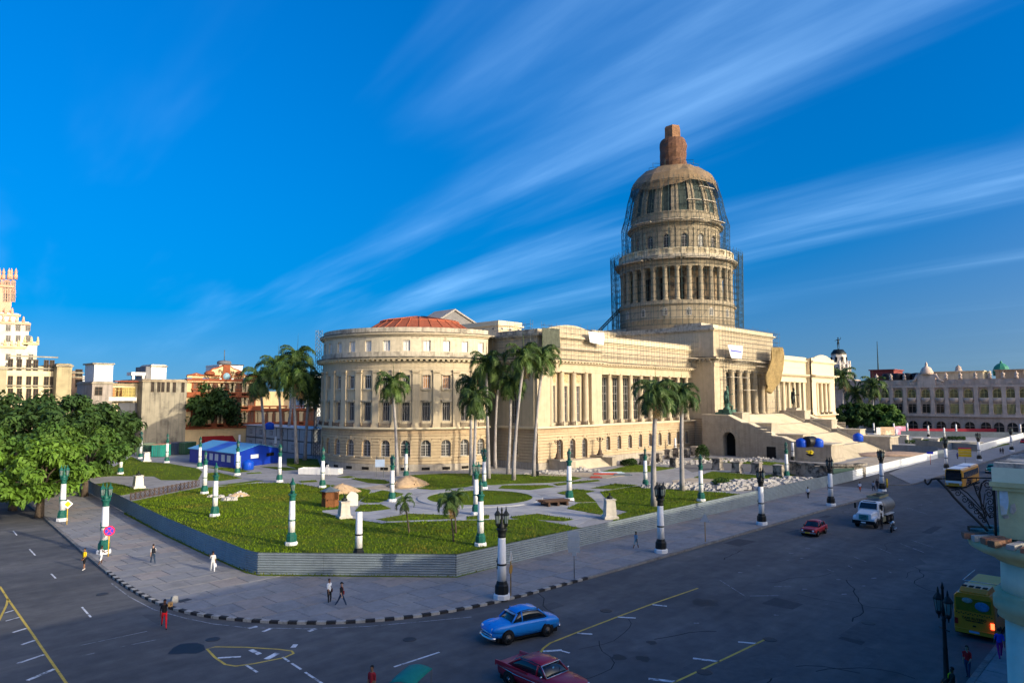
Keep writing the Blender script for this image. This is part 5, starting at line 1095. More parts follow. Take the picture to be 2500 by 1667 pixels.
gl = [ # px of foot, lanterns, rotation relative to the line of sight (90: side by side), label
 ((151,1271),2,90,'green and white pillar lamp by the yellow diamond sign'),((253,1350),2,80,'green and white pillar lamp next to the round no stopping sign'),((343,1119),2,20,'far green pillar lamp in front of the pale green container'),((407,1129),2,10,'far green pillar lamp in front of the turquoise container'),
 ((487,1143),2,10,'green pillar lamp at the left end of the blue shed'),((499,1205),2,0,'stout green pillar lamp at the end of the low iron railing'),((294,1157),2,0,'green pillar lamp half hidden by the big street tree'),((524,1260),2,5,'green pillar lamp on the left lawn near pale stones'),
 ((579,1159),2,15,'green pillar lamp before the long side of the blue shed'),((682,1176),2,20,'green pillar lamp at the right corner of the blue shed'),((787,1190),2,10,'green pillar lamp by the white ladder and rounded wing'),((711,1330),2,8,'nearest green pillar lamp on the lawn beside the wooden kiosk'),
 ((957,1223),2,30,'green pillar lamp on the path left of the ring lawn'),((991,1166),2,15,'green pillar lamp rising from the heap of earth'),((1182,1193),3,90,'green pillar lamp with three spread lanterns behind the ring lawn'),((1162,1255),2,85,'green pillar lamp with paired lanterns at the near edge of the ring'),
 ((1173,1332),2,4,'green pillar lamp on the lawn right of the two young palms'),((1390,1221),2,10,'green pillar lamp next to the stacked planks'),((1576,1189),2,5,'green pillar lamp left of the stout palm trunk'),((1712,1223),2,15,'green pillar lamp on the right lawn before the white rubble'),((1921,1166),2,15,'green pillar lamp on the driveway island')]
for i, (q, nl, ro, lab) in enumerate(gl): p = pm(*q); pillar_lamp(lab, p, 'green', nl, cang(p)+radians(ro), 'green and white pillar lamps in the park', scale=(1.12 if q[0] in (1390,) else 1.0))
bl = [((1225,1460),2,85,'nearest black and white pillar lamp at the curving kerb'),((1614,1348),4,30,'black and white pillar lamp right of the pale road sign'),((1860,1280),2,75,'black and white pillar lamp beside the red saloon'),((2029,1234),2,70,'black and white pillar lamp above the tanker truck'),((2154,1199),4,20,'black and white pillar lamp by the yellow post at the driveway'),
      ((2311,1147),4,40,'black pillar lamp on the pavement beyond the driveway'),((2391,1124),4,10,'black pillar lamp in front of the pale stone block'),((2470,1101),4,30,'farthest black pillar lamp on the avenue pavement')]
for q, nl, ro, lab in bl: p = pm(*q); pillar_lamp(lab, p, 'black', nl, cang(p)+radians(ro), 'black and white pillar lamps on the avenue')
stubs = [((875,1372),'headless white lamp pillar standing behind the hoarding'),((1797,1106),'headless white lamp pillar by the tunnel arch'),((1936,1127),'headless white lamp pillar at the stair block'),((1649,1112),'headless white lamp pillar among the stone piers'),((672,1106),'headless white lamp pillar behind the blue shed'),((473,1090),'headless white lamp pillar far behind the shed roof'),((515,1090),'headless white lamp pillar by the red awnings'),
         ((2189,1079),'headless white lamp pillar near the far hedge'),((2183,1060),'far headless lamp pillar beside the pink hoarding'),((2216,1059),'far headless lamp pillar before the first theatre arch'),((2267,1068),'far headless lamp pillar before the second theatre arch'),((2306,1075),'far headless lamp pillar left of the dry flower bed'),((2335,1063),'far headless lamp pillar before the blue hoarding'),((2134,1059),'far headless lamp pillar under the royal palms'),((2492,1063),'far headless lamp pillar at the right edge'),((584,1100),'headless lamp pillar against the white cabins')]
for q, lab in stubs: p = pm(*q); t = pillar_lamp(lab, p, 'bare', 0, .3, 'headless white lamp pillars', scale=1.0)
# dark lantern post close to the camera
p = gp(2313,1690,0); t = thing('lantern_post', 'dark iron lantern post at the lower right beside the minibus', 'street lamp', (p[0],p[1],0), cang(p)+.6)
part('post', MB().lathe([(.3,0),(.28,.5),(.14,.7),(.11,2.0),(.12,2.1),(.10,2.2),(.085,3.4),(.11,3.5),(.07,3.7)], 10), lk, t); part('cross_bar', MB().tube([(-.38,0,3.05),(.38,0,3.05)], .03, 6), lk, t)
f, g = lantern(lk, .95); o = part('lantern', f, lk, t, (.36,0,3.75)); part('lantern_glass', g, lgl, o); o2 = part('lantern', f.mesh('lantern', lk), None, t, (-.36,0,3.75)); part('lantern_glass', g.mesh('lantern_glass', lgl), None, o2)
part('finial', MB().lathe([(.07,3.7),(.1,4.0),(.06,4.2),(.06,5.0),(.09,5.05),(.05,5.2),(.01,5.35)], 8).tube([(-.36,0,3.7),(0,0,3.6),(.36,0,3.7)], .035, 6), lk, t)
# ---------------------------------------------------------------- signs
yel = M('sign_yellow', (0.80,0.46,0.01), 0.5, 0.05, 2.0); whs = M('sign_white', (0.8,0.8,0.78), 0.5, 0.03, 2.0); red = M('sign_red', (0.75,0.02,0.08), 0.5, 0.05, 2.0); blu = M('sign_blue', (0.03,0.05,0.55), 0.5, 0.05, 2.0); sgrey = M('sign_back', (0.42,0.46,0.50), 0.45, 0.08, 2.0, metal=.3); rustp = M('post_ochre', (0.33,0.19,0.04), 0.7, 0.2, 2.0)
def poly_n(n, r, a0=0.0): return [(r*cos(a0+2*pi*i/n), r*sin(a0+2*pi*i/n)) for i in range(n)]
upr = lambda x,y,z: (z, x, y)      # an outline standing upright, facing -x
def sign(name, label, pos, h, post, z=PZ, face=None):
    t = thing(name, label, 'sign', (pos[0],pos[1],z), face if face is not None else cang(pos)); part('post', MB().tube([(0.04,0,0),(0.04,0,h)], .045, 8), post, t); return t
t = sign('diamond_sign', 'yellow and white diamond priority sign on a yellow post', pm(163,1280), 2.3, yel); b = part('board', MB().prism(poly_n(4,.52), -.02, .0, upr), whs, t, (0,0,2.3)); part('centre', MB().prism(poly_n(4,.34), -.035, -.02, upr), yel, b)
t = sign('no_stopping_sign', 'round blue and red no stopping sign on a yellow post', pm(264,1358), 2.35, yel); b = part('board', MB().prism(poly_n(24,.46), -.02, 0, upr), red, t, (0,0,2.3)); d_ = part('disc', MB().prism(poly_n(24,.34), -.03, -.02, upr), blu, b)
part('cross', MB().prism([(-.25,-.2),(-.2,-.25),(.25,.2),(.2,.25)], -.042, -.03, upr), red, d_); part('cross', MB().prism([(.25,-.2),(.2,-.25),(-.25,.2),(-.2,.25)], -.045, -.03, upr), red, d_)
t = sign('sign_post', 'ochre post with round and triangular sign seen edge on by the near lamp', pm(1247,1454), 3.0, rustp); b = part('board', MB().prism(poly_n(16,.33), -.02, .01, upr), rustp, t, (0,0,1.9), 1.2); b = part('board', MB().prism(poly_n(3,.5,pi/2), -.02, .01, upr), sgrey, t, (0,0,2.75), 1.2)
t = sign('direction_sign', 'back of a tall grey direction sign with stacked boards', pm(1402,1412), 3.75, M('post_grey', (0.25,0.25,0.26), .6, .1, 2.0, metal=.3)); 
for k in range(4): part('board', MB().box(-.03,0,-.48,.48,0,.40), sgrey, t, (0,.05*(k%2),2.05+k*.43))
part('board', MB().box(-.03,0,-.02,.3,0,.25), sgrey, t, (0,-.16,1.78))
t = sign('triangle_sign', 'back of a grey triangular sign on an ochre post', pm(1722,1322), 2.2, rustp); part('board', MB().prism(poly_n(3,.58,pi/2), -.02, .01, upr), sgrey, t, (0,0,2.25))
t = sign('street_sign', 'yellow stacked direction boards on a thin post', pm(2357,1134), 3.1, tube_d)
for k in range(3): part('board', MB().box(-.03,0,-1.2,1.2,0,.52), yel, t, (0,0,1.7+.58*k))
part('board', MB().box(-.03,0,-1.2,1.2,0,.2), red, t, (0,0,3.45))
t = sign('blue_sign', 'small blue sign on a red post before the white fence', pm(2272,1134), 2.4, M('post_red', (0.5,0.08,0.04), .6, .1, 2)); part('board', MB().box(-.03,0,-.6,.6,0,.5), blu, t, (0,0,2.3))
solo('yellow_post', MB().tube([(0,0,0),(0,0,1.45)], .13, 10), yel, 'plain yellow post at the driveway corner', 'post', (*pm(2166,1190),PZ))
t = thing('site_board', 'pale blue information board on two dark posts by the rounded wing', 'sign', (*pm(927,1166),PZ), cang(pm(927,1166)))
for s in (-1,1): part('post', MB().box(.02,.1,s*.65-.05,s*.65+.05,0,3.9), postm, t)
part('board', MB().box(-.04,.02,-.85,.85,1.95,3.3), M('board_blue', (0.33,0.42,0.58), .6, .1, 1.0), t)
# ---------------------------------------------------------------- things in the park
oldst = M('old_monument_stone', (0.55,0.50,0.42), 0.9, 0.15, 1.2, streak=.3, bump=.1); oldst2 = M('blackened_stone', (0.33,0.29,0.24), 0.92, 0.2, 1.2, bump=.15, col2=(0.05,0.045,0.04), c2lo=.46, c2hi=.58, streak=.5)
def bust(label, pos, h, s, mat, bust_h=.75):
    t = thing('bust_monument', label, 'monument', (pos[0],pos[1],.15), cang(pos)+.3); part('pedestal', MB().loft([[(x*k,y*k,z) for x,y in ((s,s),(-s,s),(-s,-s),(s,-s))] for k, z in ((1.45,0),(1.45,.25),(1.1,.4),(.92,h-.25),(.9,h-.15),(1.05,h-.1),(1.05,h))], smooth=False), mat, t)
    b = MB(); b.loft([[(x*k,y*1.5*k,h+z) for x,y in [(.2*cos(a),.2*sin(a)) for a in [i*pi/5 for i in range(10)]]] for k, z in ((1.0,0),(1.25,.12),(1.2,.25),(.5,.36),(.42,.42))]); b.sphere((-.02,0,h+.58), .14, .12, .17, 10, 7); b.sphere((-.15,0,h+.56), .03, .025, .04, 6, 4); part('bust', b, bronzed, t); return t
bust('bust on a pale pedestal beside a leaning white slab', pm(840,1264), 2.0, .55, oldst); bust('dark bust on a square stone pedestal near the avenue fence', pm(1489,1265), 2.3, .6, oldst); bust('dark bust on a white pedestal beside the low iron railing', pm(337,1191), 2.0, .6, M('white_monument', (0.66,0.62,0.54), .9, .1, 1.0)); bust('far bust on a slim cream pedestal near the containers', pm(357,1126), 2.1, .6, M('white_monument', (0,0,0)))
solo('leaning_slab', MB().prism([(-.75,0),(.75,0),(.75,1.4),(.4,1.75),(-.2,1.9),(-.75,1.3)], -.12, .12, lambda x,y,z: (x, z+y*.12, y)), M('white_monument', (0,0,0)), 'white stone slab with a rounded top leaning behind the bust', 'slab', (*pm(860,1235),.17), cang(pm(860,1235))-pi/2)
# wooden kiosk
wd = M('kiosk_wood', (0.20,0.075,0.025), 0.75, 0.25, 3.0, bump=.1); p = pm(806,1236)
t = thing('wooden_kiosk', 'small brown wooden kiosk with a grey tin roof on the lawn', 'kiosk', (p[0],p[1],.17), cang(p)+.5)
hexp = poly_n(6, 1.05)
for i in range(6):
    a, b_ = hexp[i], hexp[(i+1)%6]; cx_, cy_ = (a[0]+b_[0])/2, (a[1]+b_[1])/2; an = atan2(b_[1]-a[1], b_[0]-a[0]); L = hypot(b_[0]-a[0], b_[1]-a[1])
    part('wall_panel', MB().box(-L/2+.04,L/2-.04,-.03,.03,0,.95), wd, t, (cx_,cy_,0), an); part('corner_post', MB().box(-.05,.05,-.05,.05,0,2.0), wd, t, (a[0],a[1],0), an)
    if i in (0,2,5): part('shutter', MB().box(-L/2+.06,L/2-.06,-.02,.02,1.0,1.95), wd, t, (cx_,cy_,0), an)
    part('lintel', MB().box(-L/2,L/2,-.05,.05,1.9,2.02), wd, t, (cx_,cy_,0), an)
part('shutter', MB().box(0,.6,-.02,.02,1.0,1.95), wd, t, (hexp[3][0],hexp[3][1],0), 3.6); part('counter', MB().box(-.8,.8,-.8,.8,.85,.95), wd, t)
part('roof', MB().lathe([(1.35,2.02),(1.3,2.08),(.12,2.55),(.06,2.6),(.05,2.75)], 6, smooth=False), M('tin_roof', (0.16,0.19,0.19), .5, .2, 2.0, metal=.4), t)
# iron railing
ra, rb = pm(318,1222), pm(487,1187); t = thing('iron_railing', 'low wrought iron railing of repeated rings along the left path', 'railing', (ra[0],ra[1],.15)); nr_ = 16; an = atan2(rb[1]-ra[1], rb[0]-ra[0]); L = hypot(rb[0]-ra[0], rb[1]-ra[1])/nr_
m_ = MB(); 
for z in (.08,1.0): m_.box(0,L,-.03,.03,z,z+.07)
for k in range(int(L/1.1)+1):
    x = .55+k*1.1
    if x+.45 < L: m_.tube([(x+.42*cos(a),0,.56+.4*sin(a)) for a in [i*pi/5 for i in range(11)]], .035, 4); m_.tube([(x-.45,0,.15),(x+.45,0,1.0)], .03, 4); m_.tube([(x+.45,0,.15),(x-.45,0,1.0)], .03, 4)
m_.box(-.04,.04,-.05,.05,0,1.15); m_ = m_.mesh('railing_panel', ironm)
for i in range(nr_): link('railing_panel', m_, t, (cos(an)*L*i, sin(an)*L*i, 0), an)
# stone piers round the driveway
for q, w, h, lab in (((1575,1133),.9,2.2,'blackened stone pier nearest the pavilion steps'),((1607,1128),.7,2.0,'blackened stone pier behind the palm trunk, third along the wing'),((1632,1120),.7,2.2,'blackened stone pier beside the headless lamp pillar'),((1653,1117),.8,2.3,'blackened stone pier under the wing arches'),((1674,1116),.7,2.1,'blackened stone pier in front of the last wing arches'),((1697,1112),.8,2.3,'blackened stone pier at the foot of the central block'),((1646,1140),.7,1.9,'blackened stone pier standing forward by the path edge'),
        ((1752,1146),.8,2.3,'capped stone pier at the left of the driveway lawn'),((1800,1153),.8,2.1,'streaked stone pier, second along the driveway lawn'),((1848,1155),.8,2.1,'dark stone pier behind the third avenue lamp'),((1902,1162),.85,2.1,'broken stone pier at the end of the driveway lawn'),((2166,1082),1.3,2.5,'pale stone post by the right stair block'),((2206,1080),1.3,2.4,'pale stone post left of the far hedge'),((2241,1082),1.3,1.8,'small pale stone post before the far hedge'),((2281,1084),1.3,1.8,'small pale stone post at the right end of the far hedge')):
    p = pm(*q); mat = oldst2 if q[0] < 2100 else oldst; b = MB(); b.loft([[(x*k,y*k,z) for x,y in ((w,w),(-w,w),(-w,-w),(w,-w))] for k, z in ((1.15,0),(1.15,.3),(1,.4),(.95,h-.3),(.97,h-.25),(1.15,h-.18),(1.15,h-.05),(.7,h+.1))], smooth=False); solo('stone_pier', b, mat, lab, 'pier', (p[0],p[1],.14), .05, 'stone piers round the driveway')
p = pm(2020,1165); b = MB()
for k in range(14): a0 = -1.2+k*.17; b.prism([(6*cos(a0)-6,6*sin(a0)),(6*cos(a0+.165)-6,6*sin(a0+.165)),(7*cos(a0+.165)-6,7*sin(a0+.165)),(7*cos(a0)-6,7*sin(a0))], 0, 2.1+.2*sin(k*2.3)); b.prism([(5.8*cos(a0)-6,5.8*sin(a0)),(5.8*cos(a0+.17)-6,5.8*sin(a0+.17)),(7.3*cos(a0+.17)-6,7.3*sin(a0+.17)),(7.3*cos(a0)-6,7.3*sin(a0))], 2.15, 2.55)
t = thing('ruined_parapet', 'curved blackened stone parapet behind the fourth avenue lamp', 'parapet', (p[0],p[1],.14), cang(p)+pi); part('stonework', b, oldst2, t)['kind'] = 'stuff'
for q, s in (((2350,1096),(9,3.2,2.2)),): p = pm(*q); solo('stone_block', MB().box(-s[0]/2,s[0]/2,-s[1]/2,s[1]/2,0,s[2]-.3).box(-s[0]/2-.2,s[0]/2+.2,-s[1]/2-.2,s[1]/2+.2,s[2]-.3,s[2]), oldst, 'long pale stone block in the far flower bed', 'block', (p[0],p[1],.14), -1.0)
# heaps of earth, rubble, planks, debris
def heap(name, label, pos, rx, ry, h, n, mat, size, cat, base=None, seed=1, rot=0):
    r = random.Random(seed); t = thing(name, label, cat, (pos[0],pos[1],.13), rot)
    if base: 
        m = MB(); m.loft([[(rx*k*cos(a)*(1+.12*sin(3*a+seed)+r.uniform(-.06,.06)), ry*k*sin(a)*(1+.1*cos(2*a)+r.uniform(-.06,.06)), z) for a in [i*pi/9 for i in range(18)]] for k, z in ((1.05,0),(.8,h*.35),(.45,h*.75),(.12,h))]); part('mound', m, base, t)
    st_ = MB()
    for _ in range(n):
        a = r.uniform(0,2*pi); q = sqrt(r.random()); s = size*r.uniform(.45,1.3); x, y = rx*q*cos(a), ry*q*sin(a); z = h*max(0,(1-q))*(1 if base else r.random())+s*.25
        pts = [(x+s*dx*r.uniform(.6,1.1), y+s*dy*r.uniform(.6,1.1), max(.02, z+s*dz*r.uniform(.5,1))) for dx,dy,dz in ((.6,.4,-.3),(-.5,.6,-.3),(-.6,-.5,-.3),(.5,-.6,-.3),(.4,.3,.4),(-.4,.4,.5),(-.3,-.4,.4),(.4,-.3,.5))]; st_.add(pts, [(0,3,2,1),(4,5,6,7),(0,1,5,4),(1,2,6,5),(2,3,7,6),(3,0,4,7)])
    if n: part('stones', st_, mat, t)['kind'] = 'stuff'
    return t
rubm = M('rubble_white', (0.45,0.42,0.38), .95, .25, 2.0, bump=.1); sand = M('earth_heap', (0.50,0.35,0.21), .95, .2, 1.0, bump=.5, col2=(0.36,0.25,0.15))
heap('earth_heap', 'heap of sandy earth at the foot of a lamp by the rounded wing', pm(995,1186), 3.6, 2.6, 1.7, 60, sand, .35, 'earth heap', sand, 2); heap('earth_heap', 'heap of earth and stones behind the wooden kiosk', pm(832,1202), 3.0, 2.2, 1.3, 40, sand, .4, 'earth heap', sand, 3); heap('earth_heap', 'small grassy mound with pale stones on the left lawn', pm(582,1211), 1.6, 1.2, .6, 16, rubm, .35, 'earth heap', sand, 4)
for i, (q, s, lab) in enumerate((((552,1222),.8,'larger pale boulder on the left lawn'),((573,1221),.7,'smaller pale boulder on the left lawn beside another'),((537,1215),.6,'pale stone next to the second lamp on the left lawn'),((511,1213),.5,'low pale stone at the left of the lawn lamps'))): heap('boulder', lab, pm(*q), .35, .3, .1, 5, rubm, s, 'boulder', None, 20+i)
for i, (q, rx, ry, n, s, lab) in enumerate((((1672,1190),7,2.0,170,.7,'line of white rubble across the right lawn'),((1790,1192),9,3.0,300,.75,'broad spread of white rubble behind the third avenue lamp'),((1868,1183),9,3.2,340,.8,'thick heap of white rubble above the avenue fence'),((1940,1176),6,2.4,160,.7,'white rubble trailing off towards the driveway'),((1720,1128),5,2.2,110,.5,'rubble strewn before the central block'),((1800,1126),6,1.8,120,.5,'rubble at the foot of the stair flank'),((1860,1122),5,1.6,80,.45,'rubble and weeds beside the stair block'),((1650,1132),6,2.0,90,.45,'rubble between the stone piers'),((1415,1150),4,1.2,90,.5,'rubble heap beside the left pavilion steps'),((1340,1157),4.5,.8,90,.45,'row of broken stone by the pavilion corner'))): heap('rubble_heap', lab, pm(*q), rx, ry, .7, n, rubm, s, 'rubble', None, 40+i, -.75)
t = thing('dirt_bank', 'low bank of reddish dirt in front of the stairs', 'earth heap', (*pm(2180,1112),.13), -.7); m = MB(); rq2 = random.Random(5); m.loft([[(11*k*cos(a)*(1+rq2.uniform(-.12,.12)), 3.5*k*sin(a)*(1+rq2.uniform(-.12,.12)), z+rq2.uniform(0,.15)) for a in [i*pi/10 for i in range(20)]] for k, z in ((1,0),(.8,.5),(.5,.8),(.15,1.0))]); part('mound', m, M('dirt_red', (0.36,0.25,0.18), .95, .25, .8, bump=.5), t)
p = pm(1354,1232); t = thing('plank_stack', 'untidy stack of dark old planks on the paved circle', 'planks', (p[0],p[1],.14), -.35); rq2 = random.Random(8); plk = M('old_plank', (0.085,0.05,0.035), .9, .3, 3.0)
for k in range(16): part('plank', MB().box(-2.1+rq2.uniform(-.3,.3),2.1+rq2.uniform(-.4,.3),-.12,.12,0,.07), plk, t, (rq2.uniform(-.2,.2), -.9+.36*(k%6)+rq2.uniform(-.05,.05), .5+.09*(k//6)+rq2.uniform(0,.02)), rq2.uniform(-.12,.12))
for k in range(3): part('bearer', MB().box(-.15,.15,-1.1,1.1,0,.48), plk, t, (-1.4+1.4*k,0,0))
for q, c, lab, L in (((1480,1158),(0.45,0.07,0.05),'red plank in the scrap pile by the pavilion steps',5),((1492,1155),(0.45,0.55,0.62),'pale blue board on the scrap pile by the pavilion steps',5),((1520,1160),(0.10,0.13,0.16),'dark sheet lying on the ground near the scrap pile',3.5),((1455,1166),(0.30,0.05,0.04),'dark red bundle in front of the scrap pile',2.2)):
    p = pm(*q); solo('scrap_board', MB().box(-L/2,L/2,-.5,.5,0,.12).box(-L/2+.2,L/2-.4,-.3,.35,.12,.26), M('scrap_%d' % int(c[0]*100+c[2]*9), c, .7, .15, 1.5), lab, 'board', (p[0],p[1],.16), -.8)
solo('refuse_bin', MB().lathe([(.35,0),(.45,.9),(.48,.95),(.42,1.0)], 12), M('bin_dark', (0.015,0.02,0.03), .6, .1, 2), 'dark bin beside the palm trunk at the pavilion corner', 'bin', (*pm(1311,1162),.15))
# fountain-like white tank with ladder at the round wing
p = pm(783,1156); t = thing('white_trough', 'long white basin with a stepladder at the left foot of the rounded wing', 'basin', (p[0],p[1],.13), -.95); part('basin', MB().box(-4,4,-1.2,-1.05,0,1.1).box(-4,4,1.05,1.2,0,1.1).box(-4,-3.85,-1.05,1.05,0,1.1).box(3.85,4,-1.05,1.05,0,1.1).box(-3.85,3.85,-1.05,1.05,0,.3), lw_, t)
t = thing('stepladder', 'white stepladder leaning near the white basin', 'ladder', (*pm(805,1160),.13), .4)
for s in (-1,1): part('rail', MB().tube([(s*.3,0,0),(s*.2,.5,2.0)], .035, 5), lw_, t); part('rail', MB().tube([(s*.3,1.0,0),(s*.2,.5,2.0)], .035, 5), lw_, t)
for k in range(5): part('rung', MB().box(-.27,.27,.08+k*.09,.16+k*.09,.35+k*.36,.39+k*.36), lw_, t)
# concrete lump and dark mat at the kerb
p = pm(424,1470); solo('concrete_block', MB().loft([[(x*k+z*.1,y*k,z) for x,y in ((.3,.28),(-.25,.3),(-.3,-.25),(.28,-.3))] for k, z in ((.8,0),(.75,.2),(.6,.42),(.2,.48))], smooth=False), kw, 'broken pale concrete block on the kerb behind the man in red trousers', 'block', (p[0],p[1],PZ))
solo('drain_cover', MB().box(-.45,.45,-.3,.3,0,.012), M('drain_iron', (0.06,0.06,0.062), .7, .2, 3), 'dark drain cover in the pavement near the kerb', 'drain cover', (*pm(449,1465),PZ+.004), .2)
# water tanks and small basket on the stair block
for q, z, lab in (((1957,1091),3.75,'left blue plastic water tank on the stair block'),((1997,1091),3.75,'right blue plastic water tank on the stair block'),((2095,1077),4.2,'blue plastic water tank on the right stair block'),((605,1146),.15,'blue plastic water tank beside the blue shed'),((658,1048),6.3,'blue water tank on top of the white cabins')):
    p = gp(*q, z); b = MB().lathe([(1.0,0),(1.12,.1),(1.15,1.3),(1.05,1.55),(.6,1.85),(.35,1.9),(.35,2.0),(.05,2.02)], 20); [b.lathe([(1.13,.35+k*.35),(1.19,.4+k*.35),(1.13,.45+k*.35)], 20, cap=False) for k in range(3)]; o = solo('water_tank', b, M('tank_blue', (0.005,0.07,0.50), .45, .1, 1.0), lab, 'water tank', (p[0],p[1],z), 0, 'blue water tanks')
p = gp(1977,1091,3.75); solo('black_tank', MB().lathe([(1.1,-1.6),(1.2,-1.5),(1.2,1.5),(1.1,1.6)], 16).xf(lambda x,y,z: (z*.9, y, x+1.2)), M('tank_black', (0.01,0.01,0.012), .5, .1, 1), 'black tank lying between two blue tanks on the stair block', 'water tank', (p[0],p[1],3.75), -.2)
p = gp(1976,1104,2.5); t = thing('flower_basket', 'yellow flowers in a basket hung on the stair block', 'flowers', (p[0]-.2,p[1]-.3,2.2)); part('basket', MB().lathe([(.3,-.5),(.9,-.1),(1.0,0)], 10), dark, t); fm = MB(); [fm.sphere((random.uniform(-.9,.9),random.uniform(-.5,.5),random.uniform(0,.7)), .2, .2, .16, 6, 4) for _ in range(26)]; part('blossoms', fm, M('blossom_yellow', (0.7,0.55,0.02), .8, .2, 3), t)['kind'] = 'stuff'
# ---------------------------------------------------------------- palms and trees
frm = M('palm_leaf', (0.036,0.072,0.014), 0.6, 0.35, .5, spec=.3, col2=(0.078,0.125,0.020)); frd = M('palm_leaf_dry', (0.20,0.125,0.05), 0.9, 0.2, 1.2); tkm = M('palm_trunk', (0.34,0.315,0.30), 0.92, 0.16, 1.0, bump=.15, col2=(0.22,0.20,0.19)); csm = M('palm_crownshaft', (0.085,0.15,0.035), 0.5, 0.15, 1.0); brk = M('tree_bark', (0.10,0.075,0.055), 0.95, 0.25, 2.0, bump=.4)
def frond(L, up0, droop, seed, nl=46, wide=1.0):
    """a feather leaf along +x: arching rib with two rows of drooping leaflets"""
    r = random.Random(seed); P = []; x = z = 0.0; a = up0; n = 12
    for i in range(n+1): P.append(Vector((x, r.uniform(-.03,.03)*L*(i/n)**2, z))); x += cos(a)*L/n; z += sin(a)*L/n; a -= droop*(1.1*i/n+.18)/n*2
    mb = MB(); mb.tube(P, [.055*(1-.85*i/n) for i in range(n+1)], 4, cap=False); vs = []; fs = []
    for j in range(nl):
        t = .1+.9*j/nl; k = t*n; i = min(int(k), n-1); f = k-i; p = P[i].lerp(P[i+1], f); d = (P[i+1]-P[i]).normalized()
        ll = L*.235*wide*(sin(pi*min(1,t*.92+.06))**.55)*r.uniform(.8,1.15)+.06
        for s in (-1,1):
            o = Vector((0,s,0)); dirv = (o*.8+d*.55+Vector((0,0,r.uniform(-.1,.35)))).normalized(); tip = p+dirv*ll+Vector((0,0,-ll*r.uniform(.45,.95))); mid = p+dirv*ll*.55+Vector((0,0,-.05*ll)); w = d*(.06+.03*wide)*L*.25
            q = len(vs); vs += [p-w*.5, p+w*.5, mid+w*.55, mid-w*.55, tip]; fs += [(q,q+1,q+2,q+3),(q+3,q+2,q+4)]
    mb.add(vs, fs); return mb
FR = [frond(1.0, u, d, 100+i).mesh('frond', frm) for i, (u, d) in enumerate(((1.25,1.5),(1.0,1.9),(.75,2.1),(.4,2.1),(.0,1.8),(-.4,1.3),(-.85,.7)))]
FRD = frond(1.0, -.9, .5, 140, 22).mesh('frond', frd)
def palm(label, base, top, R, nf, seed, group, th=.30, young=False, dry=1, dense=1.0, z0=.12):
    r = random.Random(seed); t = thing('palm_tree', label, 'palm tree', (base[0],base[1],z0), 0, group); T = Vector((top[0]-base[0], top[1]-base[1], top[2]-z0)); cs = 0 if young else min(1.9, T.z*.12)
    bend = Vector((r.uniform(-.4,.4), r.uniform(-.4,.4), 0))*(.4 if not young else .3)
    def pt(k): return Vector((T.x*k**1.5, T.y*k**1.5, (T.z-cs)*k))+bend*sin(pi*k)
    part('trunk', MB().tube([pt(k/10) for k in range(11)], [th*(1.35 if k == 0 else 1.12 if k == 1 else 1.0-.02*k+.1*sin(k*.75)) for k in range(11)], 9), tkm if not young else brk, t)
    c = pt(1)
    if not young: part('crownshaft', MB().tube([c, c+Vector((0,0,cs*.35)), c+Vector((0,0,cs)), c+Vector((0,0,cs*1.5))], [th*.92,th*1.0,th*.55,th*.2], 9), csm, t)
    C = c+Vector((0,0,cs*.95)); ga = 2.39996
    for i in range(nf):
        q = i/(nf-1); lv_ = min(6, int(q*7*.999)); me = FR[lv_]; o = link('frond', me, t, tuple(C-Vector((0,0,.12*q))), i*ga+r.uniform(-.25,.25)); s = R*(.82+.22*sin(pi*q))*r.uniform(.88,1.1); o.scale = (s,s,s)
    for i in range(dry): o = link('frond', FRD, t, tuple(C-Vector((0,0,.2))), r.uniform(0,6.28)); o.scale = (R*.9,)*3; o['label'] = 'dry brown hanging frond'
    if not young: part('spear_leaf', MB().tube([C, C+Vector((.05,0,R*.55)), C+Vector((.1,.05,R*.95))], [.07,.05,.01], 4), frm, t)
    return t
def P3(foot, crown, z=.12):                       # foot and crown as seen: stand the palm upright at the foot
    b = gp(*foot, z); d = ray(*crown); k = (b[0]*d.x+b[1]*d.y)/(d.x*d.x+d.y*d.y); return b, (d.x*k, d.y*k, CZ+d.z*k)
for i, (ft, cr, R, nf, lab) in enumerate((((969,1161),(960,935),4.6,17,'royal palm in front of the rounded wing'),((1193,1168),(1187,885),4.6,18,'tall royal palm at the junction of rounded wing and pavilion'),((1158,1184),(1162,975),4.3,19,'bright green shorter royal palm before the rounded wing'),((1150,1160),(1152,935),4.2,18,'shaded royal palm just behind the bright shorter palm'),
        ((1209,1143),(1216,915),4.2,18,'slim dark palm close to the south return wall'),((1240,1156),(1246,930),4.4,19,'dark palm with heavy crown by the south return wall'),((1254,1172),(1277,868),4.8,18,'tall palm leaning right before the pavilion corner'),((1303,1163),(1324,868),4.8,18,'tallest leaning palm directly at the pavilion corner'),
        ((1597,1236),(1600,958),4.0,22,'stout royal palm near the avenue fence, left of two'),((1666,1198),(1664,960),3.9,21,'royal palm with dark crown right of the stout one'))):
    b, c = P3(ft, cr); palm(lab, b, c, R*1.0, nf+2, 10+i, 'royal palms in front of the capitol', .31 if i < 8 else .36)
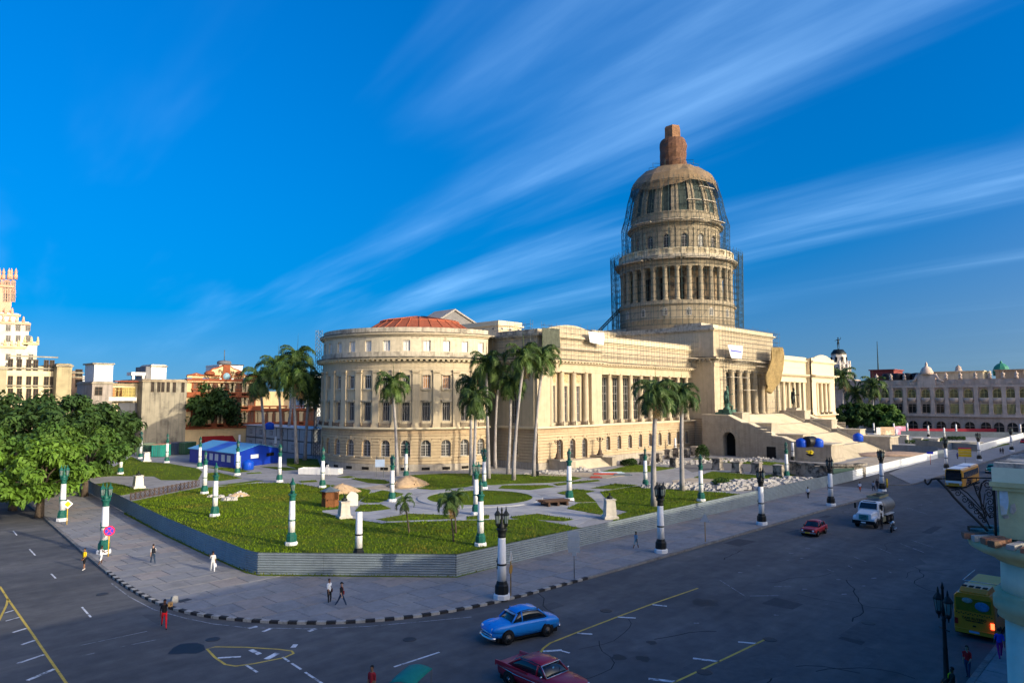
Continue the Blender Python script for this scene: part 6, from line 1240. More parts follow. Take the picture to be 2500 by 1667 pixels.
for i, (ft, cr, R, nf, lab) in enumerate((((647,1110),(636,925),6.0,16,'leftmost palm of the dark group behind the blue shed'),((687,1103),(678,898),6.6,18,'tall palm second in the dark group behind the shed'),((700,1100),(726,872),6.6,16,'highest palm standing behind the dark group'),((724,1132),(718,915),5.6,19,'dense palm in front of the white cabins'),((744,1123),(757,935),5.6,20,'shaded palm beside the rounded wing\'s left edge'),((770,1110),(772,950),5.6,19,'rearmost dark palm squeezed beside the rounded wing'))):
    b, c = P3(ft, cr); palm(lab, b, c, R*1.1, nf+4, 40+i, 'dark palms left of the rounded wing', .4)
for i, (ft, cr, R, nf, lab) in enumerate((((2059,1053),(2057,918),7.6,18,'far royal palm next to the right pavilion'),((2095,1052),(2090,958),7.2,17,'shorter far palm, middle of the three by the theatre'),((2129,1054),(2132,940),7.8,18,'far palm with bright crown nearest the theatre'))):
    b, c = P3(ft, cr); palm(lab, b, c, R, nf, 60+i, 'palms beyond the stairs', .5)
for i, (ft, cr, R, nf, lab) in enumerate((((999,1301),(988,1222),1.55,11,'young palm with slanting stem on the near lawn'),((1107,1322),(1094,1222),1.8,14,'young palm in front, left of the pair on the near lawn'),((1113,1301),(1113,1212),1.7,13,'young palm just behind, right of the pair on the near lawn'))):
    b, c = P3(ft, cr, .17); palm(lab, b, c, R, nf, 80+i, 'young palms on the near lawn', .085, True, 2)
lfA = M('leaf_green', (0.048,0.105,0.014), 0.65, 0.35, .6, spec=.25, col2=(0.085,0.15,0.02)); lfB = M('leaf_bright', (0.10,0.19,0.018), 0.65, 0.3, .6, spec=.25, col2=(0.06,0.13,0.015)); lfD = M('leaf_dark', (0.026,0.058,0.014), 0.7, 0.35, .6, spec=.2, col2=(0.045,0.085,0.015))
def tree(label, pos, h, rx, ry, rz, nclump, nleaf, ls, mat, seed, group, th=.4, cz=None, droop=.3, name='broadleaf_tree'):
    r = random.Random(seed); t = thing(name, label, 'tree', (pos[0],pos[1],.1), 0, group); cz = cz if cz is not None else h-rz
    tr = MB(); fk = cz-rz*.55; tr.tube([(0,0,0),(.1,.05,fk*.5),(0,.1,fk),(.1,0,cz+rz*.2)], [th*1.3,th,th*.85,th*.3], 9)
    cl = []; rows = []
    while len(cl) < nclump:
        u = Vector((r.uniform(-1,1), r.uniform(-1,1), r.uniform(-.75,1)))
        if not .45 < u.length < 1.0: continue
        cl.append((Vector((u.x*rx, u.y*ry, cz+u.z*rz)), r.uniform(.16,.30)*(rx+rz)/2))
    for c, s in cl[::3]: m = Vector((c.x*.4, c.y*.4, fk+(c.z-fk)*.55)); tr.tube([(0,.05,fk*r.uniform(.75,1)), m, c], [th*.42,th*.25,th*.06], 5)
    part('trunk', tr, brk, t); vs = []; fs = []
    for c, s in cl:
        for _ in range(nleaf):
            d = Vector((r.gauss(0,1), r.gauss(0,1), r.gauss(0,1))); d.normalize(); k = s*(r.random()**.4)*r.uniform(.7,1.25); p = c+Vector((d.x*k*1.15, d.y*k*1.15, d.z*k*.75))
            nrm = (d*.7+Vector((r.uniform(-.6,.6), r.uniform(-.6,.6), .55+r.uniform(-.3,.3)))).normalized(); u = nrm.cross(Vector((r.uniform(-1,1),r.uniform(-1,1),.3))).normalized(); w = nrm.cross(u); l = ls*r.uniform(.6,1.4)
            q = len(vs); tip = p+u*l-Vector((0,0,droop*l)); vs += [p-u*l*.6, p+w*l*.42, tip, p-w*l*.42]; fs.append((q,q+1,q+2,q+3))
    part('crown', MB().add(vs, fs), mat, t); return t
g_ = 'street trees at the left corner'
for i, (px, py, h, rx, ry, rz, mat, lab, nc) in enumerate(((95,1262,9.5,6.0,6.0,4.0,lfB,'nearest bright green street tree overhanging the left corner',46),(30,1245,11.5,7.0,7.0,4.6,lfA,'broad street tree at the left edge of the view',46),(205,1212,11.0,7.2,6.8,4.8,lfA,'rounded street tree beside the hoarding\'s far end',50),(130,1195,15.5,9.5,9.0,6.0,lfD,'tall dark tree rising behind the corner trees',50),(20,1188,14.5,10,9.0,6.0,lfD,'dark tree behind the left edge tree',44),(235,1165,13.0,7.0,7.5,5.2,lfD,'dark tree between the corner trees and the far containers',44))):
    p = gp(px, py, .1); tree(lab, p, h, rx, ry, rz, nc, 210 if i < 3 else 170, .42 if i < 3 else .55, mat, 200+i, g_, .42)
for i, (px, py, h, rx, ry, rz, mat, lab, nc) in enumerate(((500,1092,19.5,11,11,7.2,lfD,'large dark tree in front of the ornate factory facade',64),(372,1095,15,14,9,5.5,lfA,'low spreading tree before the stained side wall',50),(322,1098,14,7,7,5,lfD,'small dark tree left of the spreading tree',34))):
    p = gp(px, py, .1); tree(lab, p, h, rx, ry, rz, nc, 190, .75, mat, 230+i, 'trees in front of the old houses', .6)
for i, (px, py, h, rx, rz, mat, lab) in enumerate(((2075,1053,12,8,5,lfD,'dark tree behind the far palms next to the pavilion'),(2112,1054,11.5,8,5,lfD,'dark tree in the middle behind the far palms'),(2158,1055,12,7,5,lfA,'green tree at the left end of the theatre'),(2180,1057,9,5,4,lfA,'lower green tree before the first theatre bays'))):
    p = gp(px, py, .1); tree(lab, p, h, rx, rx*.9, rz, 46, 150, .95, mat, 250+i, 'trees before the theatre', .5)
for i, (px, py, L, lab) in enumerate(((2110,1078,7,'clipped hedge right of the stair block'),(2160,1070,5,'hedge near the pink hoarding'),(2260,1083,13,'long low hedge in the far park'),(2335,1074,6,'short hedge left of the long stone block'),(1715,1118,3.5,'dark shrub at the foot of the central block'),(1535,1135,5,'patch of shrubs by the left wing'),(1760,1188,5,'green weeds among the white rubble'))):
    p = gp(px, py, .12); r = random.Random(300+i); vs = []; fs = []; H = 1.3 if i != 4 else 3.2; Wd = 1.6
    for _ in range(1500):
        a = r.uniform(0,2*pi); x = r.uniform(-L/2,L/2); y = Wd*r.uniform(-1,1)*sqrt(max(0,1-(2*x/L)**4)); z = H*r.random()**.6*(1-.5*(y/Wd)**2); u = Vector((r.uniform(-1,1),r.uniform(-1,1),r.uniform(-.4,1))).normalized(); w = u.cross(Vector((r.uniform(-1,1),r.uniform(-1,1),1))).normalized(); l = .22*r.uniform(.7,1.5); c = Vector((x,y,z)); q = len(vs); vs += [c-u*l*.5, c+w*l*.4, c+u*l, c-w*l*.4]; fs.append((q,q+1,q+2,q+3))
    b = MB().add(vs, fs); t = thing('hedge' if i < 4 else 'shrub', lab, 'hedge' if i < 4 else 'shrub', (p[0],p[1],.12), -.8 if i < 4 else .3); part('foliage', b, lfA if i in (0,2,6) else lfD, t); part('stems', MB().tube([(-L*.35,0,0),(-L*.3,.2,.7)], .04, 4).tube([(0,.1,0),(.1,0,.8)], .04, 4).tube([(L*.3,0,0),(L*.35,.1,.7)], .04, 4), brk, t)
# ---------------------------------------------------------------- buildings round the square
bz_n = [0]
def bld(name, label, loc, cat='building'): return thing(name, label, cat, (loc[0],loc[1],0))
def facade_windows(t, L, fr, at, rows, cols, w, h, fm, pm_, off, sill=None, vb=2, hb=None):
    fp = rect_win(w, h, vb, hb or [h*.6], depth=-.04, fmat=fm, pmat=pm_)
    for z in rows:
        for c in cols: P, a = at(c); window(fp, P, a, z, t, off)
plast = lambda n, c, s=.5, c2=None: M(n, c, .93, .16, .25, streak=s, bump=.08, col2=c2 or tuple(k*.72 for k in c), c2lo=.5, c2hi=.68)
darkw = M('open_window_dark', (0.02,0.018,0.016), .8, .2, 1.0); woodd = M('old_shutter', (0.10,0.07,0.05), .8, .2, 1.0)
def box_building(name, label, Y, px0, px1, pytop, depth, mat, rows=(), cols=(), ww=1.0, wh=2.0, cornice=None, zb=0, wm=darkw, fm=None, off_parapet=.6):
    """a block whose street wall faces east at depth Y between two sight lines"""
    x0, zt = ony(px0, pytop, Y); x1, zt2 = ony(px1, pytop, Y); t = bld(name, label, ((x0+x1)/2, Y)); o = (-(x0+x1)/2, -Y, 0)
    part('wall', MB().box(x0, x1, Y, Y+depth, zb, zt), mat, t, o); part('parapet', MB().box(x0-.25, x1+.25, Y-.3, Y+depth, zt-off_parapet, zt-off_parapet+.35), cornice or mat, t, o); part('roof_edge', MB().box(x0+.3, x1-.3, Y+.4, Y+depth-.3, zt, zt+.15), cornice or mat, t, o)
    fr, at = east(Y); fp = rect_win(ww, wh, 2, [wh*.62], depth=-.05, fmat=fm or woodd, pmat=wm)
    for pz_ in rows:
        zc = ony((px0+px1)/2, pz_, Y)[1]
        for pc in cols: xc = ony(pc, pz_, Y)[0]; window(fp, *at(xc), zc, t, o)
    for pz_ in rows[1:]:
        zc = ony((px0+px1)/2, pz_, Y)[1]+wh+.5; part('string_course', MB().box(x0-.06, x1+.06, Y-.22, Y, zc, zc+.3), cornice or mat, t, o)
    return t, x0, x1, zt, o
cream = plast('plaster_cream', (0.66,0.56,0.37), .25); grim = plast('plaster_grime', (0.36,0.32,0.24), .8, (0.09,0.085,0.08)); whitec = plast('plaster_white', (0.74,0.73,0.70), .3, (0.5,0.48,0.44)); ochre = M('factory_cream', (0.70,0.52,0.28), .9, .1, .3, streak=.12); brick_r = M('factory_red', (0.30,0.085,0.035), .9, .15, .6, streak=.2); brownst = plast('plaster_brown', (0.42,0.33,0.22), .6)
# left edge: long cream tenement, grey end wall
box_building('tenement', 'long cream tenement with dark door and window openings at the far left', 190, 17, 140, 893, 22, cream, (946,915-10,976), (24,46,69,86,112,126), .5, 2.6, grim)
box_building('tenement', 'stained brown end wall beside the cream tenement', 187, 140, 177, 888, 24, plast('plaster_tan', (0.40,0.335,0.20), .55), (), (), cornice=grim)
box_building('tenement', 'weathered grey flat wall at the extreme left edge', 186, -60, 17, 893, 24, plast('plaster_olive', (0.35,0.31,0.20), .6), (), (), cornice=grim)
box_building('old_house', 'narrow dilapidated house with broken balconies behind the grey wall', 225, 177, 202, 906, 18, plast('plaster_rust', (0.34,0.22,0.14), .8), (920,945), (192,), .9, 2.2, grim)
box_building('old_house', 'low dark grey house between the tower block and narrow house', 232, 200, 235, 935, 20, plast('plaster_slate', (0.20,0.20,0.21), .7), (), (), cornice=grim)
t, x0, x1, zt, o = box_building('water_tower_house', 'grey house carrying a tall white box-like water tower', 205, 226, 276, 931, 14, plast('plaster_pinkgrey', (0.38,0.33,0.29), .7), (965,), (240,), .9, 2.2, grim)
xa, za = ony(236, 889, 205); xb, zb_ = ony(276, 889, 205); part('tower_box', MB().box(x0+.2, xb, 204.8, 213, zt, za), whitec, t, o); part('tower_cap', MB().box(x0-.3, xb+.3, 204.4, 213.4, za, za+.35), grim, t, o)
t, x0, x1, zt, o = box_building('balcony_house', 'pale house with two yellow windows above a long balcony', 207, 276, 352, 935, 16, cream, (), (), cornice=brownst)
fr, at = east(207); yw = rect_win(1.35, 2.6, 3, [.9,1.8], depth=-.06, fmat=M('window_yellow', (0.62,0.50,0.16), .8, .1, 1.0), pmat=M('window_yellow_dark', (0.30,0.24,0.09), .8, .1, 1.0))
for pc in (294,317): xc, zc = ony(pc, 969, 207); window(yw, *at(xc), zc, t, o)
xc, zc = ony(269, 968, 207); window(rect_win(1.3,2.4,3,[.8,1.6],depth=-.06,fmat=woodd,pmat=boardm), *at(x0+1.2), zc, t, o)
zc = ony(300, 972, 207)[1]; xr_ = ony(327,972,207)[0]; part('balcony', MB().box(x0-1.5, xr_, 204.8, 207, zc-.7, zc-.4).box(x0-1.5, xr_, 204.8, 205, zc-.4, zc+.3), whitec, t, o); part('eave', MB().box(x0, xr_+2, 205.4, 207, zc+4.4, zc+4.7), tile, t, o)
part('lower_front', MB().box(x0+1.5, x1, 206.6, 207, .1, zc-1.2), plast('plaster_soot', (0.10,0.105,0.125), .6), t, o)
(xa, za), (xb, zb_) = ony(321, 908, 216), ony(356, 917, 216); part('water_stand', MB().box(xa, xb, 216, 220, zb_, za).box(xa+.3, xa+.9, 216, 217, 12, zb_).box(xb-.9, xb-.3, 216, 217, 12, zb_).box(xa, xb, 216, 217, zb_-2.6, zb_-2.2), whitec, t, o)['kind'] = 'stuff'
t, x0, x1, zt, o = box_building('roof_tower', 'white box-like stair tower with grey side above the stained wall', 222, 370, 407, 890, 9, whitec, (), (), cornice=grim, zb=10)
xa, za = ony(357, 892, 222); part('side_wing', MB().box(xa, x0, 222.2, 231, 10, za-.3), plast('plaster_slate', (0,0,0)), t, o)
# stained party wall with slit windows (faces the square at an angle)
t, x0, x1, zt, o = box_building('party_wall_house', 'tall stained grey wall with a row of slit windows', 203, 349, 457, 926, 20, grim, (957,), (372,387,397,410,425,446), .42, 2.9, brownst)
# ornate factory
Yf = 203.5; (fx0, fzt), (fx1, _) = ony(457,925,Yf), ony(640,925,Yf); t = bld('ornate_factory', 'ornate cream and red factory with a curved lettered gable', ((fx0+fx1)/2, Yf)); o = (-(fx0+fx1)/2, -Yf, 0)
part('wall', MB().box(fx0, fx1, Yf, Yf+30, 0, fzt), ochre, t, o); lowx = ony(770,1000,Yf)[0]; zl2 = ony(700,1001,Yf)[1]; part('low_wing', MB().box(fx1, lowx, Yf, Yf+24, 0, zl2), ochre, t, o); part('low_wing_cornice', MB().box(fx1-.2, lowx+.3, Yf-.5, Yf+24, zl2-.2, zl2+.4), brick_r, t, o)
part('back_wall', MB().box(fx1, lowx-6, Yf+6, Yf+24, zl2, ony(700,955,Yf)[1]), ochre, t, o)
part('cornice', MB().box(fx0-.3, fx1+.3, Yf-.7, Yf+1, fzt-.5, fzt+.1).box(fx0-.1, fx1+.1, Yf-.4, Yf, fzt-1.0, fzt-.5), brick_r, t, o)
den = MB(); nd = 60
for i in range(nd): x = fx0+(i+.5)*(fx1-fx0)/nd; den.box(x-.14, x+.14, Yf-.62, Yf, fzt-.85, fzt-.5)
part('dentils', den, ochre, t, o)['kind'] = 'stuff'
gab = [ony(*p, Yf) for p in ((457,922),(457,918),(470,916),(480,913),(492,917),(505,917),(513,908),(519,902),(529,900),(540,896),(546,894),(556,894),(563,896),(571,902),(583,905),(592,914),(602,919),(618,918),(640,920),(640,924))]
g0 = part('gable', MB().prism(gab, Yf-.15, Yf+.8, lambda x,y,z: (x,z,y)), ochre, t, o); part('gable_coping', MB().tube([(x, Yf+.2, z+.15) for x,z in gab[1:-1]], .28, 6), brick_r, t, o)
for p in ((513,905),(585,905)): x, z = ony(*p, Yf); part('gable_ball', MB().lathe([(1.5,-1.2),(1.5,-.6),(1.1,-.2),(.3,.1)], 10, (x,Yf+.3,z)), brick_r, t, o)
x, z = ony(552,919,Yf); part('medallion', MB().lathe([(1.55,-.1),(1.55,.15),(1.1,.2)], 24, (0,0,0)).xf(lambda a,b,c: (x+a, Yf-.2-c, z+b)), brick_r, t, o); part('medallion_disc', MB().lathe([(1.05,0),(1.05,.1)], 24, (0,0,0)).xf(lambda a,b,c: (x+a, Yf-.4-c, z+b)), M('medallion_blue', (0.25,0.42,0.50), .7, .2, 1.0), t, o)
x, z = ony(552.5,901,Yf); part('crest', MB().box(x-1.0, x+1.0, Yf-.4, Yf-.1, z-1.2, z+1.2).box(x-.6, x+.6, Yf-.5, Yf-.4, z-.7, z+.7), brick_r, t, o)
ltm = M('gable_letters', (0.10,0.055,0.03), .9, .15, 1.0)
def letters(txt, px, py, size, sx=1.0, bold=.03): me = text_mesh(txt, size, .05, sx, bold); me.materials.append(ltm); x, z = ony(px, py, Yf); q = link('lettering', me, t, (x+o[0], -.22, z)); q.rotation_euler = (pi/2, 0, 0); return q
letters('REAL FABRICA', 519, 923, 1.35, .62, .02); letters('DE', 563, 923, 1.35, .7, .02); letters('TABACOS', 590, 923.5, 1.35, .78, .02); letters('Partagas', 552, 911, 1.5, .95, .02)
fr, at = east(Yf)
def pil(x, z0, z1, w=.55): return MB().box(x-w, x+w, Yf-.35, Yf, z0, z1).box(x-w-.15, x+w+.15, Yf-.45, Yf, z1-.5, z1).box(x-w-.15, x+w+.15, Yf-.45, Yf, z0, z0+.5)
zr_ = [ony(550,965,Yf)[1], ony(550,1001,Yf)[1]+.3, ony(550,1042,Yf)[1]+.2]; zt_ = [fzt-1.2, ony(550,969,Yf)[1]-.3, ony(550,1005,Yf)[1]-.3]
fwin = rect_win(1.1, 4.2, 2, [2.2,3.3], depth=-.06, fmat=brick_r, pmat=M('factory_shutter', (0.16,0.085,0.055), .8, .2, 1.0)); sur = MB().box(-1.45,-1.1,-.02,.12,-.1,4.6).box(1.1,1.45,-.02,.12,-.1,4.6).box(-1.6,1.6,-.02,.3,4.6,5.0).mesh('window_surround', brick_r)
for k in range(3):
    part('floor_band', MB().box(fx0-.1, fx1 if k < 2 else lowx, Yf-.6, Yf, zr_[k]-.55, zr_[k]), brick_r, t, o); part('balustrade', MB().box(fx0, fx1 if k < 2 else lowx, Yf-.45, Yf-.3, zr_[k], zr_[k]+.9), brick_r, t, o)
    for pc in (480,522,552,581,613)+((650,668,690,722,745,762) if k == 2 else ()): xc = ony(pc,960,Yf)[0]; put('window_surround', sur, (xc,Yf), -pi/2, zr_[k]+.9, t, o); window(fwin, (xc,Yf), -pi/2, zr_[k]+.9, t, o)
    for pc in (504,511,536,541,563,568,594,600)+((635,643,660,678,700,707,735) if k == 2 else ()): xc = ony(pc,960,Yf)[0]; part('pilaster', pil(xc, zr_[k], zt_[k]), ochre, t, o)
for pc, w in ((520,3.2),(542,3.2)): xc, zc = ony(pc, 1064, Yf); part('red_awning', MB().prism([(0,0),(2.4,-1.6),(2.4,-1.9),(0,-1.9)], xc-w, xc+w, lambda x,y,z: (z, Yf-x, zc+y)), M('awning_red', (0.30,0.015,0.02), .7, .15, 1), t, o)
# buildings glimpsed behind the factory
t, *_ = box_building('hotel_block', 'white modern block with a dark roof pavilion behind the lettered gable', 420, 536, 592, 890, 20, whitec, (893,), (545,556,575,585), 2.6, .9, whitec, zb=10); 
x, z = ony(562, 888, 420); part('roof_pavilion', MB().lathe([(4.2,0),(4.2,1.6),(3.2,2.2),(.5,2.6)], 12, (0,10,z)), M('roof_dark', (0.12,0.13,0.15), .7, .1, 1), t, (0,0,0)); part('antenna', MB().tube([(0,10,z+2),(0,10,z+9)], .25, 5), tube_d, t)
box_building('white_block', 'pale distant block beside the palms left of the rounded wing', 330, 745, 800, 915, 20, whitec, (), (), zb=5); box_building('distant_block', 'small white slab block far away at the left', 600, 202, 215, 918, 20, whitec, (921,924,928), (205,212), 2.2, .8, zb=5)
# pink and white telephone tower
Yt = 330; t = bld('stepped_tower', 'ornate white and pink stepped tower rising at the far left', (ony(30,800,Yt)[0], Yt)); o = (-ony(30,800,Yt)[0], -Yt, 0); pinks = plast('tower_pink', (0.66,0.36,0.24), .15, (0.60,0.42,0.30)); twh = plast('tower_white', (0.72,0.65,0.52), .25)
def lvl(a, b, top, bot, d, mat, nm='tier', cren=None, dep=22):
    xa, z1 = ony(a, top, Yt); xb, _ = ony(b, top, Yt); z0 = ony(a, bot, Yt)[1]; part(nm, MB().box(xa, xb, Yt+d, Yt+d+dep, z0, z1), mat, t, o); part('tier_cornice', MB().box(xa-.5, xb+.5, Yt+d-.6, Yt+d+dep+.5, z1-1.2, z1-.4), cren or mat, t, o)
    if cren:
        for i in range(max(3, int((xb-xa)/2.2))): x = xa+.4+i*2.2; part('pinnacle', MB().lathe([(.5,0),(.55,1.0),(.3,1.3),(.45,1.7),(.05,2.6)], 6, (x, Yt+d, z1-.4)), cren, t, o)
lvl(-60, 62, 838, 905, 0, twh, cren=ochre); lvl(62, 96, 832, 905, 3, twh, cren=ochre, dep=16); lvl(-60, 76, 776, 838, 3, twh, cren=pinks, dep=18); lvl(-50, 55, 755, 776, 6, whitec, cren=pinks, dep=14); lvl(-40, 42, 682, 756, 8, pinks, 'belfry', pinks, 11)
tw = rect_win(.85, 2.6, 2, [1.8], depth=-.05, fmat=framed); fr, at = east(Yt)
for pz_ in (866,888): 
    for pc in (20,46,80): 
        if pc < 60 or pz_ > 0: x, z = ony(pc, pz_, Yt); window(tw, (x, Yt+(3 if pc > 60 else 0)), -pi/2, z-2.2, t, o)
for pz_ in (800,826):
    for pc in (20,44,68): x, z = ony(pc, pz_, Yt+3); window(tw, (x, Yt+3), -pi/2, z-1.4, t, o)
aw2 = arch_win(.8, 4.5, .8, 1, 4, depth=-.08, fmat=pinks)
for pc in (12,18,31): x, z = ony(pc, 737, Yt+8); window(aw2, (x, Yt+8), -pi/2, z, t, o); x, z = ony(pc, 715, Yt+8); window(aw2, (x, Yt+8), -pi/2, z, t, o)
for pc in (-2,8,21,27,38): x, z = ony(pc, 682, Yt+8); part('pinnacle', MB().lathe([(.7,0),(.7,1.6),(.4,2.2),(.6,2.9),(.05,4.6)], 6, (x, Yt+8, z)), pinks, t, o)
# ---------------------------------------------------------------- theatre on the north side of the square
Xt = 345.0; thm = plast('theatre_stone', (0.46,0.34,0.265), .35, (0.42,0.32,0.26)); thl = plast('theatre_stone_light', (0.53,0.41,0.33), .25); thw = M('theatre_window_yellow', (0.72,0.58,0.22), .8, .15, 1.0); th = bld('theatre_building', 'long ornate grey stone theatre with arched windows and rooftop urns', (Xt, 70)); o = (-Xt, -70, 0)
(ya, zc), (yb, _) = onx(2030,944,Xt), onx(2520,944,Xt); y0_, y1_ = min(ya,yb), max(ya,yb); ztop = onx(2300,926,Xt)[1]; zc = onx(2300,944,Xt)[1]
part('wall', MB().box(Xt, Xt+40, y0_-30, y1_, 0, zc), thm, th, o); part('attic', MB().box(Xt-.2, Xt+4, y0_-30, y1_, zc, ztop), thm, th, o)
fr, at = south(Xt); part('cornice', MB().box(Xt-1.1, Xt, y0_-30, y1_, zc-.3, zc+.5), thl, th, o); zb2 = onx(2300,1013,Xt)[1]; part('balcony_band', MB().box(Xt-.9, Xt, y0_-30, y1_, zb2-.6, zb2+.5), thl, th, o)
bays = [onx(p,1000,Xt)[0] for p in (2125,2162,2195,2228,2262,2296,2331,2366,2405,2437,2470,2503)]
a1 = arch_win(1.55, 2.2, 1.55, 5, 1, depth=-.12, fmat=thw, t=.1); 
r2 = rect_win(1.5, 3.9, 7, [3.0], depth=-.1, fmat=thw, bw=.09); g3 = arch_win(1.9, 2.6, 1.9, 0, 1, depth=-.05, fmat=thm); r2d = rect_win(1.5, 3.9, 2, [3.0], depth=-.1, fmat=thm)
z1_, z2_, z3_ = onx(2300,971,Xt)[1], onx(2300,1008,Xt)[1], .3
bw_ = MB(); hoodm = MB().lathe([(1.9,0),(2.3,.05),(2.3,.4),(1.9,.5)], 18, cap=False).mesh('window_arch', thl); bal_ = MB().lathe([(.4,-1.2),(1.5,-.8),(1.9,0),(2.0,.2),(2.0,.9)], 14).xf(lambda x,y,z: (x, max(y,-.02)*.55, z)).mesh('window_balcony', thl)
pcol = MB().box(-.75,.75,0,.7,0,zc-zb2-.8).box(-.95,.95,0,.9,0,.8).box(-.95,.95,0,.9,zc-zb2-1.6,zc-zb2-.8).mesh('pilaster', thl)
urn = MB().lathe([(.7,0),(.7,.9),(.3,1.0),(.7,1.6),(.75,2.0),(.25,2.4),(.1,3.0)], 8).mesh('urn', thl); panel = MB().box(-1.4,1.4,0,.25,.5,2.6).box(-.8,.8,.25,.5,.9,2.2).mesh('attic_panel', thl)
for i, y in enumerate(bays):
    P, a = at(y); window(a1, P, a, z1_, th, o); put('window_balcony', bal_, P, a, z1_-.9, th, o); window(r2d if i in (2,3,4,5) else r2, P, a, z2_, th, o); window(g3, P, a, z3_, th, o); put('attic_panel', panel, P, a, zc+.4, th, o)
    yn = (y+bays[i+1])/2 if i+1 < len(bays) else y-4; P, a = at(yn); put('pilaster', pcol, P, a, zb2+.5, th, o); put('urn', urn, P, a, ztop, th, o)
x_, z_ = onx(2262,920,Xt); part('crest', MB().box(Xt-.8, Xt+1.2, x_-3.4, x_+3.4, zc, zc+5.6).lathe([(2.6,5.4),(2.6,6.4),(1.8,8.2),(.6,9.0),(.5,10.2),(.05,11)], 10, (Xt+.5, x_, zc)).tube([(Xt, x_+3.4, zc+5.5),(Xt-.4, x_+4.6, zc+3),(Xt, x_+6.5, zc+2.2)], .6, 6).tube([(Xt, x_-3.4, zc+5.5),(Xt-.4, x_-4.6, zc+3),(Xt, x_-6.5, zc+2.2)], .6, 6), thl, th, o)['kind'] = 'stuff'
for pa, pb, pt, d, mat, nm in ((2124,2182,905,10,M('roof_maroon', (0.20,0.045,0.04), .8, .15, .6),'roof_house'),(2262,2400,910,14,cream,'roof_house'),(2430,2500,905,16,brownst,'roof_house')):
    (ya, za), (yb, _) = onx(pa, pt, Xt+d), onx(pb, pt, Xt+d); part(nm, MB().box(Xt+d, Xt+d+14, min(ya,yb), max(ya,yb), ztop-2, za), mat, th, o); part('eave', MB().box(Xt+d-.6, Xt+d+14.6, min(ya,yb)-.5, max(ya,yb)+.5, za, za+.5), mat, th, o)
for p in (2166,2190,2214,2238): y, z = onx(p, 918, Xt+6); solo('roof_tank', MB().lathe([(2.1,0),(2.2,.3),(2.2,2.6),(1.9,3.1),(.5,3.3)], 12), M('tank_black', (0,0,0)), {2166:'leftmost',2190:'second',2214:'third',2238:'rightmost'}[p]+' of the dark roof tanks on the theatre', 'water tank', (Xt+6, y, ztop), 0, 'dark roof tanks on the theatre')
y, z = onx(2446, 905, Xt+16); t = solo('green_dome', MB().lathe([(5.6,-1.5),(5.6,.3),(6.0,.5),(5.8,2.5),(4.6,5.2),(2.6,7.0),(.9,7.6),(.8,8.6),(.2,9.4)], 10, smooth=False), M('copper_green', (0.03,0.20,0.13), .6, .2, .5), 'green copper cupola on the theatre roof', 'dome', (Xt+22, y*1.02, ztop+2.6)); t.scale = (.55,.55,.6)
y, z = onx(2335, 905, Xt+20); q = solo('white_cupola', MB().lathe([(9,0),(6,1.8),(3,2.6),(2.6,3.4),(2.2,5.4),(1.0,6.4),(.1,7)], 16), thl, 'low pale cupola behind the theatre parapet', 'dome', (Xt+24, y, ztop+2.8)); q.scale = (.5,.5,.6)
y, z = onx(2050, 935, Xt+15); t = thing('theatre_tower', 'white theatre corner tower topped by a dark dancing figure', 'tower', (Xt+15, y, 0)); zz0 = onx(2050,905,Xt+15)[1]; k = (Xt+15)/345
tq = plast('tower_cream', (0.62,0.55,0.47), .3); part('base', MB().box(-5,5,-5,5,0,zz0-2), tq, t); za = onx(2050,890,Xt+15)[1]; zb_ = onx(2050,866,Xt+15)[1]; part('belfry', MB().lathe([(4.6,zz0-2),(4.8,za),(3.9,za+.4),(3.6,zb_),(4.0,zb_+.3)], 8, smooth=False), tq, t)
for k in range(8): a = k*pi/4+.39; part('belfry_column', MB().tube([(4.9*cos(a),4.9*sin(a),zz0-1.5),(4.9*cos(a),4.9*sin(a),za+1.8)], .45, 6), tq, t); part('opening', MB().box(-.8,.8,-.2,.2,zz0+1,za-1.4), darkw, t, (4.45*cos(k*pi/4),4.45*sin(k*pi/4),0), k*pi/4+pi/2); part('opening', MB().box(-.55,.55,-.2,.2,za+1.2,zb_-1.2), darkw, t, (3.6*cos(k*pi/4),3.6*sin(k*pi/4),0), k*pi/4+pi/2)
zd = onx(2050,857,Xt+15)[1]; part('dome', MB().lathe([(3.6,zb_),(3.4,zb_+1),(2.2,zb_+2.6),(.8,zd),(.4,zd+1.2)], 12), bronzed, t)
person('dark winged figure balancing on top of the theatre tower', (Xt+15, y), radians(200), dict(tl=25,kl=35,tr=-12,kr=5,al=120,ar=60,el=10,er=10,sl=30,sr=40,lean=6), 'dark', (0,0,0), (0,0,0), (0,0,0), height=5.6, z=zd+1.2, name='statue', cat='statue', allm=bronzed)
y, z = onx(2144, 900, Xt+20); solo('radio_mast', MB().tube([(0,0,0),(0,0,onx(2144,833,Xt+20)[1]-18)], [.5,.12], 6), tube_g, 'thin radio mast standing behind the theatre', 'mast', (Xt+20, y, 18))
box_building('theatre_side_wing', 'plain pale wing of the theatre behind the far palms', 150, 2058, 2100, 925, 20, thl, (), (), zb=0)
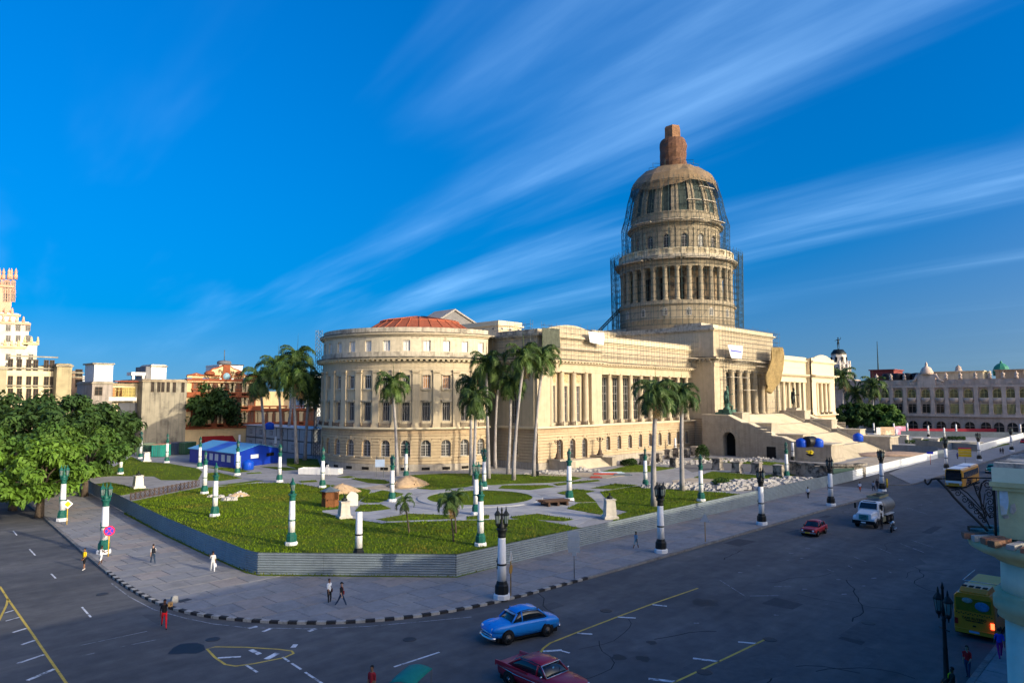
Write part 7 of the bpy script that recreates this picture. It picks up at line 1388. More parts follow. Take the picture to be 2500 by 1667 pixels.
# painted and printed hoardings before the theatre
for pa, pb, py, h, c, lab in ((2098,2140,1055,2.6,(0.45,0.47,0.48),'plain grey hoarding under the far palms'),(2140,2160,1062,3.0,(0.74,0.70,0.66),'white and ochre painted hoarding near the hedge'),(2150,2185,1062,3.2,(0.62,0.42,0.26),'sandy ochre painted hoarding near the hedge'),(2185,2212,1060,3.2,(0.62,0.22,0.30),'pink patterned hoarding near the first theatre arch'),(2215,2500,1058,2.0,(0.22,0.012,0.03),'long dark red hoarding in front of the theatre arcade'),(2312,2400,1052,3.2,(0.04,0.05,0.10),'dark blue hoarding at the foot of the theatre'),(2408,2455,1052,6.5,(0.012,0.014,0.04),'tall dark blue container before the theatre arches')):
    a, b = gp(pa, py, .1), gp(pb, py, .1); L = hypot(b[0]-a[0], b[1]-a[1]); col = M('hoarding_%d' % pa, c, .8, .12, .4, col2=(tuple(min(1, k*1.7+.12) for k in c) if pa in (2185,2150,2140) else None), c2lo=.5, c2hi=.6); n = max(1, int(L/4)); t = thing('hoarding', lab, 'hoarding', (a[0],a[1],.1), atan2(b[1]-a[1], b[0]-a[0]))
    for i in range(n): part('panel', MB().box(L*i/n, L*(i+1)/n-.05, -.05, .05 if h < 5 else 3, 0, h), col, t)
    part('rail', MB().box(0, L, .06 if h < 5 else 3.01, .14 if h < 5 else 3.1, h*.8, h*.88), postm, t)
# ---------------------------------------------------------------- site cabins, shed, containers
def corr_box(name, label, c, rz, L, Wd, H, col, cat='container', top=None, ribs=.3, z=.12, doors=True):
    t = thing(name, label, cat, (c[0],c[1],z), rz); m = M('box_%s' % ''.join('%02x' % int(k*255) for k in col), col, .6, .15, .6, streak=.25, metal=.1); tm = M('boxtop_%s' % ''.join('%02x' % int(k*255) for k in (top or col)), top or col, .6, .2, .5)
    part('body', MB().box(-L/2,L/2,-Wd/2,Wd/2,0.1,H), m, t); part('roof', MB().box(-L/2-.05,L/2+.05,-Wd/2-.05,Wd/2+.05,H,H+.08), tm, t); rb = MB(); n = int(L/ribs)
    for i in range(n): x = -L/2+(i+.5)*L/n; rb.box(x-ribs*.22, x+ribs*.22, -Wd/2-.05, -Wd/2, .2, H-.1); rb.box(x-ribs*.22, x+ribs*.22, Wd/2, Wd/2+.05, .2, H-.1)
    part('ribs', rb, m, t)['kind'] = 'stuff'
    if doors: part('door', MB().box(-L/2-.06,-L/2,-Wd/2+.1,-.03,.2,H-.1), m, t); part('door', MB().box(-L/2-.06,-L/2,.03,Wd/2-.1,.2,H-.1), m, t); [part('lock_bar', MB().box(-L/2-.1,-L/2-.06,y-.03,y+.03,.2,H-.1), postm, t) for y in (-.7,-.3,.3,.7)]
    return t
for q, col, top, L, rz, lab in (((357,1112),(0.10,0.17,0.10),(0.30,0.36,0.22),6,.75,'pale green container at the left end of the row'),((377,1113),(0.04,0.10,0.06),(0.26,0.30,0.2),5,.75,'dark green container with an open reddish door'),((393,1114),(0.03,0.30,0.24),(0.55,0.25,0.14),6,.75,'turquoise container with a rusty orange roof'),((430,1109),(0.03,0.05,0.10),(0.05,0.07,0.13),7,.75,'dark blue container with rust streaks'),((455,1108),(0.03,0.09,0.05),(0.10,0.20,0.13),7,.75,'dark green container behind the blue shed')):
    p = gp(*q, .12); corr_box('container', lab, p, rz, L*.72, 2.6, 3.0 if L > 5 else 2.8, col, top=top)
# blue shed: two gabled bays
A, B, C_ = Vector(gp(463,1127,.12)), Vector(gp(572,1143,.12)), Vector(gp(683,1128,.12)); t = thing('blue_shed', 'low bright blue metal shed with a sky blue roof and white windows', 'shed', (B.x,B.y,.12)); U = (A-B); V = (C_-B); Lu, Lv = U.length, V.length; U.normalize(); V.normalize(); sb = M('shed_blue', (0.005,0.035,0.36), .5, .12, .5, streak=.1); sbl = M('shed_roof_blue', (0.10,0.36,0.62), .45, .1, .5); H = 3.1
def uv(u, v, z): q = U*u+V*v; return (q.x, q.y, z)
for nm, u0, u1, v0, v1 in (('side_wall',0,Lu,-.06,.06),('side_wall',0,Lu,Lv-.06,Lv+.06)): part(nm, MB().box(u0,u1,v0,v1,0,H,uv), sb, t)
for u in (0, Lu): part('gable_wall', MB().prism([(0.07,0),(0.07,H),(Lv/2,H+1.25),(Lv-.07,H),(Lv-.07,0)], u-.06 if u else -.06, u+.06, lambda x,y,z: uv(z,x,y)), sb if not u else M('shed_teal', (0.10,0.17,0.19), .7, .2, .5), t)
for s, (v0, z0, v1, z1) in enumerate(((-.5,H-.1,Lv/2,H+1.35),(Lv/2,H+1.35,Lv+.5,H-.1))):
    for k in range(8): part('roof_sheet', MB().prism([(v0,z0),(v1,z1),(v1,z1+.08),(v0,z0+.08)], -.5+(Lu+1)*k/8, -.5+(Lu+1)*(k+1)/8-.02, lambda x,y,z: uv(z,x,y)), M('shed_roof_deep', (0.02,0.12,0.55), .45, .1, .5) if k in (3,4) and s == 0 else sbl, t)
wsh = M('shed_window', (0.62,0.66,0.72), .5, .1, 1.0)
for k, u in enumerate((Lu*.08, Lu*.2, Lu*.34, Lu*.46)): w_ = part('window', MB().box(u,u+1.5,-.14,-.06,1.1,2.5,uv), wsh, t)
part('window', MB().box(-.14,-.06,Lv*.33,Lv*.5,1.6,2.4,uv), wsh, t); part('window', MB().box(-.14,-.06,Lv*.68,Lv*.85,1.7,2.4,uv), glassm, t); part('door', MB().box(-.16,-.06,Lv*.02,Lv*.12,0.02,2.5,uv), M('shed_door', (0.25,0.36,0.38), .7, .2, 1.0), t)
# stacked white cabins
A, B = Vector(gp(600,1092,.12)), Vector(gp(760,1112,.12)); d = (B-A); L = d.length; an = atan2(d.y, d.x); d.normalize(); cm_ = M('cabin_white', (0.44,0.46,0.47), .6, .1, .5, streak=.15); cme = M('cabin_edge', (0.08,0.09,0.10), .6, .1, 1.0)
for lev in range(2):
    for k in range(6):
        t = thing('site_cabin', ('lower' if lev == 0 else 'upper')+' white site cabin, '+('first','second','third','fourth','fifth','sixth')[k]+' from the left in the stack', 'cabin', (*(A+d*(k+.5)*L/6),.12+lev*3.25), an, 'stacked white site cabins'); w = L/12-.04
        part('body', MB().box(-w,w,0,7,0.1,3.1), cm_, t); fr_ = MB()
        for x in (-w, w): fr_.box(x-.09,x+.09,-.05,.05,0,3.2)
        fr_.box(-w,w,-.05,.03,0,.18).box(-w,w,-.05,.03,3.05,3.22); part('frame', fr_, cme, t); wi = part('window', MB().box(-.9,.9,-.06,0,1.0,2.2), cme, t); part('pane', MB().box(-.8,.8,-.09,-.06,1.1,2.1), M('cabin_pane', (0.30,0.33,0.35), .3, .1, 1), wi)
    
t = thing('cabin_roof', 'pale flat roof sheet over the stacked cabins', 'roof', (*A,.12+6.5), an); part('sheet', MB().box(-.6,L+.6,-.8,7.5,.03,.2), M('cabin_roof', (0.5,0.52,0.53), .5, .1, .5), t)
# lattice crane mast beside the rounded wing
p = gp(772,1118,.12); t = thing('lattice_mast', 'tall thin lattice mast at the left edge of the rounded wing', 'mast', (p[0],p[1],.1)); ms = MB(); Ht = 31
for sx in (-.55,.55):
    for sy in (-.55,.55): bar(ms, (sx,sy,0), (sx,sy,Ht), .07)
for k in range(32): z = k*Ht/32; [bar(ms, a_, b_, .045) for a_, b_ in (((-.55,-.55,z),(.55,-.55,z+Ht/32)),((.55,-.55,z),(.55,.55,z+Ht/32)),((.55,.55,z),(-.55,.55,z+Ht/32)),((-.55,.55,z),(-.55,-.55,z+Ht/32)))]
part('lattice', ms, tube_d, t)['kind'] = 'stuff'
# far city so that the horizon is closed by roofs and trees
rc = random.Random(77)
# buildings on the near (east) side of the avenue, out of view: they shade the road in the early morning
for k, (x0, x1, h) in enumerate(((-45,-4,12.0),(15.8,40,16.3),(40.2,66,15.4),(66.2,100,14.6),(100.2,140,15.2),(140.2,190,13.8),(190.2,260,14.5),(260.2,330,13.5))):
    t = thing('arcade_building', ('camera-side','first','second','third','fourth','fifth','sixth','seventh')[k]+' arcaded building on the near side of the avenue', 'building', (x0,1.0,0)); L = x1-x0; yb_ = -.9 if k == 0 else 0; 
    part('wall', MB().box(0,L,-18,yb_-.2,.0,h), plast('arcade_plaster', (0.40,0.42,0.34), .3), t); part('cornice', MB().box(-.05,L-.05,-18.2,yb_+.3,h-1.0,h-.6), M('arcade_trim', (0.5,0.5,0.46), .9, .1, 1), t)
    for i in range(max(1,int(L/5))): c = (i+.5)*L/max(1,int(L/5)); part('window', MB().box(c-.7,c+.7,yb_-.2,yb_-.1,5.5,8.4), darkw, t)
# ---------------------------------------------------------------- vehicles
chrome = M('chrome', (0.55,0.56,0.58), .25, .1, 2.0, metal=.9); tyre = M('tyre', (0.013,0.013,0.014), .9, .2, 5); carglass = M('car_glass', (0.012,0.016,0.022), .08, .1, 1.0, spec=.6); hub = M('wheel_rim', (0.22,0.19,0.16), .6, .2, 3); under = M('car_underside', (0.008,0.008,0.008), .95, .1, 1); lampw = M('headlamp', (0.7,0.72,0.75), .15, .05, 3, spec=.6); tail = M('tail_lamp', (0.5,0.01,0.01), .3, .05, 3)
def paint(n, c): return M(n, c, .38, .06, .7, spec=.45, coat=.25)
def wheel(t, x, y, r, w, rimm=None):
    s = 1 if y > 0 else -1; o = part('wheel', MB().lathe([(r*.55,-w/2),(r*.92,-w/2),(r,-w*.3),(r,w*.3),(r*.92,w/2),(r*.55,w/2)], 20, cap=False).xf(lambda a,b,c: (a, c, b)), tyre, t, (x,y,r)); part('rim', MB().lathe([(.02,w*.30),(r*.2,w*.36),(r*.35,w*.28),(r*.58,w*.42)], 16).xf(lambda a,b,c: (a, s*c, b)), rimm or hub, o); return o
def ring10(x, hw, zb, zs, zt, cr=.93, tuck=.92): return [(x,-hw*tuck,zb),(x,-hw,zb+(zs-zb)*.35),(x,-hw,zs-(zs-zb)*.2),(x,-hw*cr,zs),(x,-hw*.55,zs+(zt-zs)*.8),(x,0,zt),(x,hw*.55,zs+(zt-zs)*.8),(x,hw*cr,zs),(x,hw,zs-(zs-zb)*.2),(x,hw,zb+(zs-zb)*.35),(x,hw*tuck,zb)]
def sedan(label, pos, rz, col, name, L, body, cab, wheels, wr, extra=None, cat='car', roofcol=None, vname='classic_car', rimm=None):
    """body: stations (x, half width, bottom, shoulder, crown); cab: stations (x, half width at sill, half width at top, sill z, top z)"""
    p = paint(name, col); t = thing(vname, label, cat, (pos[0],pos[1],0), rz)
    part('body', MB().loft([ring10(*b) for b in body]), p, t); part('underside', MB().box(body[1][0]*.95, body[-2][0]*.95, -body[2][1]*.86, body[2][1]*.86, .16, .42), under, t)
    gl = MB(); gl.loft([[(x,-hb,zs),(x,-(hb+ht)/2-.015,(zs+zt)/2),(x,-ht,zt),(x,0,zt+.02),(x,ht,zt),(x,(hb+ht)/2+.015,(zs+zt)/2),(x,hb,zs)] for x,hb,ht,zs,zt in cab]); part('windows', gl, carglass, t)
    rf = [c for c in cab if c[4] > max(k[4] for k in cab)-.16]; ro = MB(); ro.loft([[(x,-ht-.03,zt-.10),(x,-ht-.01,zt-.02),(x,-ht*.6,zt+.055),(x,0,zt+.085),(x,ht*.6,zt+.055),(x,ht+.01,zt-.02),(x,ht+.03,zt-.10)] for x,hb,ht,zs,zt in rf]); part('roof', ro, paint(name+'_roof', roofcol) if roofcol else p, t)
    pl = MB(); 
    for a, b in ((cab[0], rf[0]), (cab[-1], rf[-1])):
        for s in (-1,1): pl.tube([(a[0], s*a[1]*.98, a[3]), ((a[0]+b[0])/2, s*(a[1]+b[2])/2*1.02, (a[3]+b[4])/2), (b[0], s*b[2]*1.03, b[4]-.02)], .05, 6)
    mid = rf[len(rf)//2]
    for s in (-1,1): pl.tube([(mid[0], s*(mid[1]+.015), mid[3]), (mid[0], s*(mid[2]+.02), mid[4])], .045, 6)
    part('pillars', pl, p, t)
    for x in wheels:
        for s in (-1,1): hw = max(b[1] for b in body if abs(b[0]-x) < L*.3); part('wheel_arch', MB().lathe([(wr*1.22,-.02),(wr*1.22,.02)], 18).xf(lambda a,b,c: (a, c, max(b,-wr*.6))), under, t, (x, s*(hw-.005), wr)); wheel(t, x, s*(hw-.06), wr, .2, rimm)
    fx, bx_ = body[-1][0], body[0][0]; return t
def mirror_parts(t, name, mb_fn, mat):
    for s in (-1,1): part(name, mb_fn(s), mat, t)
# blue fifties saloon, facing the lower left
B = [(-2.42,.62,.52,.72,.80),(-2.32,.80,.42,.84,.93),(-1.9,.88,.36,.95,1.02),(-1.2,.92,.33,1.02,1.08),(-.4,.92,.32,1.04,1.08),(.5,.92,.32,1.04,1.08),(1.1,.90,.33,1.02,1.12),(1.7,.87,.36,.96,1.10),(2.15,.80,.42,.88,1.0),(2.38,.62,.48,.78,.86)]
C = [(-1.62,.66,.52,.98,1.02),(-1.25,.78,.60,1.03,1.38),(-.85,.80,.63,1.04,1.54),(-.2,.80,.64,1.04,1.60),(.35,.80,.62,1.04,1.56),(.62,.80,.58,1.05,1.46),(1.06,.78,.62,1.06,1.10)]
a = gp(1250,1573); b = gp(1340,1549); rz = atan2(a[1]-b[1], a[0]-b[0])-.10; ctr = ((a[0]+b[0])/2, (a[1]+b[1])/2+.86)
t = sedan('bright blue rounded fifties saloon driving round the corner', ctr, rz, (0.008,0.24,0.72), 'paint_blue', 4.8, B, C, (-1.38,1.42), .36)
for nm, s_ in (('fender', .02),):
    for s in (-1,1):
        part('front_fender', MB().sphere((1.62,s*.66,.80), .80, .27, .27, 12, 8), paint('paint_blue', (0,0,0)), t); part('rear_fender', MB().sphere((-1.55,s*.74,.74), .82, .22, .30, 12, 8), paint('paint_blue', (0,0,0)), t)
        part('headlight', MB().sphere((2.33,s*.60,.82), .06, .11, .11, 10, 6), lampw, t); part('tail_light', MB().sphere((-2.36,s*.62,.78), .05, .06, .09, 8, 5), tail, t)
part('grille', MB().tube([(2.38,-.62,.60),(2.44,-.3,.66),(2.46,0,.68),(2.44,.3,.66),(2.38,.62,.60)], .045, 6).tube([(2.40,-.6,.5),(2.46,0,.53),(2.40,.6,.5)], .035, 6), chrome, t); part('front_bumper', MB().tube([(2.25,-.86,.40),(2.46,-.6,.40),(2.54,0,.40),(2.46,.6,.40),(2.25,.86,.40)], .085, 8), chrome, t); part('rear_bumper', MB().tube([(-2.3,-.84,.44),(-2.52,-.5,.44),(-2.55,0,.44),(-2.52,.5,.44),(-2.3,.84,.44)], .075, 8), chrome, t)
part('sun_visor', MB().box(.55,.86,-.58,.58,1.42,1.46), chrome, t); part('bonnet_ridge', MB().tube([(1.1,0,1.11),(1.7,0,1.10),(2.2,0,.99)], .03, 6), paint('paint_blue', (0,0,0)), t)
t.scale = (1.0,1.0,1.09)
# maroon fifties saloon cut by the lower edge, heading towards the camera side
B2 = [(-2.5,.72,.5,.80,.84),(-2.38,.86,.4,.98,.95),(-1.8,.92,.34,1.00,.97),(-1.0,.94,.32,.98,.98),(0,.94,.32,.96,.98),(.9,.94,.32,.96,1.02),(1.6,.92,.34,.95,1.04),(2.2,.88,.38,.90,.98),(2.48,.74,.46,.80,.86)]
C2 = [(-1.75,.70,.56,.96,1.0),(-1.3,.78,.62,.98,1.34),(-.9,.80,.66,.98,1.46),(-.2,.80,.67,.98,1.50),(.35,.80,.66,.98,1.46),(.55,.80,.64,.99,1.40),(1.02,.80,.70,1.0,1.05)]
t = sedan('dark red fifties saloon cut off by the lower edge', (27.0,24.0), radians(-92), (0.34,0.008,0.03), 'paint_maroon', 4.95, B2, C2, (-1.45,1.45), .35, rimm=chrome)
for s in (-1,1): part('tail_fin', MB().loft([[(x,s*.80,z0),(x,s*.93,z0),(x,s*.93,z1),(x,s*.86,z1)] for x,z0,z1 in ((-2.5,.8,1.06),(-2.0,.9,1.08),(-1.0,.92,1.02),(-.2,.92,.99))], smooth=False), paint('paint_maroon', (0,0,0)), t); part('side_trim', MB().tube([(-2.4,s*.93,.86),(-1.0,s*.965,.72),(0.6,s*.965,.70)], .02, 5), chrome, t); part('headlight', MB().sphere((2.42,s*.68,.76), .06, .11, .11, 10, 6), lampw, t); part('mirror', MB().sphere((.85,s*.98,1.08), .05, .09, .06, 8, 5), chrome, t)
part('windscreen_trim', MB().tube([(1.04,-.80,1.02),(.56,-.66,1.44),(.56,.66,1.44),(1.04,.80,1.02),(1.04,-.80,1.02)], .028, 5), chrome, t); part('front_bumper', MB().tube([(2.35,-.88,.42),(2.56,-.5,.42),(2.58,.5,.42),(2.35,.88,.42)], .08, 8), chrome, t); part('sun_sticker', MB().box(.74,.78,-.08,.02,1.24,1.32), M('sticker_blue', (0.2,0.5,0.7), .6, 0), t); part('wiper', MB().tube([(1.0,.1,1.07),(.82,.42,1.22)], .012, 4), under, t)
# boxy red saloon
B3 = [(-2.05,.74,.42,.82,.84),(-1.98,.78,.34,.90,.92),(-1.2,.80,.30,.92,.93),(0,.80,.30,.92,.93),(.7,.80,.30,.91,.93),(1.3,.80,.30,.88,.91),(1.9,.78,.34,.86,.88),(2.02,.74,.42,.80,.82)]
C3 = [(-1.45,.72,.58,.92,.94),(-1.1,.74,.60,.92,1.34),(-.7,.74,.61,.92,1.40),(0,.74,.61,.92,1.42),(.3,.74,.60,.92,1.38),(.85,.74,.64,.92,.95)]
t = sedan('boxy red saloon driving down the avenue', (77.2,29.6), radians(183), (0.34,0.018,0.022), 'paint_red', 4.05, B3, C3, (-1.2,1.28), .30, vname='saloon_car')
for s in (-1,1): part('headlight', MB().lathe([(.10,0),(.10,.04),(.02,.06)], 12).xf(lambda a,b,c: (2.02+c, s*.55+a, .66+b)), lampw, t); part('mirror', MB().box(.75,.85,s*.82-.06,s*.82+.06,.95,1.05), under, t); part('tail_light', MB().box(-2.07,-2.04,s*.6-.1,s*.6+.1,.6,.75), tail, t)
part('grille', MB().box(2.02,2.05,-.42,.42,.58,.74), under, t); part('front_bumper', MB().box(2.02,2.14,-.8,.8,.40,.52), chrome, t); part('rear_bumper', MB().box(-2.16,-2.04,-.8,.8,.40,.52), chrome, t); part('number_plate', MB().box(2.14,2.16,-.25,.25,.41,.51), yel, t)
# green fifties car in the distance
t = sedan('distant green rounded car on the avenue', (164.5,28.3), radians(182), (0.006,0.16,0.09), 'paint_green', 4.8, B, C, (-1.38,1.42), .36); part('front_bumper', MB().tube([(2.25,-.86,.40),(2.5,0,.40),(2.25,.86,.40)], .085, 8), chrome, t); mirror_parts(t, 'headlight', lambda s: MB().sphere((2.33,s*.60,.82), .06, .11, .11, 10, 6), lampw)
t = sedan('red car at the far right edge of the avenue', gp(2500,1082,0), radians(182), (0.45,0.02,0.02), 'paint_red_far', 4.05, B3, C3, (-1.2,1.28), .30, vname='saloon_car')
# tanker truck
tw_ = paint('paint_truck_white', (0.66,0.68,0.70)); tkg = M('tank_steel', (0.20,0.20,0.19), .5, .2, .6, metal=.3); olv = M('truck_olive', (0.20,0.19,0.12), .8, .2, 1.0)
t = thing('tanker_truck', 'white bonneted tanker truck with a grey tank', 'truck', (87.8,26.9,0), radians(180))
part('bonnet', MB().loft([[(x,-hw,zb),(x,-hw,zt-.12),(x,-hw*.85,zt),(x,hw*.85,zt),(x,hw,zt-.12),(x,hw,zb)] for x,hw,zb,zt in ((1.55,1.0,.75,1.85),(2.6,.86,.75,1.72),(3.25,.80,.75,1.62))], smooth=False), tw_, t)
for s in (-1,1):
    part('fender', MB().loft([[(x,s*y0,zb),(x,s*y0,zt),(x,s*y1,zt-.06),(x,s*y1,zb)] for x,y0,y1,zb,zt in ((1.75,.8,1.2,.85,1.1),(2.0,.8,1.22,1.05,1.32),(2.6,.8,1.22,1.08,1.36),(3.1,.8,1.18,.7,1.25),(3.25,.8,1.1,.7,1.1))], smooth=False), tw_, t); part('headlight', MB().box(3.22,3.28,s*.98-.16,s*.98+.16,.92,1.08), lampw, t); part('mirror', MB().box(1.5,1.58,s*1.42-.1,s*1.42+.1,1.9,2.5).box(1.5,1.56,s*1.2,s*1.42,2.1,2.16), under, t); part('side_window', MB().box(.55,1.25,s*1.12-.01,s*1.12+.01,1.95,2.5), carglass, t); part('door', MB().box(.4,1.35,s*1.105-.01,s*1.105+.01,1.05,1.9), tw_, t)
part('cab', MB().loft([[(x,-1.1,.9),(x,-1.1,1.95),(x,-1.0,zt-.1),(x,-.9,zt),(x,.9,zt),(x,1.0,zt-.1),(x,1.1,1.95),(x,1.1,.9)] for x,zt in ((-.1,2.7),(.9,2.72),(1.25,2.66),(1.62,1.96))], smooth=False), tw_, t)
part('windscreen', MB().add([(1.62,-.95,1.96),(1.62,.95,1.96),(1.31,.86,2.58),(1.31,-.86,2.58)], [(0,1,2,3)]).xf(lambda x,y,z: (x+.025,y,z+.01)), carglass, t); gr = part('grille', MB().box(3.25,3.30,-.5,.5,.95,1.5), M('grille_teal', (0.06,0.24,0.24), .5, .1, 2), t); part('grille_bars', MB().box(3.30,3.33,-.3,.3,1.0,1.08).box(3.30,3.33,-.4,.4,1.2,1.26).box(3.30,3.33,-.3,.3,1.36,1.42), under, gr)['kind'] = 'stuff'
part('bumper', MB().box(3.2,3.4,-1.18,1.18,.5,.85), under, t); part('number_plate', MB().box(3.4,3.42,-.25,.25,.6,.74), whs, t); part('chassis', MB().box(-4.4,3.1,-.45,.45,.55,.85), under, t); part('tank', MB().lathe([(.4,-4.5),(1.0,-4.4),(1.08,-4.2),(1.08,-.6),(1.0,-.4),(.4,-.3)], 22).xf(lambda x,y,z: (z, x*1.12, y*.9+1.95)), tkg, t); part('tank_rail', MB().box(-3.6,-.2,-.7,-.6,2.95,3.2).box(-3.6,-.2,.6,.7,2.95,3.2).box(-3.6,-3.5,-.6,.6,2.95,3.2).box(-.3,-.2,-.6,.6,2.95,3.2), olv, t); part('hatch', MB().lathe([(.5,0),(.5,.2),(.4,.26)], 14, (-1.6,0,2.88)), under, t); part('cab_lights', MB().box(1.05,1.15,-.7,.7,2.70,2.76), under, t)
for x, d in ((2.35,0),(-2.9,1),(-1.7,1)):
    for s in (-1,1): wheel(t, x, s*.98, .5, .3 if not d else .5)
part('mudguard', MB().box(-3.6,-1.0,.78,1.25,1.08,1.16).box(-3.6,-1.0,-1.25,-.78,1.08,1.16), tw_, t); part('side_locker', MB().box(-.7,.4,.6,1.15,.45,1.0), olv, t)
p_ = gp(2153,1291); person('man in dark clothes standing by the tanker truck', p_, radians(90), STAND, 'dark', (0.012,0.012,0.015), (0.012,0.012,0.018), (0.01,0.01,0.01), height=1.72)
# motorcycle
t = thing('motorcycle', 'black motorcycle with a white helmet on its seat beside the truck', 'motorcycle', (84.6,24.0,0), radians(186)); blk = M('moto_black', (0.012,0.012,0.014), .4, .1, 2, coat=.2)
for x in (-.72,.72): o = part('wheel', MB().lathe([(.24,-.05),(.32,-.06),(.34,0),(.32,.06),(.24,.05)], 18, cap=False).xf(lambda a,b,c: (a,c,b)), tyre, t, (x,0,.34)); sp = MB(); [sp.tube([(0,0,0),(.25*cos(k*pi/4),0,.25*sin(k*pi/4))], .012, 4) for k in range(8)]; part('spokes', sp, chrome, o)['kind'] = 'stuff'
part('frame', MB().tube([(-.72,0,.34),(-.2,0,.5),(.35,0,.85),(.72,0,.34)], .04, 6).tube([(-.2,0,.5),(.1,0,.35),(.35,0,.85)], .035, 6), blk, t); part('engine', MB().box(-.2,.22,-.2,.2,.3,.6), chrome, t); part('fuel_tank', MB().sphere((.16,0,.84), .3, .16, .15, 12, 8), blk, t); part('seat', MB().loft([[(x,-w,z),(x,w,z),(x,w*.8,z+.1),(x,-w*.8,z+.1)] for x,w,z in ((-.8,.1,.82),(-.5,.15,.78),(-.1,.12,.76))], smooth=False), blk, t); part('handlebar', MB().tube([(.3,-.38,1.02),(.42,-.15,1.05),(.42,.15,1.05),(.3,.38,1.02)], .018, 6), chrome, t); part('headlight', MB().sphere((.58,0,.92), .1, .1, .1, 10, 6), chrome, t); part('exhaust', MB().tube([(.1,.2,.3),(-.4,.24,.28),(-.95,.26,.36)], [.03,.04,.05], 6), chrome, t)
solo('helmet', MB().sphere((0,0,0), .17, .14, .15, 12, 8).xf(lambda x,y,z: (x,y,max(z,-.08))), whs, 'white helmet resting on the motorcycle seat', 'helmet', (84.95,24.02,.96))
# buses
def bus(vname, label, pos, rz, L, Wd, H, col, low, roofc, nwin, back=False, top2=None):
    p = paint('paint_'+vname+str(int(L)), col); t = thing(vname, label, 'bus', (pos[0],pos[1],0), rz); w = Wd/2
    part('body', MB().loft([[(x,-w*k,.4),(x,-w*k,H*.55),(x,-w*.96*k,H-.2),(x,-w*.8*k,H),(x,w*.8*k,H),(x,w*.96*k,H-.2),(x,w*k,H*.55),(x,w*k,.4)] for x,k in ((-L/2,.94),(-L/2+.15,1),(L/2-.25,1),(L/2,.93))], smooth=False), p, t); part('skirt', MB().box(-L/2+.1,L/2-.1,-w+.03,w-.03,.22,.45), under, t)
    for i in range(nwin):
        for s in (-1,1): x0 = -L/2+.7+i*(L-1.6)/nwin; part('side_window', MB().box(x0,x0+(L-1.6)/nwin-.12,s*w*.985-.02,s*w*.985+.02,H*.52,H*.83), carglass, t)
    part('windscreen', MB().box(L/2-.02,L/2+.03,-w*.86,w*.86,H*.42,H*.82), carglass, t); part('roof_panel', MB().box(-L/2+.3,L/2-.3,-w*.72,w*.72,H,H+.06), roofc, t)
    for x in (-L*.3, L*.3):
        for s in (-1,1): wheel(t, x, s*(w-.1), .45 if L > 8 else .36, .28)
    return t
orange = (0.56,0.27,0.015)
t = bus('city_bus', 'orange and blue city bus with a white roof on the far avenue', (138.0,28.0), radians(181), 13.5, 2.55, 3.1, orange, None, whs, 9); part('destination_board', MB().box(6.76,6.80,-1.0,1.0,2.55,2.95), under, t); part('front_white_band', MB().box(6.74,6.78,-1.15,1.15,.9,1.25), whs, t); part('roof_joint', MB().box(-.3,.3,-1.2,1.2,3.1,3.2), M('bus_blue', (0.02,0.08,0.25), .5, .1, 1), t); part('blue_flank', MB().box(-1,4,1.262,1.275,.5,1.4), M('bus_blue', (0,0,0)), t); mirror_parts(t, 'headlight', lambda s: MB().box(6.75,6.79,s*.9-.15,s*.9+.15,.65,.8), lampw)
c = gp(2380,1540,.4); t = bus('minibus', 'yellow shared taxi minibus seen from behind', (50.6+3.1,10.05), 0.0, 6.2, 2.15, 2.65, (0.75,0.215,0.006), None, M('minibus_roof', (0.62,0.34,0.05), .5, .1, 1), 4)
part('roof_unit', MB().loft([[(x,-.8*k,2.66),(x,-.72*k,2.66+h),(x,.72*k,2.66+h),(x,.8*k,2.66)] for x,k,h in ((-2.9,.9,.05),(-2.6,1,.26),(-1.3,1,.26),(-1.0,.9,.05))], smooth=False), paint('paint_minibus6', (0,0,0)), t)
for k in range(4): part('roof_vent', MB().box(-2.45,-2.05,-.62+k*.36,-.38+k*.36,2.92,2.95), under, t)
part('roof_rack', MB().tube([(-.9,-.95,2.95),(2.6,-.95,2.95)], .025, 5).tube([(-.9,.95,2.95),(2.6,.95,2.95)], .025, 5).tube([(-.9,-.95,2.95),(-.9,.95,2.95)], .025, 5), chrome, t); part('rear_window', MB().box(-3.14,-3.08,-.9,.9,1.62,2.38), M('rear_window_film', (0.20,0.13,0.01), .3, .2, 2.5), t); part('window_decal', MB().sphere((0,0,0), .02, .40, .28, 10, 6), M('decal_blue', (0.03,0.16,0.30), .5, .4, 5), t, (-3.15,-.45,2.0)); part('window_decal', MB().sphere((0,0,0), .02, .3, .16, 10, 6), M('decal_grey', (0.3,0.29,0.27), .5, .4, 5), t, (-3.15,.3,2.26))
ck = MB(); [ck.box(-3.13,-3.105,-.94+i*.12,-.88+i*.12,1.40+.06*(i%2),1.46+.06*(i%2)) for i in range(16)]; part('chequer_band', ck, under, t)['kind'] = 'stuff'
me = text_mesh('TAXI RUTERO', .20, .004, 1.0, .004); me.materials.append(under); q = link('lettering', me, t, (-3.125,0,1.14)); q.rotation_euler = (pi/2,0,-pi/2); me = text_mesh('TAXI RUTERO', .09, .004, 1.6, .006); me.materials.append(under); q = link('lettering', me, t, (-3.125,0,1.03)); q.rotation_euler = (pi/2,0,-pi/2)
for s in (-1,1): part('tail_light', MB().box(-3.14,-3.09,s*.93-.09,s*.93+.09,.78,1.12), tail if s > 0 else M('tail_lamp_lit', (0.8,0.03,0.01), .3, 0, 1, emit=((1.0,0.10,0.03), 3.0)), t)
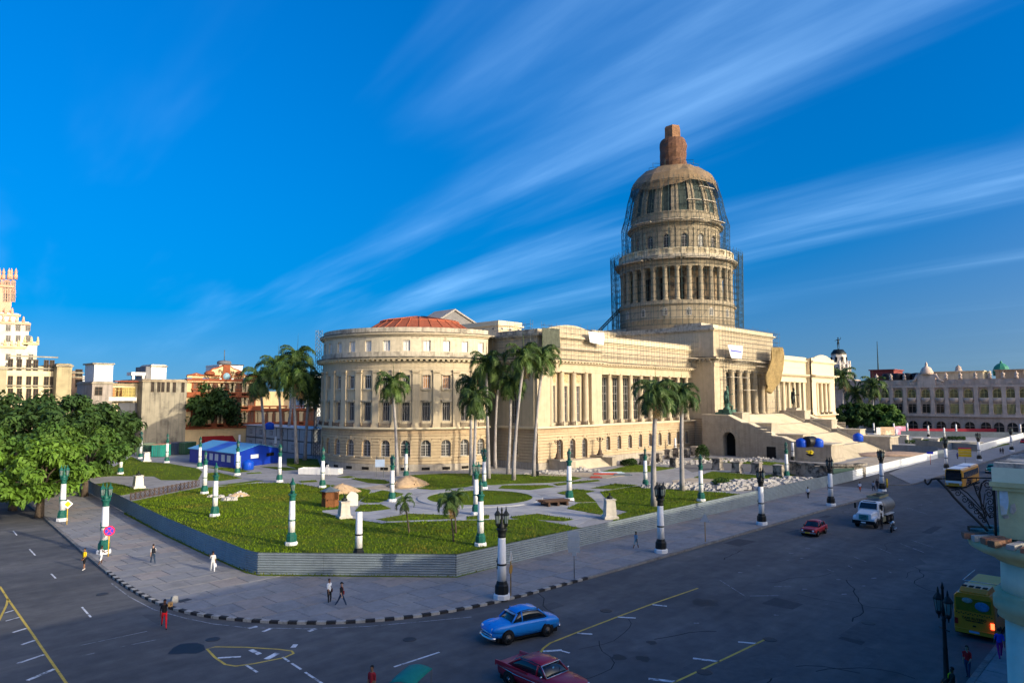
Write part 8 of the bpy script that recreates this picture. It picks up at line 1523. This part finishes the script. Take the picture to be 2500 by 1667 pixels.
part('rear_bumper', MB().box(-3.22,-3.05,-1.0,1.0,.32,.56), paint('paint_minibus6', (0,0,0)), t); part('number_plate', MB().box(-3.24,-3.22,-.26,.26,.4,.52), M('plate_blue', (0.25,0.35,0.55), .5, 0), t); part('door_handle', MB().box(-3.14,-3.10,-.08,.08,.74,.82), under, t)
# pedal taxi with a teal canopy at the lower edge
t = thing('pedal_taxi', 'pedal taxi under a teal cloth canopy at the lower edge', 'pedal taxi', (20.6,26.3,0), radians(205)); teal = M('canopy_teal', (0.006,0.20,0.17), .8, .1, 2)
cn = MB(); nx, ny = 8, 6; vs = [(-.85+1.9*i/nx, -.62+1.24*j/ny, 1.92+.22*sin(pi*j/ny)*(.6+.4*sin(pi*i/nx))-.10*(i/nx)**3) for i in range(nx+1) for j in range(ny+1)]; cn.add(vs, [(i*(ny+1)+j, (i+1)*(ny+1)+j, (i+1)*(ny+1)+j+1, i*(ny+1)+j+1) for i in range(nx) for j in range(ny)], True); q = part('canopy', cn, teal, t); sd = q.modifiers.new('thickness', 'SOLIDIFY'); sd.thickness = .025
for x in (-.8,.95):
    for s in (-1,1): part('canopy_pole', MB().tube([(x,s*.58,.5),(x,s*.58,1.92)], .02, 6), tube_d, t)
part('bench_seat', MB().box(-.8,-.2,-.55,.55,.55,.7).box(-.85,-.72,-.55,.55,.7,1.15), M('bench_red', (0.2,0.04,0.02), .8, .1, 2), t); part('frame', MB().tube([(-.5,0,.35),(.6,0,.5),(1.5,0,.9),(1.7,0,.34)], .035, 6), under, t); part('handlebar', MB().tube([(1.35,-.3,1.05),(1.5,0,1.0),(1.35,.3,1.05)], .018, 5), chrome, t); part('saddle', MB().sphere((.75,0,.95), .14, .09, .05, 8, 5), under, t)
for x, y in ((-.5,-.62),(-.5,.62),(1.7,0)): o = part('wheel', MB().lathe([(.29,-.02),(.33,-.025),(.34,0),(.33,.025),(.29,.02)], 18, cap=False).xf(lambda a,b,c: (a,c,b)), tyre, t, (x,y,.34)); part('hub', MB().lathe([(.04,-.05),(.04,.05)], 8).xf(lambda a,b,c: (a,c,b)), chrome, o)
p2 = (20.6+.5*cos(radians(205))*(-1), 26.3+.5*sin(radians(205))*(-1)); ev = person('passenger in dark blue on the bench of the pedal taxi', (20.95,26.5), radians(205), dict(tl=80,kl=80,tr=78,kr=82,al=20,ar=15,el=50,er=45,pel=.78), 'brown', (0.02,0.03,0.12), (0.03,0.03,0.05), (0.02,0.02,0.02), height=1.68)
# ---------------------------------------------------------------- corner of the neighbouring building, close at the right
gn = M('green_plaster', (0.30,0.36,0.235), .92, .14, 1.6, bump=.15, bscale=9, col2=(0.42,0.42,0.36), c2lo=.60, c2hi=.68, streak=.2); gnl = M('green_plaster_pale', (0.44,0.55,0.47), .9, .10, 1.6, bump=.1, bscale=9, streak=.15); brkm = M('broken_brick', (0.26,0.12,0.075), .95, .35, 6, bump=.6, bscale=12, col2=(0.10,0.07,0.05), c2lo=.45, c2hi=.6); capm = M('weathered_mortar', (0.34,0.33,0.31), .95, .3, 4, bump=.5, bscale=10, col2=(0.10,0.10,0.10), c2lo=.5, c2hi=.65); bluep = M('peeling_blue', (0.30,0.44,0.58), .9, .25, 4, col2=(0.42,0.46,0.44), c2lo=.5, c2hi=.6)
FX = 13.0
def ax(px, py): return onx(px, py, FX)            # on the plane across the building's corner
y_l = ax(2437,1250)[0]; zt = ax(2437,1140)[1]; z_m = ax(2437,1196)[1]; z_c = ax(2437,1312)[1]; z_c2 = ax(2437,1366)[1]
t = thing('corner_building', 'pale green plaster corner of a building with cornice and round column', 'building', (FX+.6, y_l-.9, 0)); o = (-(FX+.6), -(y_l-.9), 0)
def fp(name, mb, mat): return part(name, mb, mat, t, o)
W = 1.9
fp('attic_block', MB().box(FX, FX+2.6, y_l-W, y_l, z_c, z_m), gn); fp('attic_moulding', MB().box(FX-.05, FX+2.7, y_l-W, y_l+.05, z_m, z_m+.06).box(FX-.09, FX+2.7, y_l-W, y_l+.08, z_m+.06, z_m+.13), gn); fp('attic_cap', MB().box(FX-.06, FX+2.7, y_l-W, y_l+.05, z_m+.13, zt), gnl)
rq = random.Random(21); cb = MB(); n = 14
for i in range(n): x = FX-.05+2.7*i/n; cb.box(x, x+2.7/n-.02, y_l-W, y_l+.04+rq.uniform(-.03,.03), zt, zt+rq.uniform(.03,.09))
fp('mortar_cap', cb, capm)
# broken cornice ledge: rough bricks on a curved moulding
cx_, cy_ = FX+.62, y_l-.62; R0 = .80
led = MB(); led.lathe([(R0*.98,z_c2-.05),(R0*1.05,z_c2),(R0*1.30,z_c2+.08),(R0*1.42,z_c2+.14),(R0*1.45,z_c-.10),(R0*1.38,z_c-.06)], 40, (cx_,cy_,0)); fp('cornice_moulding', led, gn)
bk = 0
for i in range(34):
    a = 2*pi*i/34; 
    if not (pi*.35 < a < pi*1.75): continue
    rr_ = R0*(1.40+rq.uniform(-.10,.10)); h = rq.uniform(.05,.10); s = rq.uniform(.08,.12)
    fp('brick', MB().box(-.16,.16,-s*.62,s*.62,0,h).xf(lambda x,y,z: (cx_+(rr_-.10+x)*cos(a)-y*sin(a), cy_+(rr_-.10+x)*sin(a)+y*cos(a), z_c-.07+z+x*-.08)), capm if i % 3 == 0 else brkm)
zr1, zr2 = ax(2437,1455)[1], ax(2437,1510)[1]; cs_ = MB().lathe([(R0*.92,zr1+.02),(R0*.90,z_c2-.04)], 40, (cx_,cy_,0)); fp('column_neck', cs_, gnl)
fp('column_rings', MB().lathe([(R0*.90,zr2-.05),(R0*1.0,zr2-.02),(R0*.98,zr2+.05),(R0*1.06,zr2+.10),(R0*1.06,zr1-.10),(R0*1.0,zr1-.05),(R0*1.03,zr1),(R0*.92,zr1+.04)], 40, (cx_,cy_,0)), gn); fp('column_shaft', MB().lathe([(R0*.93,4.5),(R0*.92,8),(R0*.88,zr2-.04)], 40, (cx_,cy_,0)), gnl); fp('column_base', MB().box(cx_-R0, cx_+R0, cy_-R0, cy_+R0, .1, 4.5), gn)
fp('rear_wall', MB().box(FX+1.3, FX+2.6, y_l-W, y_l-.3, .1, z_c), gn)
# peeling patches on the attic block
def patch(pts, mat, nm, d=.004): P = [ax(*p) for p in pts]; fp(nm, MB().prism(P, FX-d-.004, FX-d+.003, lambda x,y,z: (z,x,y)), mat)
patch([(2440,1197),(2460,1199),(2463,1225),(2458,1254),(2445,1257),(2441,1230)], bluep, 'peeling_patch'); patch([(2468,1232),(2478,1228),(2482,1245),(2474,1256),(2466,1250)], capm, 'peeling_patch', .006); patch([(2447,1258),(2462,1256),(2464,1264),(2452,1266)], capm, 'peeling_patch', .008)
# wrought iron bracket of scrolls
irb = M('bracket_iron', (0.010,0.010,0.011), .6, .2, 4); t2 = thing('iron_bracket', 'black wrought iron bracket of spirals jutting from the green corner', 'bracket', (FX+.05, y_l, z_c)); BX = FX+.05
def bp(px, py): y, z = onx(px, py, BX); return Vector((0, y-y_l, z-z_c))
def line(name, pts, r=.011, n=5): part(name, MB().tube([bp(*p) for p in pts], r, n), irb, t2)
line('top_bar', [(2436,1167),(2380,1166),(2330,1167),(2300,1168)], .010); line('top_hook', [(2300,1168),(2285,1168),(2274,1170),(2270,1178),(2265,1182),(2260,1178),(2258,1169)], .016); line('wall_bar', [(2424,1168),(2428,1220),(2431,1290),(2432,1312)], .020); line('diagonal_bar', [(2288,1169),(2310,1190),(2330,1215),(2360,1246),(2395,1280),(2412,1296)], .020)
line('inner_stem', [(2418,1265),(2405,1243),(2395,1225),(2385,1205),(2378,1185),(2375,1178)], .010); line('inner_stem', [(2410,1258),(2395,1240),(2380,1222),(2362,1203),(2340,1188)], .010); line('inner_stem', [(2418,1290),(2405,1262),(2396,1235),(2390,1205),(2396,1180),(2408,1172)], .010); line('cross_stem', [(2322,1196),(2345,1192),(2370,1184),(2392,1177)], .010)
def scroll(c, r, turn, start, sgn): line('scroll', [(c[0]+r*(1-.82*k/22)*cos(start+sgn*turn*k/22), c[1]-r*(1-.82*k/22)*sin(start+sgn*turn*k/22)) for k in range(23)], .0075)
for c, r, st_, sg in (((2410,1182),12,2.6,-1),((2415,1204),11,2.6,-1),((2417,1225),10,2.6,-1),((2419,1243),9,2.6,-1),((2421,1258),7,2.6,-1),((2338,1203),9,2.4,-1),((2355,1219),9,2.4,-1),((2370,1234),9,2.4,-1),((2383,1248),8,2.4,-1),((2393,1260),8,2.4,-1),((2402,1270),7,2.4,-1),((2385,1192),6,2.4,-1),((2366,1177),6,2.4,-1)): scroll(c, r, 9.2, st_, sg)
for a_, b_, c_ in (((2398,1240),(2392,1200),(2398,1182)),((2402,1250),(2402,1222),(2405,1204)),((2408,1262),(2405,1244),(2408,1226)),((2396,1246),(2370,1222),(2345,1200)),((2400,1256),(2380,1238),(2362,1218)),((2405,1266),(2393,1252),(2377,1235)),((2409,1274),(2402,1266),(2390,1250))): line('scroll_arm', [a_, b_, c_], .0075)
